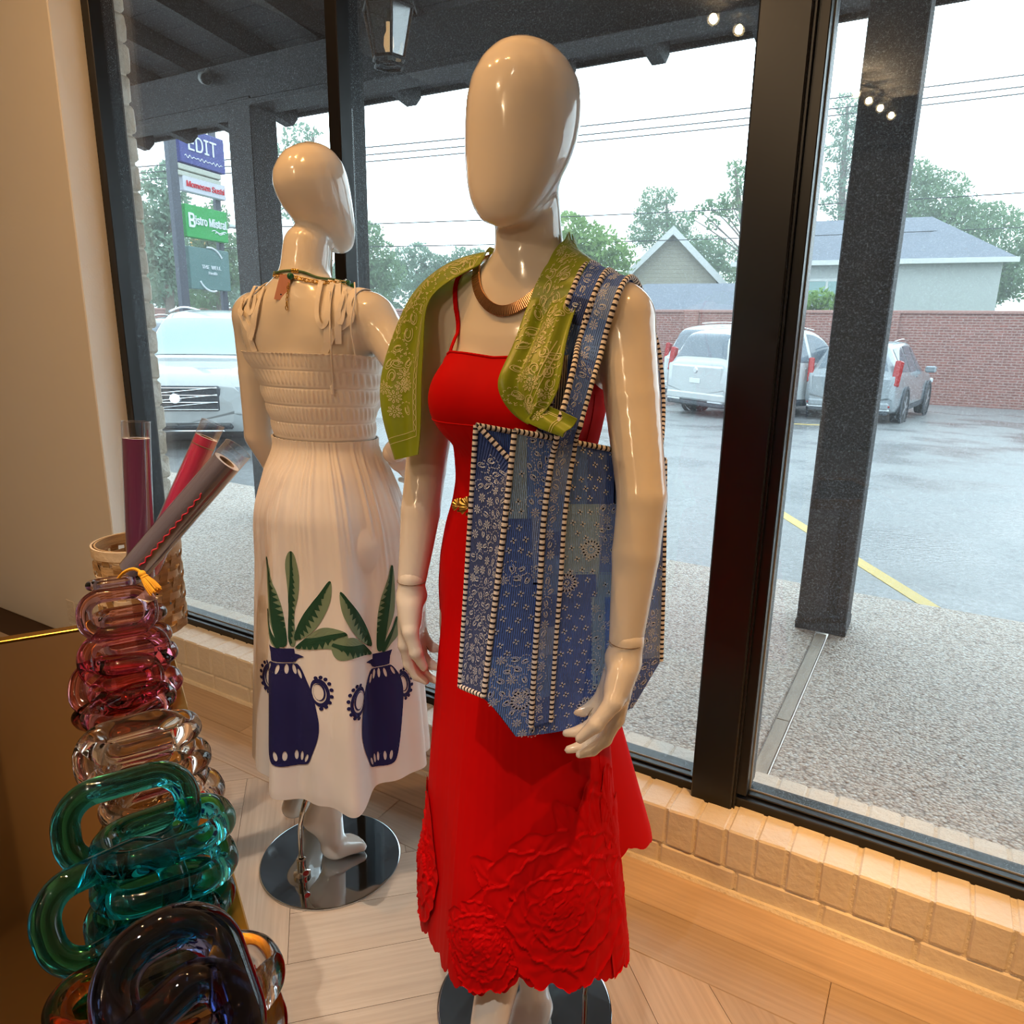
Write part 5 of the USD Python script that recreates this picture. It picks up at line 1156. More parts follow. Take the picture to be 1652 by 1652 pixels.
tie([(416, 462), (404, 478), (400, 498), (404, 505), (408, 498), (412, 475)], .010, .005); tie([(420, 462), (410, 500), (406, 545)], .012, .003); tie([(426, 462), (414, 500), (409, 530), (404, 548)], .010, .0045)
tie([(398, 462), (392, 480), (388, 500), (392, 506)], .010, .006)
for s, th0, th1 in ((-1, -48, -140), (1, 48, 140)):
    p0 = DWb.at(np.array([math.radians(th0)]), np.array([1.348]))[0][0] + B2; p2 = DWb.at(np.array([math.radians(th1)]), np.array([1.343]))[0][0] + B2; mid = O2 + np.array([s * .122, .012, 1.50]) @ R2.T * SC2
    P = smooth_path([p0, p0 * .5 + mid * .5, mid, p2 * .5 + mid * .5, p2], 50); Q = settle(f2, P, .003); obj('shoulder_strap', ribbon(Q - B2, .016, grad(f2, Q), .002), M_WHITE, wd, smooth=40)

# ================================================================ TOTE BAG, SCARF, JEWELLERY
def uv_tube(path, r, n=8):
    m = tube(path, r, n, cap=False); P = np.asarray(path, float); s = np.r_[0, np.cumsum(np.linalg.norm(np.diff(P, axis=0), axis=1))]
    return m, np.stack([np.repeat(s, n), np.tile(np.arange(n) / n, len(P))], 1)
M_PIPING = mk('striped_piping', {'u': ('uvmap', {'attribute': 'st'}), 's': ('separate_xyz', {}), 'm': ('math', {'math_type': 'multiply', 'value2': 118.0}), 'k': ('math', {'math_type': 'multiply', 'value2': 0.5}), 'a': ('math', {'math_type': 'add'}), 'f': ('math', {'math_type': 'fraction'}),
    'r': ('rgb_ramp', {'ramp': [(0.0, lin(28, 30, 52)), (0.34, lin(28, 30, 52)), (0.40, lin(246, 240, 240)), (0.95, lin(246, 240, 240)), (1.0, lin(28, 30, 52))]}), 'p': ('principled_bsdf', {'roughness': 0.8})},
    [('u.UV', 's.vector'), ('s.x', 'm.value1'), ('m.value', 'a.value1'), ('a.value', 'f.value1'), ('f.value', 'r.fac'), ('r.color', 'p.base_color')], 'p.BSDF')
def quilt(name, col, dark=.8):
    if name in _mats: return _mats[name]
    return mk(name, {'u': ('uvmap', {'attribute': 'st'}), 's': ('separate_xyz', {}), 'mx': ('math', {'math_type': 'multiply', 'value2': 2 * PI / .0062}), 'sn': ('math', {'math_type': 'sine'}), 'ab': ('math', {'math_type': 'absolute'}),
        'mp': ('mapping', {'scale': (60., 420., 1.)}), 'n': ('noise_texture', {'scale': 1.0, 'detail': 3.0}), 'n3': ('noise_texture', {'scale': 30.0, 'detail': 2.0}), 'ad': ('math', {'math_type': 'multiply_add', 'value2': 0.7}),
        'r': ('rgb_ramp', {'ramp': [(0.25, tuple(np.array(col) * dark)), (0.7, col)]}), 'b': ('bump', {'strength': .8, 'distance': .0022}), 'p': ('principled_bsdf', {'roughness': .85, 'sheen_weight': .1})},
        [('u.UV', 's.vector'), ('s.x', 'mx.value1'), ('mx.value', 'sn.value1'), ('sn.value', 'ab.value1'), ('u.UV', 'mp.vector'), ('mp.vector', 'n.vector'), ('n.fac', 'ad.value1'), ('ab.value', 'ad.value3'), ('ad.value', 'b.height'),
         ('b.normal', 'p.normal'), ('u.UV', 'n3.vector'), ('n3.fac', 'r.fac'), ('r.color', 'p.base_color')], 'p.BSDF')
Q = {'royal': quilt('bandana_royal', (.085, .205, .80)), 'mid': quilt('bandana_mid', (.14, .32, 1.0)), 'light': quilt('bandana_light', (.33, .57, 1.0)), 'grey': quilt('bandana_grey', (.25, .42, 1.0)), 'dark': quilt('bandana_dark', (.035, .085, .36)), 'navy': quilt('bandana_navy', (.03, .07, .28))}
M_LINE = pbr('bandana_white_line', lin(220, 232, 255), .85); M_BLK = pbr('bandana_black_mark', lin(22, 26, 48), .85)
TLp, TRp, BLp, BRp = at_d(830, 695, 1.025), at_d(1074, 742, 1.19), at_d(780, 1123, .995), at_d(1066, 1065, 1.175)
BL0, BR0 = TLp + (BLp - TLp) * 1.19, TRp + (BRp - TRp) * 1.20
BN = unit(np.cross(TRp - TLp, BL0 - TLp)); BN = BN if BN @ (EYEP - TLp) > 0 else -BN
BW, BH = float(np.linalg.norm(TRp - TLp)), float(np.linalg.norm(BL0 - TLp))
def pan(u, v):
    """front panel of the bag: u 0..1 left to right, v 0..1 bottom to top"""
    u, v = np.asarray(u, float), np.asarray(v, float); U, V_ = u[..., None], v[..., None]
    P = BL0 * (1 - U) * (1 - V_) + BR0 * U * (1 - V_) + TLp * (1 - U) * V_ + TRp * U * V_
    bul = .016 * np.sin(PI * np.clip(u, 0, 1)) * np.sin(PI * np.clip(v * .85 + .05, 0, 1)) + .004 * np.sin(7 * u + 3 * v) * v
    return P + BN * bul[..., None] - np.array([0, 0, 1.0]) * (.016 * np.sin(PI * np.clip((u - .1) / .85, 0, 1)) * np.clip(1 - v / .4, 0, 1))[..., None]
def pan_n(u, v):
    e = 1e-3; a = pan(u + e, v) - pan(u - e, v); b = pan(u, v + e) - pan(u, v - e); n = np.cross(a, b); n /= np.linalg.norm(n, axis=-1, keepdims=True)
    return n * np.sign((n @ BN))[..., None]
def px_uv(px, py):
    d = ray(px, py); uv = np.array([.5, .5])
    for _ in range(25):                                     # Newton on pan(u, v) - ray
        P = pan(*uv); c = (P - EYEP) @ CAMR; q = np.array([c[0] / c[2] * FPX + 826 - px, c[1] / c[2] * FPX + 826 - py]); J = []
        for k in range(2):
            w = uv.copy(); w[k] += 1e-3; c2 = (pan(*w) - EYEP) @ CAMR; J.append([(c2[0] / c2[2] * FPX + 826 - px - q[0]) / 1e-3, (c2[1] / c2[2] * FPX + 826 - py - q[1]) / 1e-3])
        uv = uv - np.linalg.solve(np.array(J).T, q) * .9
    return tuple(uv)
BO = np.array([*(TLp[:2] * .5 + TRp[:2] * .5), .745])
bag = thing('tote_bag', 'blue patchwork bandana quilted tote bag with striped piping hanging on the mannequin shoulder', 'bag', BO)
HEX = Polygon([(0, .16), (.185, 0), (.83, 0), (1, .165), (1, 1), (0, 1)])
fp = obj('front_panel', decal(affinity.scale(HEX, BW, BH, origin=(0, 0)), lambda a, b: (pan(a / BW, b / BH) - BO, pan_n(a / BW, b / BH)), -.003, .02), Q['navy'], bag, smooth=True)
def patch_obj(x0, y0, x1, y1, q, off):
    a = [px_uv(700 + x / 3.003, 650 + y / 3.003) for x, y in ((x0, y0), (x1, y0), (x1, y1), (x0, y1))]
    g = Polygon(a).buffer(0).intersection(HEX.buffer(-.001))
    if g.is_empty: return None
    g = affinity.scale(g, BW, BH, origin=(0, 0)); m = flat_mesh(g, .016); u, v = m.vertices[:, 0] / BW, m.vertices[:, 1] / BH
    obj('patch', tri(pan(u, v) + pan_n(u, v) * off - BO, m.faces), Q[q], fp, smooth=True, uv=m.vertices[:, :2]); return g
PATCHES = [(380, 90, 450, 560, 'light', 's'), (450, 80, 600, 560, 'mid', 'p'), (290, 560, 475, 745, 'royal', 's'), (475, 550, 545, 870, 'grey', 'p'), (285, 740, 480, 880, 'royal', 'p'), (268, 880, 520, 1230, 'royal', 's'), (245, 1230, 490, 1640, 'mid', 'p'),
           (330, 180, 385, 560, 'light', 's'), (590, 90, 660, 500, 'mid', 's'), (640, 120, 745, 490, 'mid', 's'), (740, 120, 870, 490, 'royal', 's'), (600, 490, 800, 830, 'light', 's'), (795, 490, 880, 830, 'grey', 'p'), (590, 820, 790, 945, 'royal', 's'), (785, 820, 890, 945, 'light', 's'),
           (560, 940, 765, 1320, 'royal', 's'), (760, 940, 828, 1390, 'light', 'p'), (825, 940, 900, 1400, 'mid', 'p'), (490, 1310, 880, 1640, 'royal', 's'), (880, 200, 1140, 520, 'light', 's'), (880, 520, 1130, 820, 'royal', 's'), (890, 820, 1130, 1000, 'mid', 's'), (890, 1000, 1130, 1240, 'grey', 'p'), (870, 1240, 1130, 1480, 'royal', 'p')]
lines, marks = [], []                                       # polylines in panel metres
rb = np.random.default_rng(21)
def diamond(x, y, s, out, mk_):
    for a in (0, PI / 2, PI, 3 * PI / 2):
        c, d_ = math.cos(a + .3), math.sin(a + .3); out.append([(x + s * .3 * c, y + s * .3 * d_), (x + s * c - s * .25 * d_, y + s * d_ + s * .25 * c), (x + s * 1.05 * c, y + s * 1.05 * d_), (x + s * c + s * .25 * d_, y + s * d_ - s * .25 * c), (x + s * .3 * c, y + s * .3 * d_)])
    mk_.append((x, y, s * .28))
def paisley(x, y, s, rot, out, mk_):
    t = np.linspace(0, 1, 20); a = t * 2 * PI; r = s * (1 - .55 * np.cos(a / 2)); X, Y = r * np.cos(a) * .55, r * np.sin(a) * .75 + s * .4 * np.cos(a); c, d_ = math.cos(rot), math.sin(rot)
    for k in (1.0, .6): out.append([(x + (c * p - d_ * q) * k, y + (d_ * p + c * q) * k) for p, q in zip(X, Y)])
    mk_.append((x, y, s * .2))
    for k in range(7):
        b = rot + k * .5; out.append([(x + 1.45 * s * math.cos(b), y + 1.45 * s * math.sin(b)), (x + 1.75 * s * math.cos(b + .12), y + 1.75 * s * math.sin(b + .12)), (x + 1.5 * s * math.cos(b + .28), y + 1.5 * s * math.sin(b + .28))])
def daisy(x, y, s, out, mk_, n=14):
    for k in range(n):
        a = 2 * PI * k / n; c, d_ = math.cos(a), math.sin(a); w = .13 * s
        out.append([(x + .38 * s * c, y + .38 * s * d_), (x + .75 * s * c - w * d_, y + .75 * s * d_ + w * c), (x + s * c, y + s * d_), (x + .75 * s * c + w * d_, y + .75 * s * d_ - w * c), (x + .38 * s * c, y + .38 * s * d_)]); mk_.append((x + .7 * s * c, y + .7 * s * d_, w * .5))
    out.append([(x + .2 * s * math.cos(t), y + .2 * s * math.sin(t)) for t in np.linspace(0, 2 * PI, 9)])
def fill_motifs(g, style, out, mk_, step=.019):
    x0, y0, x1, y1 = g.bounds
    for i, yy in enumerate(np.arange(y0 + .008, y1, step * (1 if style == 's' else .92))):
        for xx in np.arange(x0 + .007 + (i % 2) * step / 2, x1, step * (1.0 if style == 's' else .92)):
            x, y = xx + rb.normal() * .002, yy + rb.normal() * .002
            if not g.contains(Point(x, y).buffer(.004)): continue
            if style == 's': diamond(x, y, .0042, out, mk_)
            elif rb.random() < .72: paisley(x, y, .0050 + .0022 * rb.random(), rb.uniform(0, 6.3), out, mk_)
            else: daisy(x, y, .0075, out, mk_, 8)
for x0, y0, x1, y1, q, st_ in PATCHES:
    g = patch_obj(x0, y0, x1, y1, q, .0004 + .0002 * (len(_names) % 3))
    if g is not None: fill_motifs(g, st_, lines, marks)
for cx, cy in ((945, 1140), (953, 886), (914, 940), (840, 1130)):
    u, v = px_uv(cx, cy); daisy(u * BW, v * BH, .019, lines, marks, 16)
def stroke_mesh(lines, width, mapping, off):
    """thin flat ribbons along 2-D polylines laid on a surface"""
    V, F, n0 = [], [], 0
    for L in lines:
        L = np.asarray(L, float); T = np.gradient(L, axis=0); N = np.stack([-T[:, 1], T[:, 0]], 1); N /= np.maximum(np.linalg.norm(N, axis=1, keepdims=True), 1e-12)
        V.append(np.stack([L + N * width / 2, L - N * width / 2], 1).reshape(-1, 2)); k = np.arange(len(L) - 1)[:, None] * 2 + n0
        F.append(np.concatenate([k + [0, 1, 3], k + [0, 3, 2]])); n0 += 2 * len(L)
    v = np.vstack(V); p, n = mapping(v[:, 0], v[:, 1]); return tri(p + n * off, np.vstack(F))
pm = lambda a, b: (pan(a / BW, b / BH) - BO, pan_n(a / BW, b / BH))
obj('bandana_print', stroke_mesh(lines, .0010, pm, .0013), M_LINE, fp, kind='stuff')
mks = [[(x - s, y), (x, y), (x + s, y)] for x, y, s in marks]
obj('bandana_print', join([stroke_mesh([[(x - s, y), (x + s, y)]], s * 1.7, pm, .0012) for x, y, s in marks]), M_BLK, fp, kind='stuff')
def piping(P, par, r=.0042, name='piping'):
    m, uv = uv_tube(smooth_path(P, 90) if len(P) < 40 else P, r); return obj(name, m, M_PIPING, par, smooth=True, uv=uv)
# the left gusset folds in; the back panel lies against the dress
TLb, BLb = at_d(768, 686, 1.08), at_d(742, 1107, 1.05); TRb, BRb = TRp + (TLb - TLp) * .35 + BN * -.02, BRp + (BLb - BLp) * .35 + BN * -.02
def clear(P, lift=.012):
    for _ in range(10):
        d = f1(P); P = P + grad(f1, P) * np.maximum(lift - d, 0)[..., None]
    return P
us, vs = np.meshgrid(np.linspace(0, 1, 26), np.linspace(0, 1, 26), indexing='ij'); U, V_ = us[..., None], vs[..., None]
bk = BLb * (1 - U) * (1 - V_) + BRb * U * (1 - V_) + TLb * (1 - U) * V_ + TRb * U * V_
bk = clear(bk.reshape(-1, 3)).reshape(bk.shape)
def uvg(A, B): return np.stack([us * A, vs * B], -1).reshape(-1, 2)
obj('back_panel', grid_mesh(bk - BO), Q['royal'], bag, smooth=True, uv=uvg(BW, BH))
v1 = np.linspace(0, 1, 40); fl = np.array([pan(0.0, .16 + .84 * v) for v in v1]); bl = bk[0][np.clip((v1 * 25).astype(int), 0, 25)]
bl = np.stack([np.interp(v1, np.linspace(0, 1, 26), bk[0][:, k]) for k in range(3)], 1)
gus = []
for s in np.linspace(0, 1, 21):
    dip = np.array([np.interp(v1, [0, .75, .88, 1.0], [0, .006, .018, .036])]).T * (1 - abs(2 * s - 1)) ** .8
    down = np.array([np.interp(v1, [0, .8, 1.0], [0, .004, .052])]).T * (1 - abs(2 * s - 1))
    gus.append(fl * (1 - s) + bl * s + unit(TRp - TLp) * dip - np.array([0, 0, 1]) * down)
gus = np.array(gus); guv = np.stack([np.repeat(np.linspace(0, .09, 21), 40), np.tile(v1 * .42, 21)], 1)
gs = obj('gusset', grid_mesh(gus - BO), Q['dark'], bag, smooth=True, uv=guv)
GN = grid_normals(gus); GN = GN if (GN * (EYEP - gus)).sum() > 0 else -GN
def gmap(a, b):
    i, j = np.clip(a / .09 * 20, 0, 19.99), np.clip(b / .42 * 39, 0, 38.99); i0, j0 = i.astype(int), j.astype(int); fi, fj = (i - i0)[:, None], (j - j0)[:, None]
    f_ = lambda A: A[i0, j0] * (1 - fi) * (1 - fj) + A[i0 + 1, j0] * fi * (1 - fj) + A[i0, j0 + 1] * (1 - fi) * fj + A[i0 + 1, j0 + 1] * fi * fj
    return f_(gus) - BO, f_(GN)
gl_, gm_ = [], []; fill_motifs(sbox(.004, .01, .086, .40), 'p', gl_, gm_, .020); obj('bandana_print', stroke_mesh(gl_, .0009, gmap, .0012), M_LINE, gs, kind='stuff')
inn = [(np.array(bk[k, -1])) for k in range(26)]
# bottom and the inside lining seen at the mouth
bf = np.array([pan(u, max(0.0, .16 - .16 * min(u / .185, 1), .165 * max(0, (u - .83) / .17))) for u in np.linspace(0, 1, 26)])
bot = np.stack([bf * (1 - s) + (bk[:, 0] + (bf - bk[:, 0]) * .25) * s for s in np.linspace(0, 1, 5)], 1); obj('bottom_panel', grid_mesh(bot - BO), Q['dark'], bag, smooth=True, uv=np.stack([np.repeat(np.linspace(0, BW, 26), 5), np.tile(np.linspace(0, .08, 5), 26)], 1))
top_f = np.array([pan(u, 1.0) for u in np.linspace(0, 1, 60)]); piping(top_f - BO, bag); piping(bk[:, -1] - BO, bag); piping(gus[:, -1] - BO, bag)
piping(fl - BO, bag); piping(bl - BO, bag); piping(gus[:, 0] - BO, bag); piping(np.array([pan(1.0, .165 + .835 * v) for v in v1]) - BO, bag)
# handles: band sewn down the panel, over the shoulder, and down again behind the arm
def band(P, N, w, name, par, mats, edge=True, motif=True, t=.003):
    P, N = np.asarray(P, float), np.asarray(N, float); T = np.gradient(P, axis=0); T /= np.linalg.norm(T, axis=1, keepdims=True); S = np.cross(T, N); S /= np.linalg.norm(S, axis=1, keepdims=True); N = np.cross(S, T)
    s = np.r_[0, np.cumsum(np.linalg.norm(np.diff(P, axis=0), axis=1))]; h = obj(name, ribbon(P - BO, w, N, t), Q['mid'], par, smooth=40)
    def mp(a, b):
        f_ = lambda A: np.stack([np.interp(a, s, A[:, k]) for k in range(3)], 1); return f_(P) + f_(S) * b[:, None] - BO, f_(N)
    a0 = 0.0; k = 0
    while a0 < s[-1] - .01:
        a1 = min(a0 + rb.uniform(.035, .075), s[-1]); g = sbox(a0, -w / 2 + .003, a1, w / 2 - .003); m = flat_mesh(g, .012); p, n = mp(m.vertices[:, 0], m.vertices[:, 1])
        obj('band_patch', tri(p + n * (t / 2 + .0004), m.faces), Q[mats[k % len(mats)]], h, smooth=True, uv=m.vertices[:, [1, 0]]); a0 = a1; k += 1
    if motif:
        L, mm = [], []; fill_motifs(sbox(.004, -w / 2 + .005, s[-1], w / 2 - .005), 'p', L, mm, .019); obj('bandana_print', stroke_mesh(L, .0009, mp, t / 2 + .0011), M_LINE, h, kind='stuff')
    for e in (-1, 1): piping(P + S * e * w / 2 + N * .001 - BO, h, .0043)
    return h
w_b = .036
low = [px_uv(*p) for p in ((870, 1176), (880, 1010), (887, 915), (891, 840), (903, 750), (908, 722))]
Pl = np.array([pan(*q) + pan_n(*map(np.array, q)) * .003 for q in low]); Nl = np.array([pan_n(*map(np.array, q)) for q in low])
topz = on_form(f1, 985, 441, .006); 
def handle_path(pxs, up, back):
    P = list(Pl[:]) if up else []
    for (px, py, D) in pxs: P.append(at_d(px, py, D))
    return P
sh_pt = O1 + np.array([.150, .012, 1.475])
def drop(x, y, lift):
    p = O1 + np.array([x, y, 1.62])
    for _ in range(60):
        d = float(f1(p[None])[0]) - lift
        if d < 3e-4: break
        p = p - np.array([0, 0, d * .8])
    return p
hp2 = [at_d(917, 690, 1.040), at_d(928, 650, 1.060), at_d(941, 600, 1.080)] + [on_form(f1, px, py, lf) for px, py, lf in ((956, 545, .012), (970, 502, .010), (980, 470, .008))]
over = np.array([drop(.166, -.008, .006), drop(.164, .030, .006), drop(.166, .060, .010)])
P2 = smooth_path(np.vstack([Pl, hp2, over, [O1 + np.array([.175, .105, 1.40]), O1 + np.array([.20, .10, 1.27]), pan(.90, .96) + BN * -.004]]), 150)
def band_normals(P):
    d = f1(P); w = np.clip(1 - (d - .012) / .03, 0, 1)[:, None]; N = grad(f1, P) * w + BN * (1 - w); N = _g(N, 5, axis=0); return N / np.linalg.norm(N, axis=1, keepdims=True)
from scipy.ndimage import gaussian_filter1d as _g
P2 = _g(P2, 2.5, axis=0, mode='nearest'); d0 = band_normals(P2)
band(P2, d0, w_b, 'front_handle', bag, ['royal', 'mid', 'grey', 'royal', 'mid'])
hp1 = [bk[9, 25] + BN * .004, at_d(904, 660, 1.10), at_d(908, 600, 1.105), on_form(f1, 916, 545, .016), on_form(f1, 930, 500, .014), on_form(f1, 944, 466, .012)]
over1 = np.array([drop(.129, -.010, .009), drop(.126, .030, .009), drop(.130, .060, .012)])
P1 = smooth_path(np.vstack([hp1, over1, [O1 + np.array([.15, .12, 1.40]), O1 + np.array([.185, .12, 1.26]), TRb + np.array([-.03, 0, -.01])]]), 120)
P1 = _g(P1, 2.5, axis=0, mode='nearest'); d1 = band_normals(P1)
band(P1, d1, w_b, 'back_handle', bag, ['dark', 'royal', 'royal', 'mid'])
M_LINING = mk('striped_lining', {'u': ('uvmap', {'attribute': 'st'}), 's': ('separate_xyz', {}), 'm': ('math', {'math_type': 'multiply', 'value2': 190.0}), 'f': ('math', {'math_type': 'fraction'}), 'r': ('rgb_ramp', {'ramp': [(0.0, lin(34, 36, 60)), (0.35, lin(34, 36, 60)), (0.42, lin(226, 212, 196)), (1.0, lin(226, 212, 196))]}), 'p': ('principled_bsdf', {'roughness': .85})},
    [('u.UV', 's.vector'), ('s.x', 'm.value1'), ('m.value', 'f.value1'), ('f.value', 'r.fac'), ('r.color', 'p.base_color')], 'p.BSDF')
lq = np.array([[at_d(887 + 10 * t, 668 - 95 * t, 1.094), at_d(911 + 4 * t, 668 - 95 * t, 1.090)] for t in np.linspace(0, 1, 14)])
obj('striped_lining', shell(np.transpose(lq, (1, 0, 2)) - BO, .002), M_LINING, bag, uv=None)
lin_m = grid_mesh(np.transpose(lq, (1, 0, 2)) - BO + BN * .0012); obj('striped_lining', lin_m, M_LINING, bag, smooth=True, uv=np.stack([np.repeat([0, .03], 14), np.tile(np.linspace(0, .12, 14), 2)], 1))

# ---------------------------------------------------------------- green satin scarf, lying round the neck
M_SCARF = mk('green_satin', {'t': ('texture_coordinate', {}), 'n': ('noise_texture', {'scale': 700.0}), 'b': ('bump', {'strength': .05, 'distance': .002}), 'p': ('principled_bsdf', {'base_color': lin(150, 170, 28), 'roughness': .34, 'sheen_weight': .2, 'specular_ior_level': .5, 'anisotropic': .4}),
    'tl': ('translucent_bsdf', {'color': lin(160, 190, 40)}), 'm': ('mix_closure', {'fac': .18})}, [('t.object', 'n.vector'), ('n.fac', 'b.height'), ('b.normal', 'p.normal'), ('p.BSDF', 'm.closure1'), ('tl.BSDF', 'm.closure2')], 'm.closure')
M_SCARFLINE = pbr('scarf_print', lin(226, 224, 168), .5)
sc0 = O1 + np.array([0, 0, 1.3])
scarf = thing('scarf', 'lime green satin bandana scarf with white paisley print draped over the shoulders', 'scarf', sc0)
def sheet(edgeA, edgeB, nu, nv, wave, amp, wn, name, lift=.008, label=None):
    """a strip of cloth between two edges (px, py, distance); folds run along its length"""
    A = smooth_path([at_d(*p) for p in edgeA], nv); B = smooth_path([at_d(*p) for p in edgeB], nv); s = np.linspace(0, 1, nu)[:, None, None]
    V = A[None] * (1 - s) + B[None] * s; n = grid_normals(V); n = n if (n * (EYEP - V)).sum() > 0 else -n
    tv = np.linspace(0, 1, nv)[None]; su = s[..., 0]
    V = V + n * (amp * (np.sin(su * wave + wn * tv + .7 * np.sin(3 * tv)) + .35 * np.sin(su * wave * 2.3 + 2 + 4 * tv)) * np.sin(PI * np.clip(su, 0, 1)) ** .4)[..., None]
    d = f1(V.reshape(-1, 3)).reshape(V.shape[:2])
    for _ in range(6): d = f1(V.reshape(-1, 3)).reshape(V.shape[:2]); V = V + (grad(f1, V.reshape(-1, 3)).reshape(V.shape)) * np.maximum(lift - d, 0)[..., None]
    if (grid_normals(V) * (EYEP - V)).sum() < 0: V = V[::-1].copy()
    V = V - sc0; o = obj(name, shell(V, .0011), M_SCARF, scarf, smooth=50, label=label)
    N = grid_normals(V); N = N if (N * (EYEP - sc0 - V)).sum() > 0 else -N
    L1 = float(np.linalg.norm(np.diff(V[nu // 2], axis=0), axis=1).sum()); W1 = float(np.linalg.norm(V[0] - V[-1], axis=1).mean())
    def mp(a, b):
        i, j = np.clip(a, 0, 1) * (nu - 1.001), np.clip(b, 0, 1) * (nv - 1.001); i0, j0 = i.astype(int), j.astype(int); fi, fj = (i - i0)[:, None], (j - j0)[:, None]
        f_ = lambda G: G[i0, j0] * (1 - fi) * (1 - fj) + G[i0 + 1, j0] * fi * (1 - fj) + G[i0, j0 + 1] * (1 - fi) * fj + G[i0 + 1, j0 + 1] * fi * fj
        n_ = f_(N); return f_(V), n_ / np.linalg.norm(n_, axis=1, keepdims=True)
    return o, mp, W1, L1
def scarf_print(o, mp, W, L, g, border=None, step=.03, seed=1):
    ls, mk_ = [], []; r0 = np.random.default_rng(seed); x0, y0, x1, y1 = g.bounds
    for yy in np.arange(y0 + .012, y1, step):
        for xx in np.arange(x0 + .008, x1, step):
            x, y = xx + r0.normal() * .004, yy + r0.normal() * .004
            if g.contains(Point(x, y).buffer(.008)): (paisley if r0.random() < .7 else daisy)(x, y, .0075 + .004 * r0.random(), *((r0.uniform(0, 6.3),) if False else ()), *([r0.uniform(0, 6.3)] if True else []), ls, mk_) if False else (paisley(x, y, .0075 + .004 * r0.random(), r0.uniform(0, 6.3), ls, mk_) if r0.random() < .72 else daisy(x, y, .011, ls, mk_, 9))
    if border:
        for b in border:
            b = np.array(b); ls.append([tuple(q) for q in smooth_path(np.c_[b, np.zeros(len(b))], 60)[:, :2]] if len(b) > 2 else [tuple(b[0] * (1 - t) + b[1] * t) for t in np.linspace(0, 1, 40)])
    ls = [[tuple(np.array(L_[k]) * (1 - t) + np.array(L_[min(k + 1, len(L_) - 1)]) * t) for k in range(len(L_)) for t in (0, .5)] for L_ in ls]
    obj('paisley_print', stroke_mesh(ls, .0011, lambda a, b: mp(a / W, b / L), .0010), M_SCARFLINE, o, kind='stuff')
oL, mL, WL, LL = sheet([(800, 404, 1.30), (745, 416, 1.31), (700, 440, 1.325), (662, 480, 1.33), (636, 535, 1.335), (616, 600, 1.33), (614, 655, 1.315), (625, 705, 1.30), (637, 742, 1.29)],
                       [(797, 414, 1.255), (752, 437, 1.25), (712, 462, 1.255), (690, 490, 1.265), (683, 550, 1.262), (680, 610, 1.258), (679, 660, 1.255), (677, 705, 1.252), (674, 733, 1.25)], 26, 90, 5.0, .006, 1.2, 'hanging_end')
b0 = [[(WL * .12, LL * .42), (WL * .12, LL * .90)], [(WL * .20, LL * .42), (WL * .20, LL * .875)], [(WL * .12, LL * .90), (WL * .92, LL * .93)], [(WL * .20, LL * .875), (WL * .92, LL * .905)]]
scarf_print(oL, mL, WL, LL, sbox(WL * .26, LL * .02, WL * .97, LL * .86), b0, .021, 4)
zig = [[(WL * (.16 + .03 * math.sin(k * 1.6)), LL * (.44 + .44 * k / 40)) for k in range(41)]]; obj('paisley_print', stroke_mesh(zig, .0010, lambda a, b: mL(a / WL, b / LL), .0010), M_SCARFLINE, oL, kind='stuff')
oR, mR, WR, LR = sheet([(903, 382, 1.235), (886, 425, 1.20), (868, 460, 1.185), (850, 495, 1.165), (832, 545, 1.135), (812, 590, 1.105), (803, 620, 1.09), (812, 648, 1.085), (832, 672, 1.08), (852, 684, 1.075)],
                       [(910, 380, 1.25), (940, 412, 1.24), (946, 440, 1.21), (935, 475, 1.165), (922, 515, 1.125), (912, 555, 1.095), (905, 600, 1.068), (896, 635, 1.055), (880, 660, 1.05), (868, 672, 1.05)], 34, 110, 9.0, .0075, 2.2, 'front_end', .0115)
scarf_print(oR, mR, WR, LR, sbox(WR * .06, LR * .03, WR * .94, LR * .96), [[(WR * .10, LR * .62), (WR * .30, LR * .80), (WR * .55, LR * .93)], [(WR * .16, LR * .60), (WR * .36, LR * .77), (WR * .60, LR * .90)]], .021, 9)
oT, mT, WT, LT = sheet([(846, 680, 1.062), (868, 690, 1.045), (890, 699, 1.03), (908, 705, 1.012)], [(874, 652, 1.06), (896, 660, 1.045), (915, 668, 1.02), (931, 676, 1.008)], 16, 40, 4.0, .0035, 1.0, 'tucked_corner')
scarf_print(oT, mT, WT, LT, sbox(WT * .25, LT * .02, WT * .97, LT * .55), [[(WT * .2, LT * .02), (WT * .2, LT * .62)], [(WT * .2, LT * .62), (WT * .98, LT * .66)], [(WT * .28, LT * .02), (WT * .28, LT * .56)], [(WT * .28, LT * .56), (WT * .98, LT * .60)]], .02, 2)
bkP = [O1 + np.array([-.085, .03, 1.49]), O1 + np.array([-.06, .075, 1.50]), O1 + np.array([0, .098, 1.505]), O1 + np.array([.06, .08, 1.515]), O1 + np.array([.075, .035, 1.53])]
bp = settle(f1, smooth_path(bkP, 40), .006); th_ = np.linspace(-1, 1, 12)
bsheet = np.stack([bp + np.array([0, 0, 1.]) * w * .022 + grad(f1, bp) * (.004 * (1 - w * w)) for w in th_], 0); obj('neck_fold', shell(bsheet - sc0, .0012), M_SCARF, scarf, smooth=50)

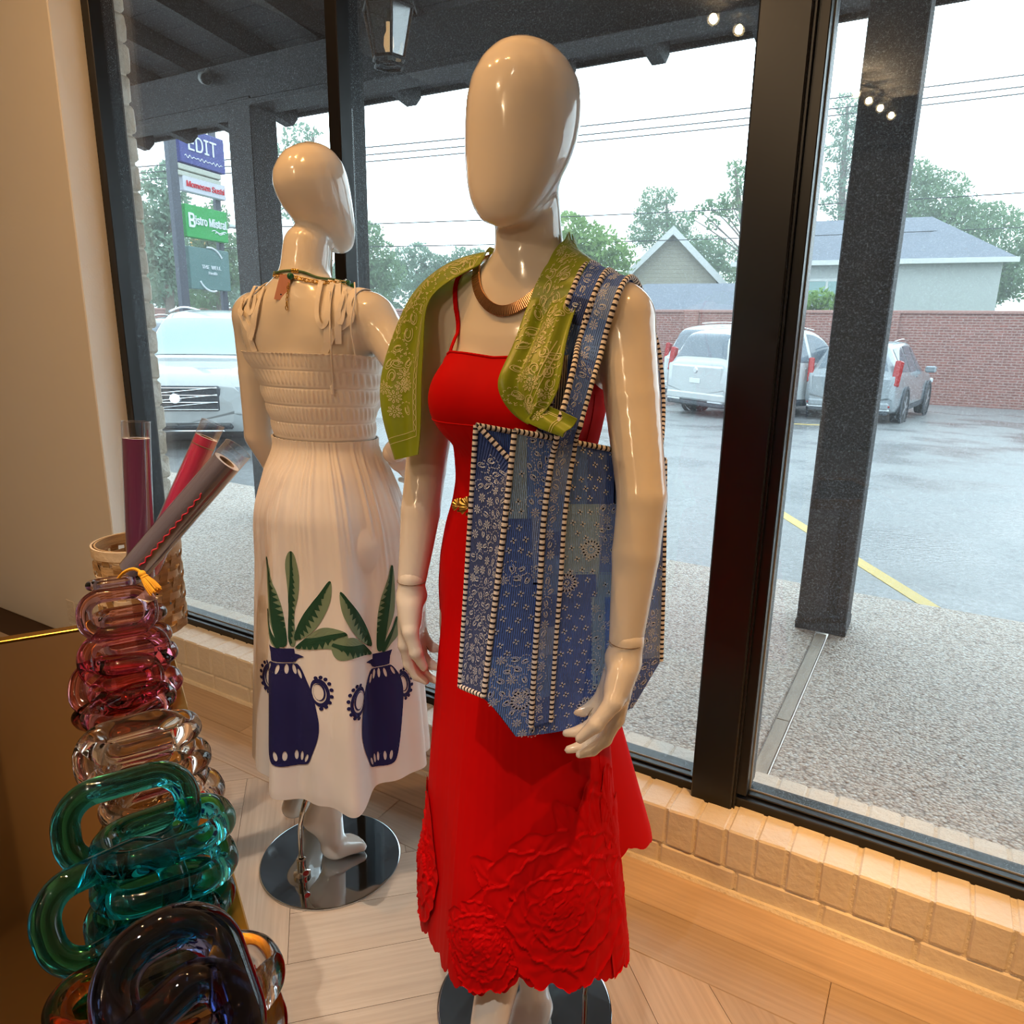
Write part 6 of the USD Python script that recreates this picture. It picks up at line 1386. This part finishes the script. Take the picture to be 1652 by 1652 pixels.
# ---------------------------------------------------------------- jewellery
M_ROSEGOLD = pbr('rose_gold', lin(208, 160, 118), .28, metal=1.0); M_GOLD = pbr('gold', lin(222, 178, 92), .25, metal=1.0)
def neck_ring(fn, O, pts, n=90, lift=.003, Rm=np.eye(3), sc=1.0):
    P = smooth_path(np.array([np.asarray(p) @ Rm.T * sc + O for p in pts]), n, closed=True); return settle(fn, P, lift)
c1p = neck_ring(f1, O1, [(0, -.080, 1.425), (.042, -.062, 1.440), (.062, -.020, 1.468), (.052, .045, 1.492), (0, .066, 1.502), (-.052, .045, 1.492), (-.062, -.020, 1.468), (-.042, -.062, 1.440)], 140, .003)
col = thing('collar_necklace', 'flat ribbed rose gold collar necklace on the front mannequin', 'necklace', c1p.mean(0))
NN = grad(f1, c1p); cm = c1p - c1p.mean(0)
for k in range(0, 140):
    a, b = cm[k], cm[(k + 1) % 140]; n = NN[k]; t = b - a; L = np.linalg.norm(t); t /= L; s = np.cross(t, n); s /= np.linalg.norm(s); n = np.cross(s, t)
    if k == 0: segs = []
    segs.append(frame(cbox(-L * .47, L * .47, -.0085, .0085, -.0012, .0016, .0006), (a + b) / 2 + n * .002, t, s, n))
obj('ribbed_links', join(segs), M_ROSEGOLD, col, kind='stuff'); obj('inner_band', join([ribbon(np.vstack([cm, cm[:2]]), .015, np.vstack([NN, NN[:2]]), .0012)]), M_ROSEGOLD, col, smooth=40)
# shell buckle on the waist
for px, py, D, rad, lab in ((757, 817, 1.165, .0165, 'gold scallop shell buckle half hidden behind the tote bag'), (741, 815, 1.19, .012, 'small gold shell charm at the edge of the red waist')):
    c = at_d(px, py, D); nrm = unit(np.array([EYEP[0] - c[0], EYEP[1] - c[1], .1])); x = unit(np.cross([0, 0, 1.], nrm)); y = np.cross(nrm, x)
    a_, r_ = np.meshgrid(np.linspace(-2.45, 2.45, 70), np.linspace(.1, 1, 10), indexing='ij'); rr = r_ * rad * (1 + .05 * np.abs(np.sin(a_ * 6.2)) * r_)
    hgt = .006 * (1 - r_ ** 2) + .0016 * np.abs(np.sin(a_ * 6.2)) * r_; V = np.stack([rr * np.sin(a_), rr * np.cos(a_), hgt], -1)
    t = thing('shell_buckle', lab, 'buckle', c); obj('shell', frame(shell(V, .0015), (0, 0, 0), x, y, nrm), M_GOLD, t, smooth=50); obj('hinge', frame(cbox(-rad * .35, rad * .35, -rad * .95, -rad * .6, -.001, .004, .001), (0, 0, 0), x, y, nrm), M_GOLD, t)
# the white-dress mannequin: green cord, gold chain with green beads, pink tag
M_CORD = pbr('green_cord', lin(84, 118, 84), .7); M_BEAD = pbr('green_bead', lin(12, 92, 52), .12, coat_weight=.5); M_TAG = pbr('pink_card', lin(226, 158, 134), .7)
g1 = neck_ring(f2, O2, [(0, -.070, 1.445), (.055, -.030, 1.475), (.060, .030, 1.495), (.035, .062, 1.512), (0, .068, 1.516), (-.035, .062, 1.512), (-.060, .030, 1.495), (-.055, -.030, 1.475)], 90, .003, R2, SC2)
t = thing('cord_necklace', 'thin green cord necklace high on the neck above the white dress', 'necklace', g1.mean(0)); obj('cord', tube(g1 - g1.mean(0), .0026, 8, closed=True), M_CORD, t, smooth=True)
kc = int(np.argmin(np.linalg.norm(g1 - at_d(462, 411, 1.66), axis=1)))
obj('clasp', join([xf(trimesh.creation.icosphere(2, .0045), g1[(kc + q) % 90] - g1.mean(0)) for q in (-1, 0, 1)]), M_GOLD, t, smooth=True)
g2 = neck_ring(f2, O2, [(0, -.095, 1.415), (.060, -.055, 1.450), (.072, .020, 1.478), (.045, .070, 1.496), (0, .082, 1.500), (-.045, .070, 1.496), (-.072, .020, 1.478), (-.060, -.055, 1.450)], 150, .004, R2, SC2)
cc = g2.mean(0); t = thing('bead_necklace', 'gold chain necklace with dark green beads on the white-dress mannequin', 'necklace', cc)
loc = (g2 - O2) @ R2 / SC2
NG = grad(f2, g2); chain = []
for k in range(0, 150, 3):
    a, b = g2[k] - cc, g2[(k + 3) % 150] - cc; x = unit(b - a); n = NG[k]; y = unit(np.cross(n, x)); n = np.cross(x, y)
    if loc[k, 1] > .035:
        th2 = np.linspace(0, 2 * PI, 14, endpoint=False); L = np.linalg.norm(b - a) * .72
        rg = tube(np.stack([L * np.cos(th2), .0034 * np.sin(th2), 0 * th2], 1), .0011, 6, closed=True); obj('chain_link', frame(rg, (a + b) / 2, x, y if (k // 3) % 2 else unit(y + n), n if (k // 3) % 2 else unit(n - y)), M_GOLD, t, smooth=True)
    else: obj('bead', xf(trimesh.creation.icosphere(2, .0058), (a + b) / 2 + n * .002), M_BEAD, t, smooth=True)
k0 = int(np.argmin(np.linalg.norm(g2 - at_d(452, 424, 1.66), axis=1))); p0 = g2[k0]
for q in range(9):
    pz = p0 + np.array([0, 0, -.0075 * q - .006]); pz = settle(f2, pz[None], .004)[0]; th2 = np.linspace(0, 2 * PI, 12, endpoint=False); obj('extender_link', xf(tube(np.stack([.0022 * np.cos(th2), 0 * th2, .0046 * np.sin(th2)], 1), .0009, 5, closed=True), pz - cc, (0, 0, q * 1.3)), M_GOLD, t, smooth=True)
obj('bead', xf(trimesh.creation.icosphere(2, .0075), p0 + unit(EYEP - p0) * .006 - cc), M_BEAD, t, smooth=True)
rt_, tc_ = CAMR[:, 0], unit(EYEP - p0); tq = [p0 + rt_ * a + np.array([0, 0, b]) + tc_ * .010 for a, b in ((-.022, .004), (.002, .003), (-.012, -.050), (-.038, -.046))]; tc = np.mean(tq, 0)
tagm = thing('price_tag', 'folded pink card price tag hanging from the necklace at the back of the neck', 'price tag', tc); qv = np.array(tq) - tc; nq = unit(np.cross(qv[1] - qv[0], qv[3] - qv[0])) * .0012
obj('card', trimesh.convex.convex_hull(np.vstack([qv, qv + nq])), M_TAG, tagm); obj('eyelet', xf(trimesh.creation.icosphere(1, .0016), qv[2] * .6 + qv[3] * .4 + [0, 0, .012]), M_BLK, tagm)

# ================================================================ DISPLAY TABLE WITH ACRYLIC CHAINS, BASKET OF PAPER ROLLS
TZ_ = 0.70
TE0, TE1 = at_z(293, 1100, TZ_), at_z(405, 1508, TZ_)
te = unit(TE1 - TE0); tw = np.array([te[1], -te[0], 0.0]); tw = tw if tw @ np.array([-1, 0, 0]) > 0 else -tw      # along the edge (towards the camera), across (to the left)
tw3 = np.array([0, 0, 1.0])
TO = TE0 - te * .42
def tb(a0, a1, b0, b1, z0, z1, c=.002): return frame(cbox(a0, a1, b0, b1, z0, z1, c), (0, 0, 0), te, tw, np.cross(te, tw))
FL = 1.0 if np.cross(te, tw)[2] > 0 else -1.0
def tbx(a0, a1, b0, b1, z0, z1, c=.002): return tb(a0, a1, b0, b1, min(FL * z0, FL * z1), max(FL * z0, FL * z1), c)
M_BRASS = pbr('brushed_gold', lin(190, 140, 52), .34, metal=1.0, bump=.05, bscale=90, stretch=(1, 12, 1)); M_BRASSMIR = pbr('bronze_mirror', lin(170, 132, 84), .06, metal=1.0)
table = thing('display_table', 'low gold display table with bronze mirror top under the acrylic chains', 'table', (TO[0], TO[1], 0))
LT, WT_ = 1.75, .50
obj('mirror_top', tbx(.036, LT - .036, .036, WT_ - .036, TZ_ - .010, TZ_ - .004, .001), M_BRASSMIR, table)
for r_ in ((0, LT, 0, .028), (0, LT, WT_ - .028, WT_), (0, .028, .028, WT_ - .028), (LT - .028, LT, .028, WT_ - .028)): obj('rim', tbx(*r_, TZ_ - .04, TZ_, .002), M_BRASS, table)
obj('gap_strip', join([tbx(.028, LT - .028, .028, .036, TZ_ - .014, TZ_ - .010, 0), tbx(.028, .036, .036, WT_ - .036, TZ_ - .014, TZ_ - .010, 0)]), M_IRON, table)
obj('panel', tbx(.01, LT - .01, .01, WT_ - .01, TZ_ - .035, TZ_ - .015, .001), M_IRON, table)
for a in (.03, LT - .07):
    for b in (.03, WT_ - .07): obj('leg', tbx(a, a + .04, b, b + .04, .0, TZ_ - .035, .003), M_BRASS, table)
obj('stretcher', tbx(.05, LT - .05, .04, .06, .12, .14, .002), M_BRASS, table)

def acrylic(name, col, deep=.0):
    if name in _mats: return _mats[name]
    return mk(name, {'p': ('principled_bsdf', {'base_color': col, 'roughness': .02, 'ior': 1.47, 'transmission_weight': 1.0, 'specular_ior_level': .5})}, [], 'p.BSDF')
AC = {'teal': acrylic('teal_acrylic', (.06, .66, .78)), 'clear': acrylic('champagne_acrylic', (.97, .90, .84)), 'pink': acrylic('pink_acrylic', (.97, .42, .52)), 'plum': acrylic('plum_acrylic', (.74, .46, .58)), 'lilac': acrylic('lilac_acrylic', (.76, .70, .95)),
      'smoke': acrylic('smoke_acrylic', (.70, .67, .68)), 'navy': acrylic('navy_acrylic', (.20, .24, .46)), 'orange': acrylic('orange_acrylic', (.98, .34, .08)), 'violet': acrylic('violet_acrylic', (.40, .30, .62))}
def link_mesh(L, W, r, n=20):
    """a rounded rectangle ring of round bar: outer length L (x) and width W (y)"""
    hx, hy = L / 2 - r, W / 2 - r; c = hy * .86; P = []
    for cx, cy, a0 in ((hx - c, hy - c, 0), (-hx + c, hy - c, PI / 2), (-hx + c, -hy + c, PI), (hx - c, -hy + c, 1.5 * PI)):
        for a in np.linspace(a0, a0 + PI / 2, 14): P.append((cx + c * math.cos(a), cy + c * math.sin(a), 0))
    P = np.array(P); d = np.linalg.norm(np.diff(np.vstack([P, P[:1]]), axis=0), axis=1); P = P[d > 1e-6]
    s = np.r_[0, np.cumsum(np.linalg.norm(np.diff(np.vstack([P, P[:1]]), axis=0), axis=1))]; q = np.linspace(0, s[-1], 110, endpoint=False); PP = np.vstack([P, P[:1]])
    return tube(np.stack([np.interp(q, s, PP[:, k]) for k in range(3)], 1), r, n, closed=True)
LK = link_mesh(.165, .118, .0160)
def put_link(par, o, x, y, mat, sc=1.0):
    """x: long axis, y: short axis (world)"""
    x = unit(x); y = np.asarray(y, float); y = unit(y - x * (x @ y)); m = LK.copy(); m.apply_scale(sc); obj('link', frame(m, np.asarray(o) - par_o[par], x, y, np.cross(x, y)), mat, par, smooth=True)
par_o = {}
def chain(label, mat, flats, ups, sc=1.0):
    """flats: (px, py of the right end, layer height above the top, yaw, roll); ups: (px, py of the bend at the upper right, height, lean)"""
    E0 = at_z(flats[0][0], flats[0][1], TZ_ + flats[0][2]); t = thing('acrylic_chain', label, 'acrylic chain', (E0[0], E0[1], TZ_)); par_o[t] = np.array([E0[0], E0[1], TZ_])
    for px, py, z, yaw, roll in flats:
        E = at_z(px, py, TZ_ + z); c, s = math.cos(yaw), math.sin(yaw); d = tw * c + te * s; p = np.cross([0, 0, 1.0], d); y = p * math.cos(roll) + np.array([0, 0, 1.0]) * math.sin(roll)
        put_link(t, E + d * .075 * sc - np.array([0, 0, .0]), d, y, AC[mat], sc)
    for px, py, z, yaw, lean in ups:
        E = at_z(px, py, TZ_ + z); c, s = math.cos(yaw), math.sin(yaw); d = tw * c + te * s; up = np.array([0, 0, 1.0]) * math.cos(lean) - te * math.sin(lean)
        put_link(t, E + d * .06 * sc - up * .045 * sc, d, up, AC[mat], sc)
    return t
chain('teal clear acrylic link chain piled at the middle of the gold table', 'teal', [(366, 1420, .018, .10, -.05), (373, 1372, .050, .0, .06), (367, 1308, .086, .12, .10), (290, 1440, .020, 1.2, .0)], [(286, 1236, .150, .05, .35), (262, 1350, .09, .3, .7)])
chain('champagne clear acrylic link chain between the pink and teal chains', 'clear', [(352, 1262, .018, .1, .0), (333, 1215, .048, -.1, .05), (316, 1166, .080, .05, .12), (300, 1230, .03, .9, .0)], [(282, 1150, .10, .1, .9)])
chain('rose pink acrylic link chain next to the woven basket', 'pink', [(288, 1092, .018, .05, .0), (281, 1048, .052, .0, .08), (262, 1110, .02, .7, .0)], [(252, 1012, .105, .1, .5), (240, 1062, .06, -.2, .8)])
chain('plum acrylic link chain heaped on top of the pink one', 'plum', [(272, 1018, .078, .05, .0), (264, 985, .118, .0, .1)], [(234, 950, .185, .0, .5)], .86)
chain('lilac acrylic link chain end beside the mustard tassel', 'lilac', [(224, 934, .195, .0, .2)], [], .6)
chain('smoke grey acrylic link chain at the near end of the table', 'smoke', [(446, 1620, .022, .05, .0), (441, 1545, .060, .1, .12)], [], 1.06)
chain('orange acrylic link chain lying on the table below the navy one', 'orange', [(296, 1545, .018, .2, .0), (300, 1600, .030, .5, .1)], [], .85)
# the nearest chain: one large ring propped towards the room with bars across
nv_ = thing('acrylic_chain', 'navy and violet acrylic link chain propped up nearest the camera', 'acrylic chain', tuple(at_z(320, 1560, TZ_ + .10))); par_o[nv_] = at_z(320, 1560, TZ_ + .10)
cN = at_z(296, 1575, TZ_ + .115); toc = unit(EYEP - cN); xN = unit(np.cross([0, 0, 1.0], toc)); yN = np.cross(toc, xN); ty = unit(yN * math.cos(.10) + xN * -.18); tx = unit(np.cross(ty, toc))
LKB, LKC = link_mesh(.172, .134, .0205), link_mesh(.200, .098, .0185)
cN = cN - ty * .022 - tx * .010
for LKx, o, x_, y_, mt in ((LKB, cN, ty, tx, 'navy'), (LKC, cN - ty * .030 - tx * .040 - toc * .004, unit(tx * .96 + ty * .28), unit(ty * .9 + toc * .34), 'navy'), (LKC, cN - ty * .10 - toc * .045, unit(tx * .9 - toc * .3), unit(toc), 'violet')):
    x_ = unit(x_); y_ = unit(y_ - x_ * (x_ @ y_)); obj('link', frame(LKx, o - par_o[nv_], x_, y_, np.cross(x_, y_)), AC[mt], nv_, smooth=True)

# ---- woven basket with wrapping paper rolls
BC = at_z(236, 1012, TZ_); BR = .088
bk_ = thing('woven_basket', 'round woven split-wood basket holding paper rolls at the far end of the table', 'basket', (BC[0], BC[1], TZ_))
M_SPLINT = pbr('split_wood', lin(206, 168, 118), .6, var=.35, vscale=20, stretch=(1, 1, 6), bump=.2, bscale=80); M_SPLINT2 = pbr('split_wood_light', lin(232, 208, 172), .55, var=.2, vscale=20, bump=.2, bscale=80)
NS = 18; ROWS = 8; HB = .205
for k in range(NS):
    a = 2 * PI * k / NS; z = np.linspace(.004, HB - .008, 60); r = BR + .0028 * np.cos(PI * (z / HB * ROWS + k)); P = np.stack([r * np.cos(a), r * np.sin(a), z], 1)
    obj('stake', ribbon(P, .019, np.array([math.cos(a), math.sin(a), 0]), .0016), M_SPLINT, bk_, smooth=40)
for q in range(ROWS):
    a = np.linspace(0, 2 * PI, 181); z = (q + .5) * HB / ROWS; r = BR - .0030 * np.cos(a * NS / 2 * 2 / 2 * 1.0 + 0) * 0 - .0032 * np.cos(PI * (q + a / (2 * PI) * NS + .5) + PI * .5); P = np.stack([r * np.cos(a), r * np.sin(a), np.full_like(a, z)], 1)
    obj('weaver', ribbon(P, .017, np.stack([np.cos(a), np.sin(a), 0 * a], 1), .0016), M_SPLINT2 if q % 2 else M_SPLINT, bk_, smooth=40)
a = np.linspace(0, 2 * PI, 97); P = np.stack([(BR + .003) * np.cos(a), (BR + .003) * np.sin(a), np.full_like(a, HB - .004)], 1); obj('rim_band', ribbon(P, .022, np.stack([np.cos(a), np.sin(a), 0 * a], 1), .004), M_SPLINT2, bk_, smooth=40)
P[:, :2] *= (BR - .004) / (BR + .003); obj('rim_band', ribbon(P, .022, np.stack([np.cos(a), np.sin(a), 0 * a], 1), .003), M_SPLINT, bk_, smooth=40); obj('base', lathe([(0, .003), (BR - .003, .003), (BR - .003, 0), (0, 0)], 40), M_SPLINT, bk_)
M_FILM = mk('clear_film', {'tr': ('transparent_bsdf', {'color': (.97, .97, .98)}), 'gl': ('glossy_bsdf', {'roughness': .06}), 'lw': ('layer_weight', {'blend': .35}), 'mr': ('map_range', {'from_min': 0., 'from_max': 1., 'to_min': .10, 'to_max': .75}), 'm': ('mix_closure', {})},
    [('lw.facing', 'mr.value'), ('mr.result', 'm.fac'), ('tr.BSDF', 'm.closure1'), ('gl.BSDF', 'm.closure2')], 'm.closure')
M_CARD = pbr('kraft_core', lin(150, 120, 84), .8); M_PAPERW = pbr('paper_edge', lin(232, 228, 226), .7)
def paper_roll(label, top, bottom, D0, D1, R, mat, stripe=None, band=None):
    T, B = at_d(*top, D0), at_d(*bottom, D1); d = unit(T - B); L = float(np.linalg.norm(T - B)); x = unit(np.cross([0, 1, 0.], d)); y = np.cross(d, x); t = thing('paper_roll', label, 'wrapping paper', B)
    def fr(m): return frame(m, (0, 0, 0), x, y, d)
    obj('paper', fr(lathe([(R * .55, 0), (R, 0), (R, L - .035)], 40)), mat, t, smooth=40); obj('paper_end', fr(lathe([(R, L - .035), (R * .62, L - .035)], 40)), M_PAPERW, t)
    obj('core', fr(lathe([(R * .62, L - .035), (R * .62, 0)], 30)), M_CARD, t, smooth=40); obj('clear_sleeve', fr(lathe([(R + .0015, 0), (R + .0015, L), ], 40)), M_FILM, t, smooth=40)
    obj('sleeve_lip', fr(tube([(math.cos(q) * (R + .0015), math.sin(q) * (R + .0015), L) for q in np.linspace(0, 2 * PI, 40, endpoint=False)], .0008, 5, closed=True)), M_FILM, t, smooth=True)
    face = unit(np.cross(np.cross(d, EYEP - T), d))
    def on(s, off, ang):
        c, q = math.cos(ang), math.sin(ang); n = face * c + np.cross(d, face) * q; return d * s + n * (R + off)
    if band: obj('label_band', tube([d * (L - .055) + (face * math.cos(q) + np.cross(d, face) * math.sin(q)) * (R + .0003) for q in np.linspace(0, 2 * PI, 60, endpoint=False)], .0011, 5, closed=True), band, t)
    if stripe:
        z = np.linspace(.03, L - .11, 150); obj('zigzag_edge', tube([on(k, .0012, .15 + .07 * math.sin(k * 330)) for k in z], .0016, 5), stripe, t, smooth=True)
    return t
M_PLUMP = pbr('plum_paper', lin(132, 58, 98), .4); M_PINKP = pbr('pink_paper', lin(226, 62, 104), .4); M_GREYP = pbr('grey_paper', lin(132, 122, 130), .4, var=.1, vscale=10); M_REDZ = pbr('red_rickrack', lin(206, 44, 62), .6); M_OLIVE = pbr('olive_band', lin(150, 140, 96), .6)
paper_roll('upright plum paper roll in a clear sleeve in the basket', (219, 680), (228, 930), 1.72, 1.70, .0265, M_PLUMP)
paper_roll('pink paper roll in a clear sleeve leaning right behind the grey one', (344, 682), (238, 920), 1.72, 1.72, .0235, M_PINKP, band=M_OLIVE)
paper_roll('grey paper roll with a red zigzag edge leaning out over the basket rim', (384, 724), (214, 922), 1.57, 1.62, .0280, M_GREYP, stripe=M_REDZ)
# ---- mustard tassel
M_MUST = pbr('mustard_thread', lin(230, 160, 24), .8); tp_ = at_z(229, 926, TZ_ + .222)
ts = thing('tassel', 'mustard yellow thread tassel lying on the lilac chain by the basket', 'tassel', tp_); dT = unit(at_z(254, 958, TZ_ + .186) - tp_); xT = unit(np.cross(dT, [0, 0, 1.])); yT = np.cross(dT, xT)
obj('knot', xf(trimesh.creation.icosphere(3, .0075)), M_MUST, ts, smooth=True); rt = np.random.default_rng(3); st_ = []
for k in range(90):
    a, r = rt.uniform(0, 2 * PI), rt.uniform(.2, 1) ** .5; u_ = xT * math.cos(a) + yT * math.sin(a) * .8; Ln = rt.uniform(.040, .047); st_.append(tube([u_ * r * .0055, u_ * r * .0085 + dT * .012, u_ * r * .0125 + dT * Ln * .6, u_ * r * .0145 + dT * Ln], .0009, 4))
obj('fringe', join(st_), M_MUST, ts, kind='stuff'); obj('binding', tube([(xT * math.cos(q) + yT * math.sin(q)) * .0068 + dT * (.007 + .0006 * q / 6) for q in np.linspace(0, 18, 60)], .0010, 5), M_MUST, ts)
cd = smooth_path([(0, 0, 0), at_z(216, 918, TZ_ + .226) - tp_, at_z(204, 921, TZ_ + .222) - tp_, at_z(190, 935, TZ_ + .20) - tp_], 60); s_ = np.arange(60); obj('twisted_cord', join([tube(cd + np.stack([0 * s_, .0016 * np.cos(s_ * .9 + ph), .0016 * np.sin(s_ * .9 + ph)], 1), .0021, 6) for ph in (0, PI)]), M_MUST, ts, smooth=True)
q = at_z(236, 964, TZ_ + .170); tg = thing('price_tag', 'small cream price tag tucked below the mustard tassel', 'price tag', q); obj('card', frame(cbox(-.013, .013, -.018, .018, -.0006, .0006, .0003), (0, 0, 0), xT, unit(dT + [0, 0, .6]), unit(np.cross(xT, unit(dT + [0, 0, .6])))), pbr('cream_card', lin(216, 200, 170), .7), tg)
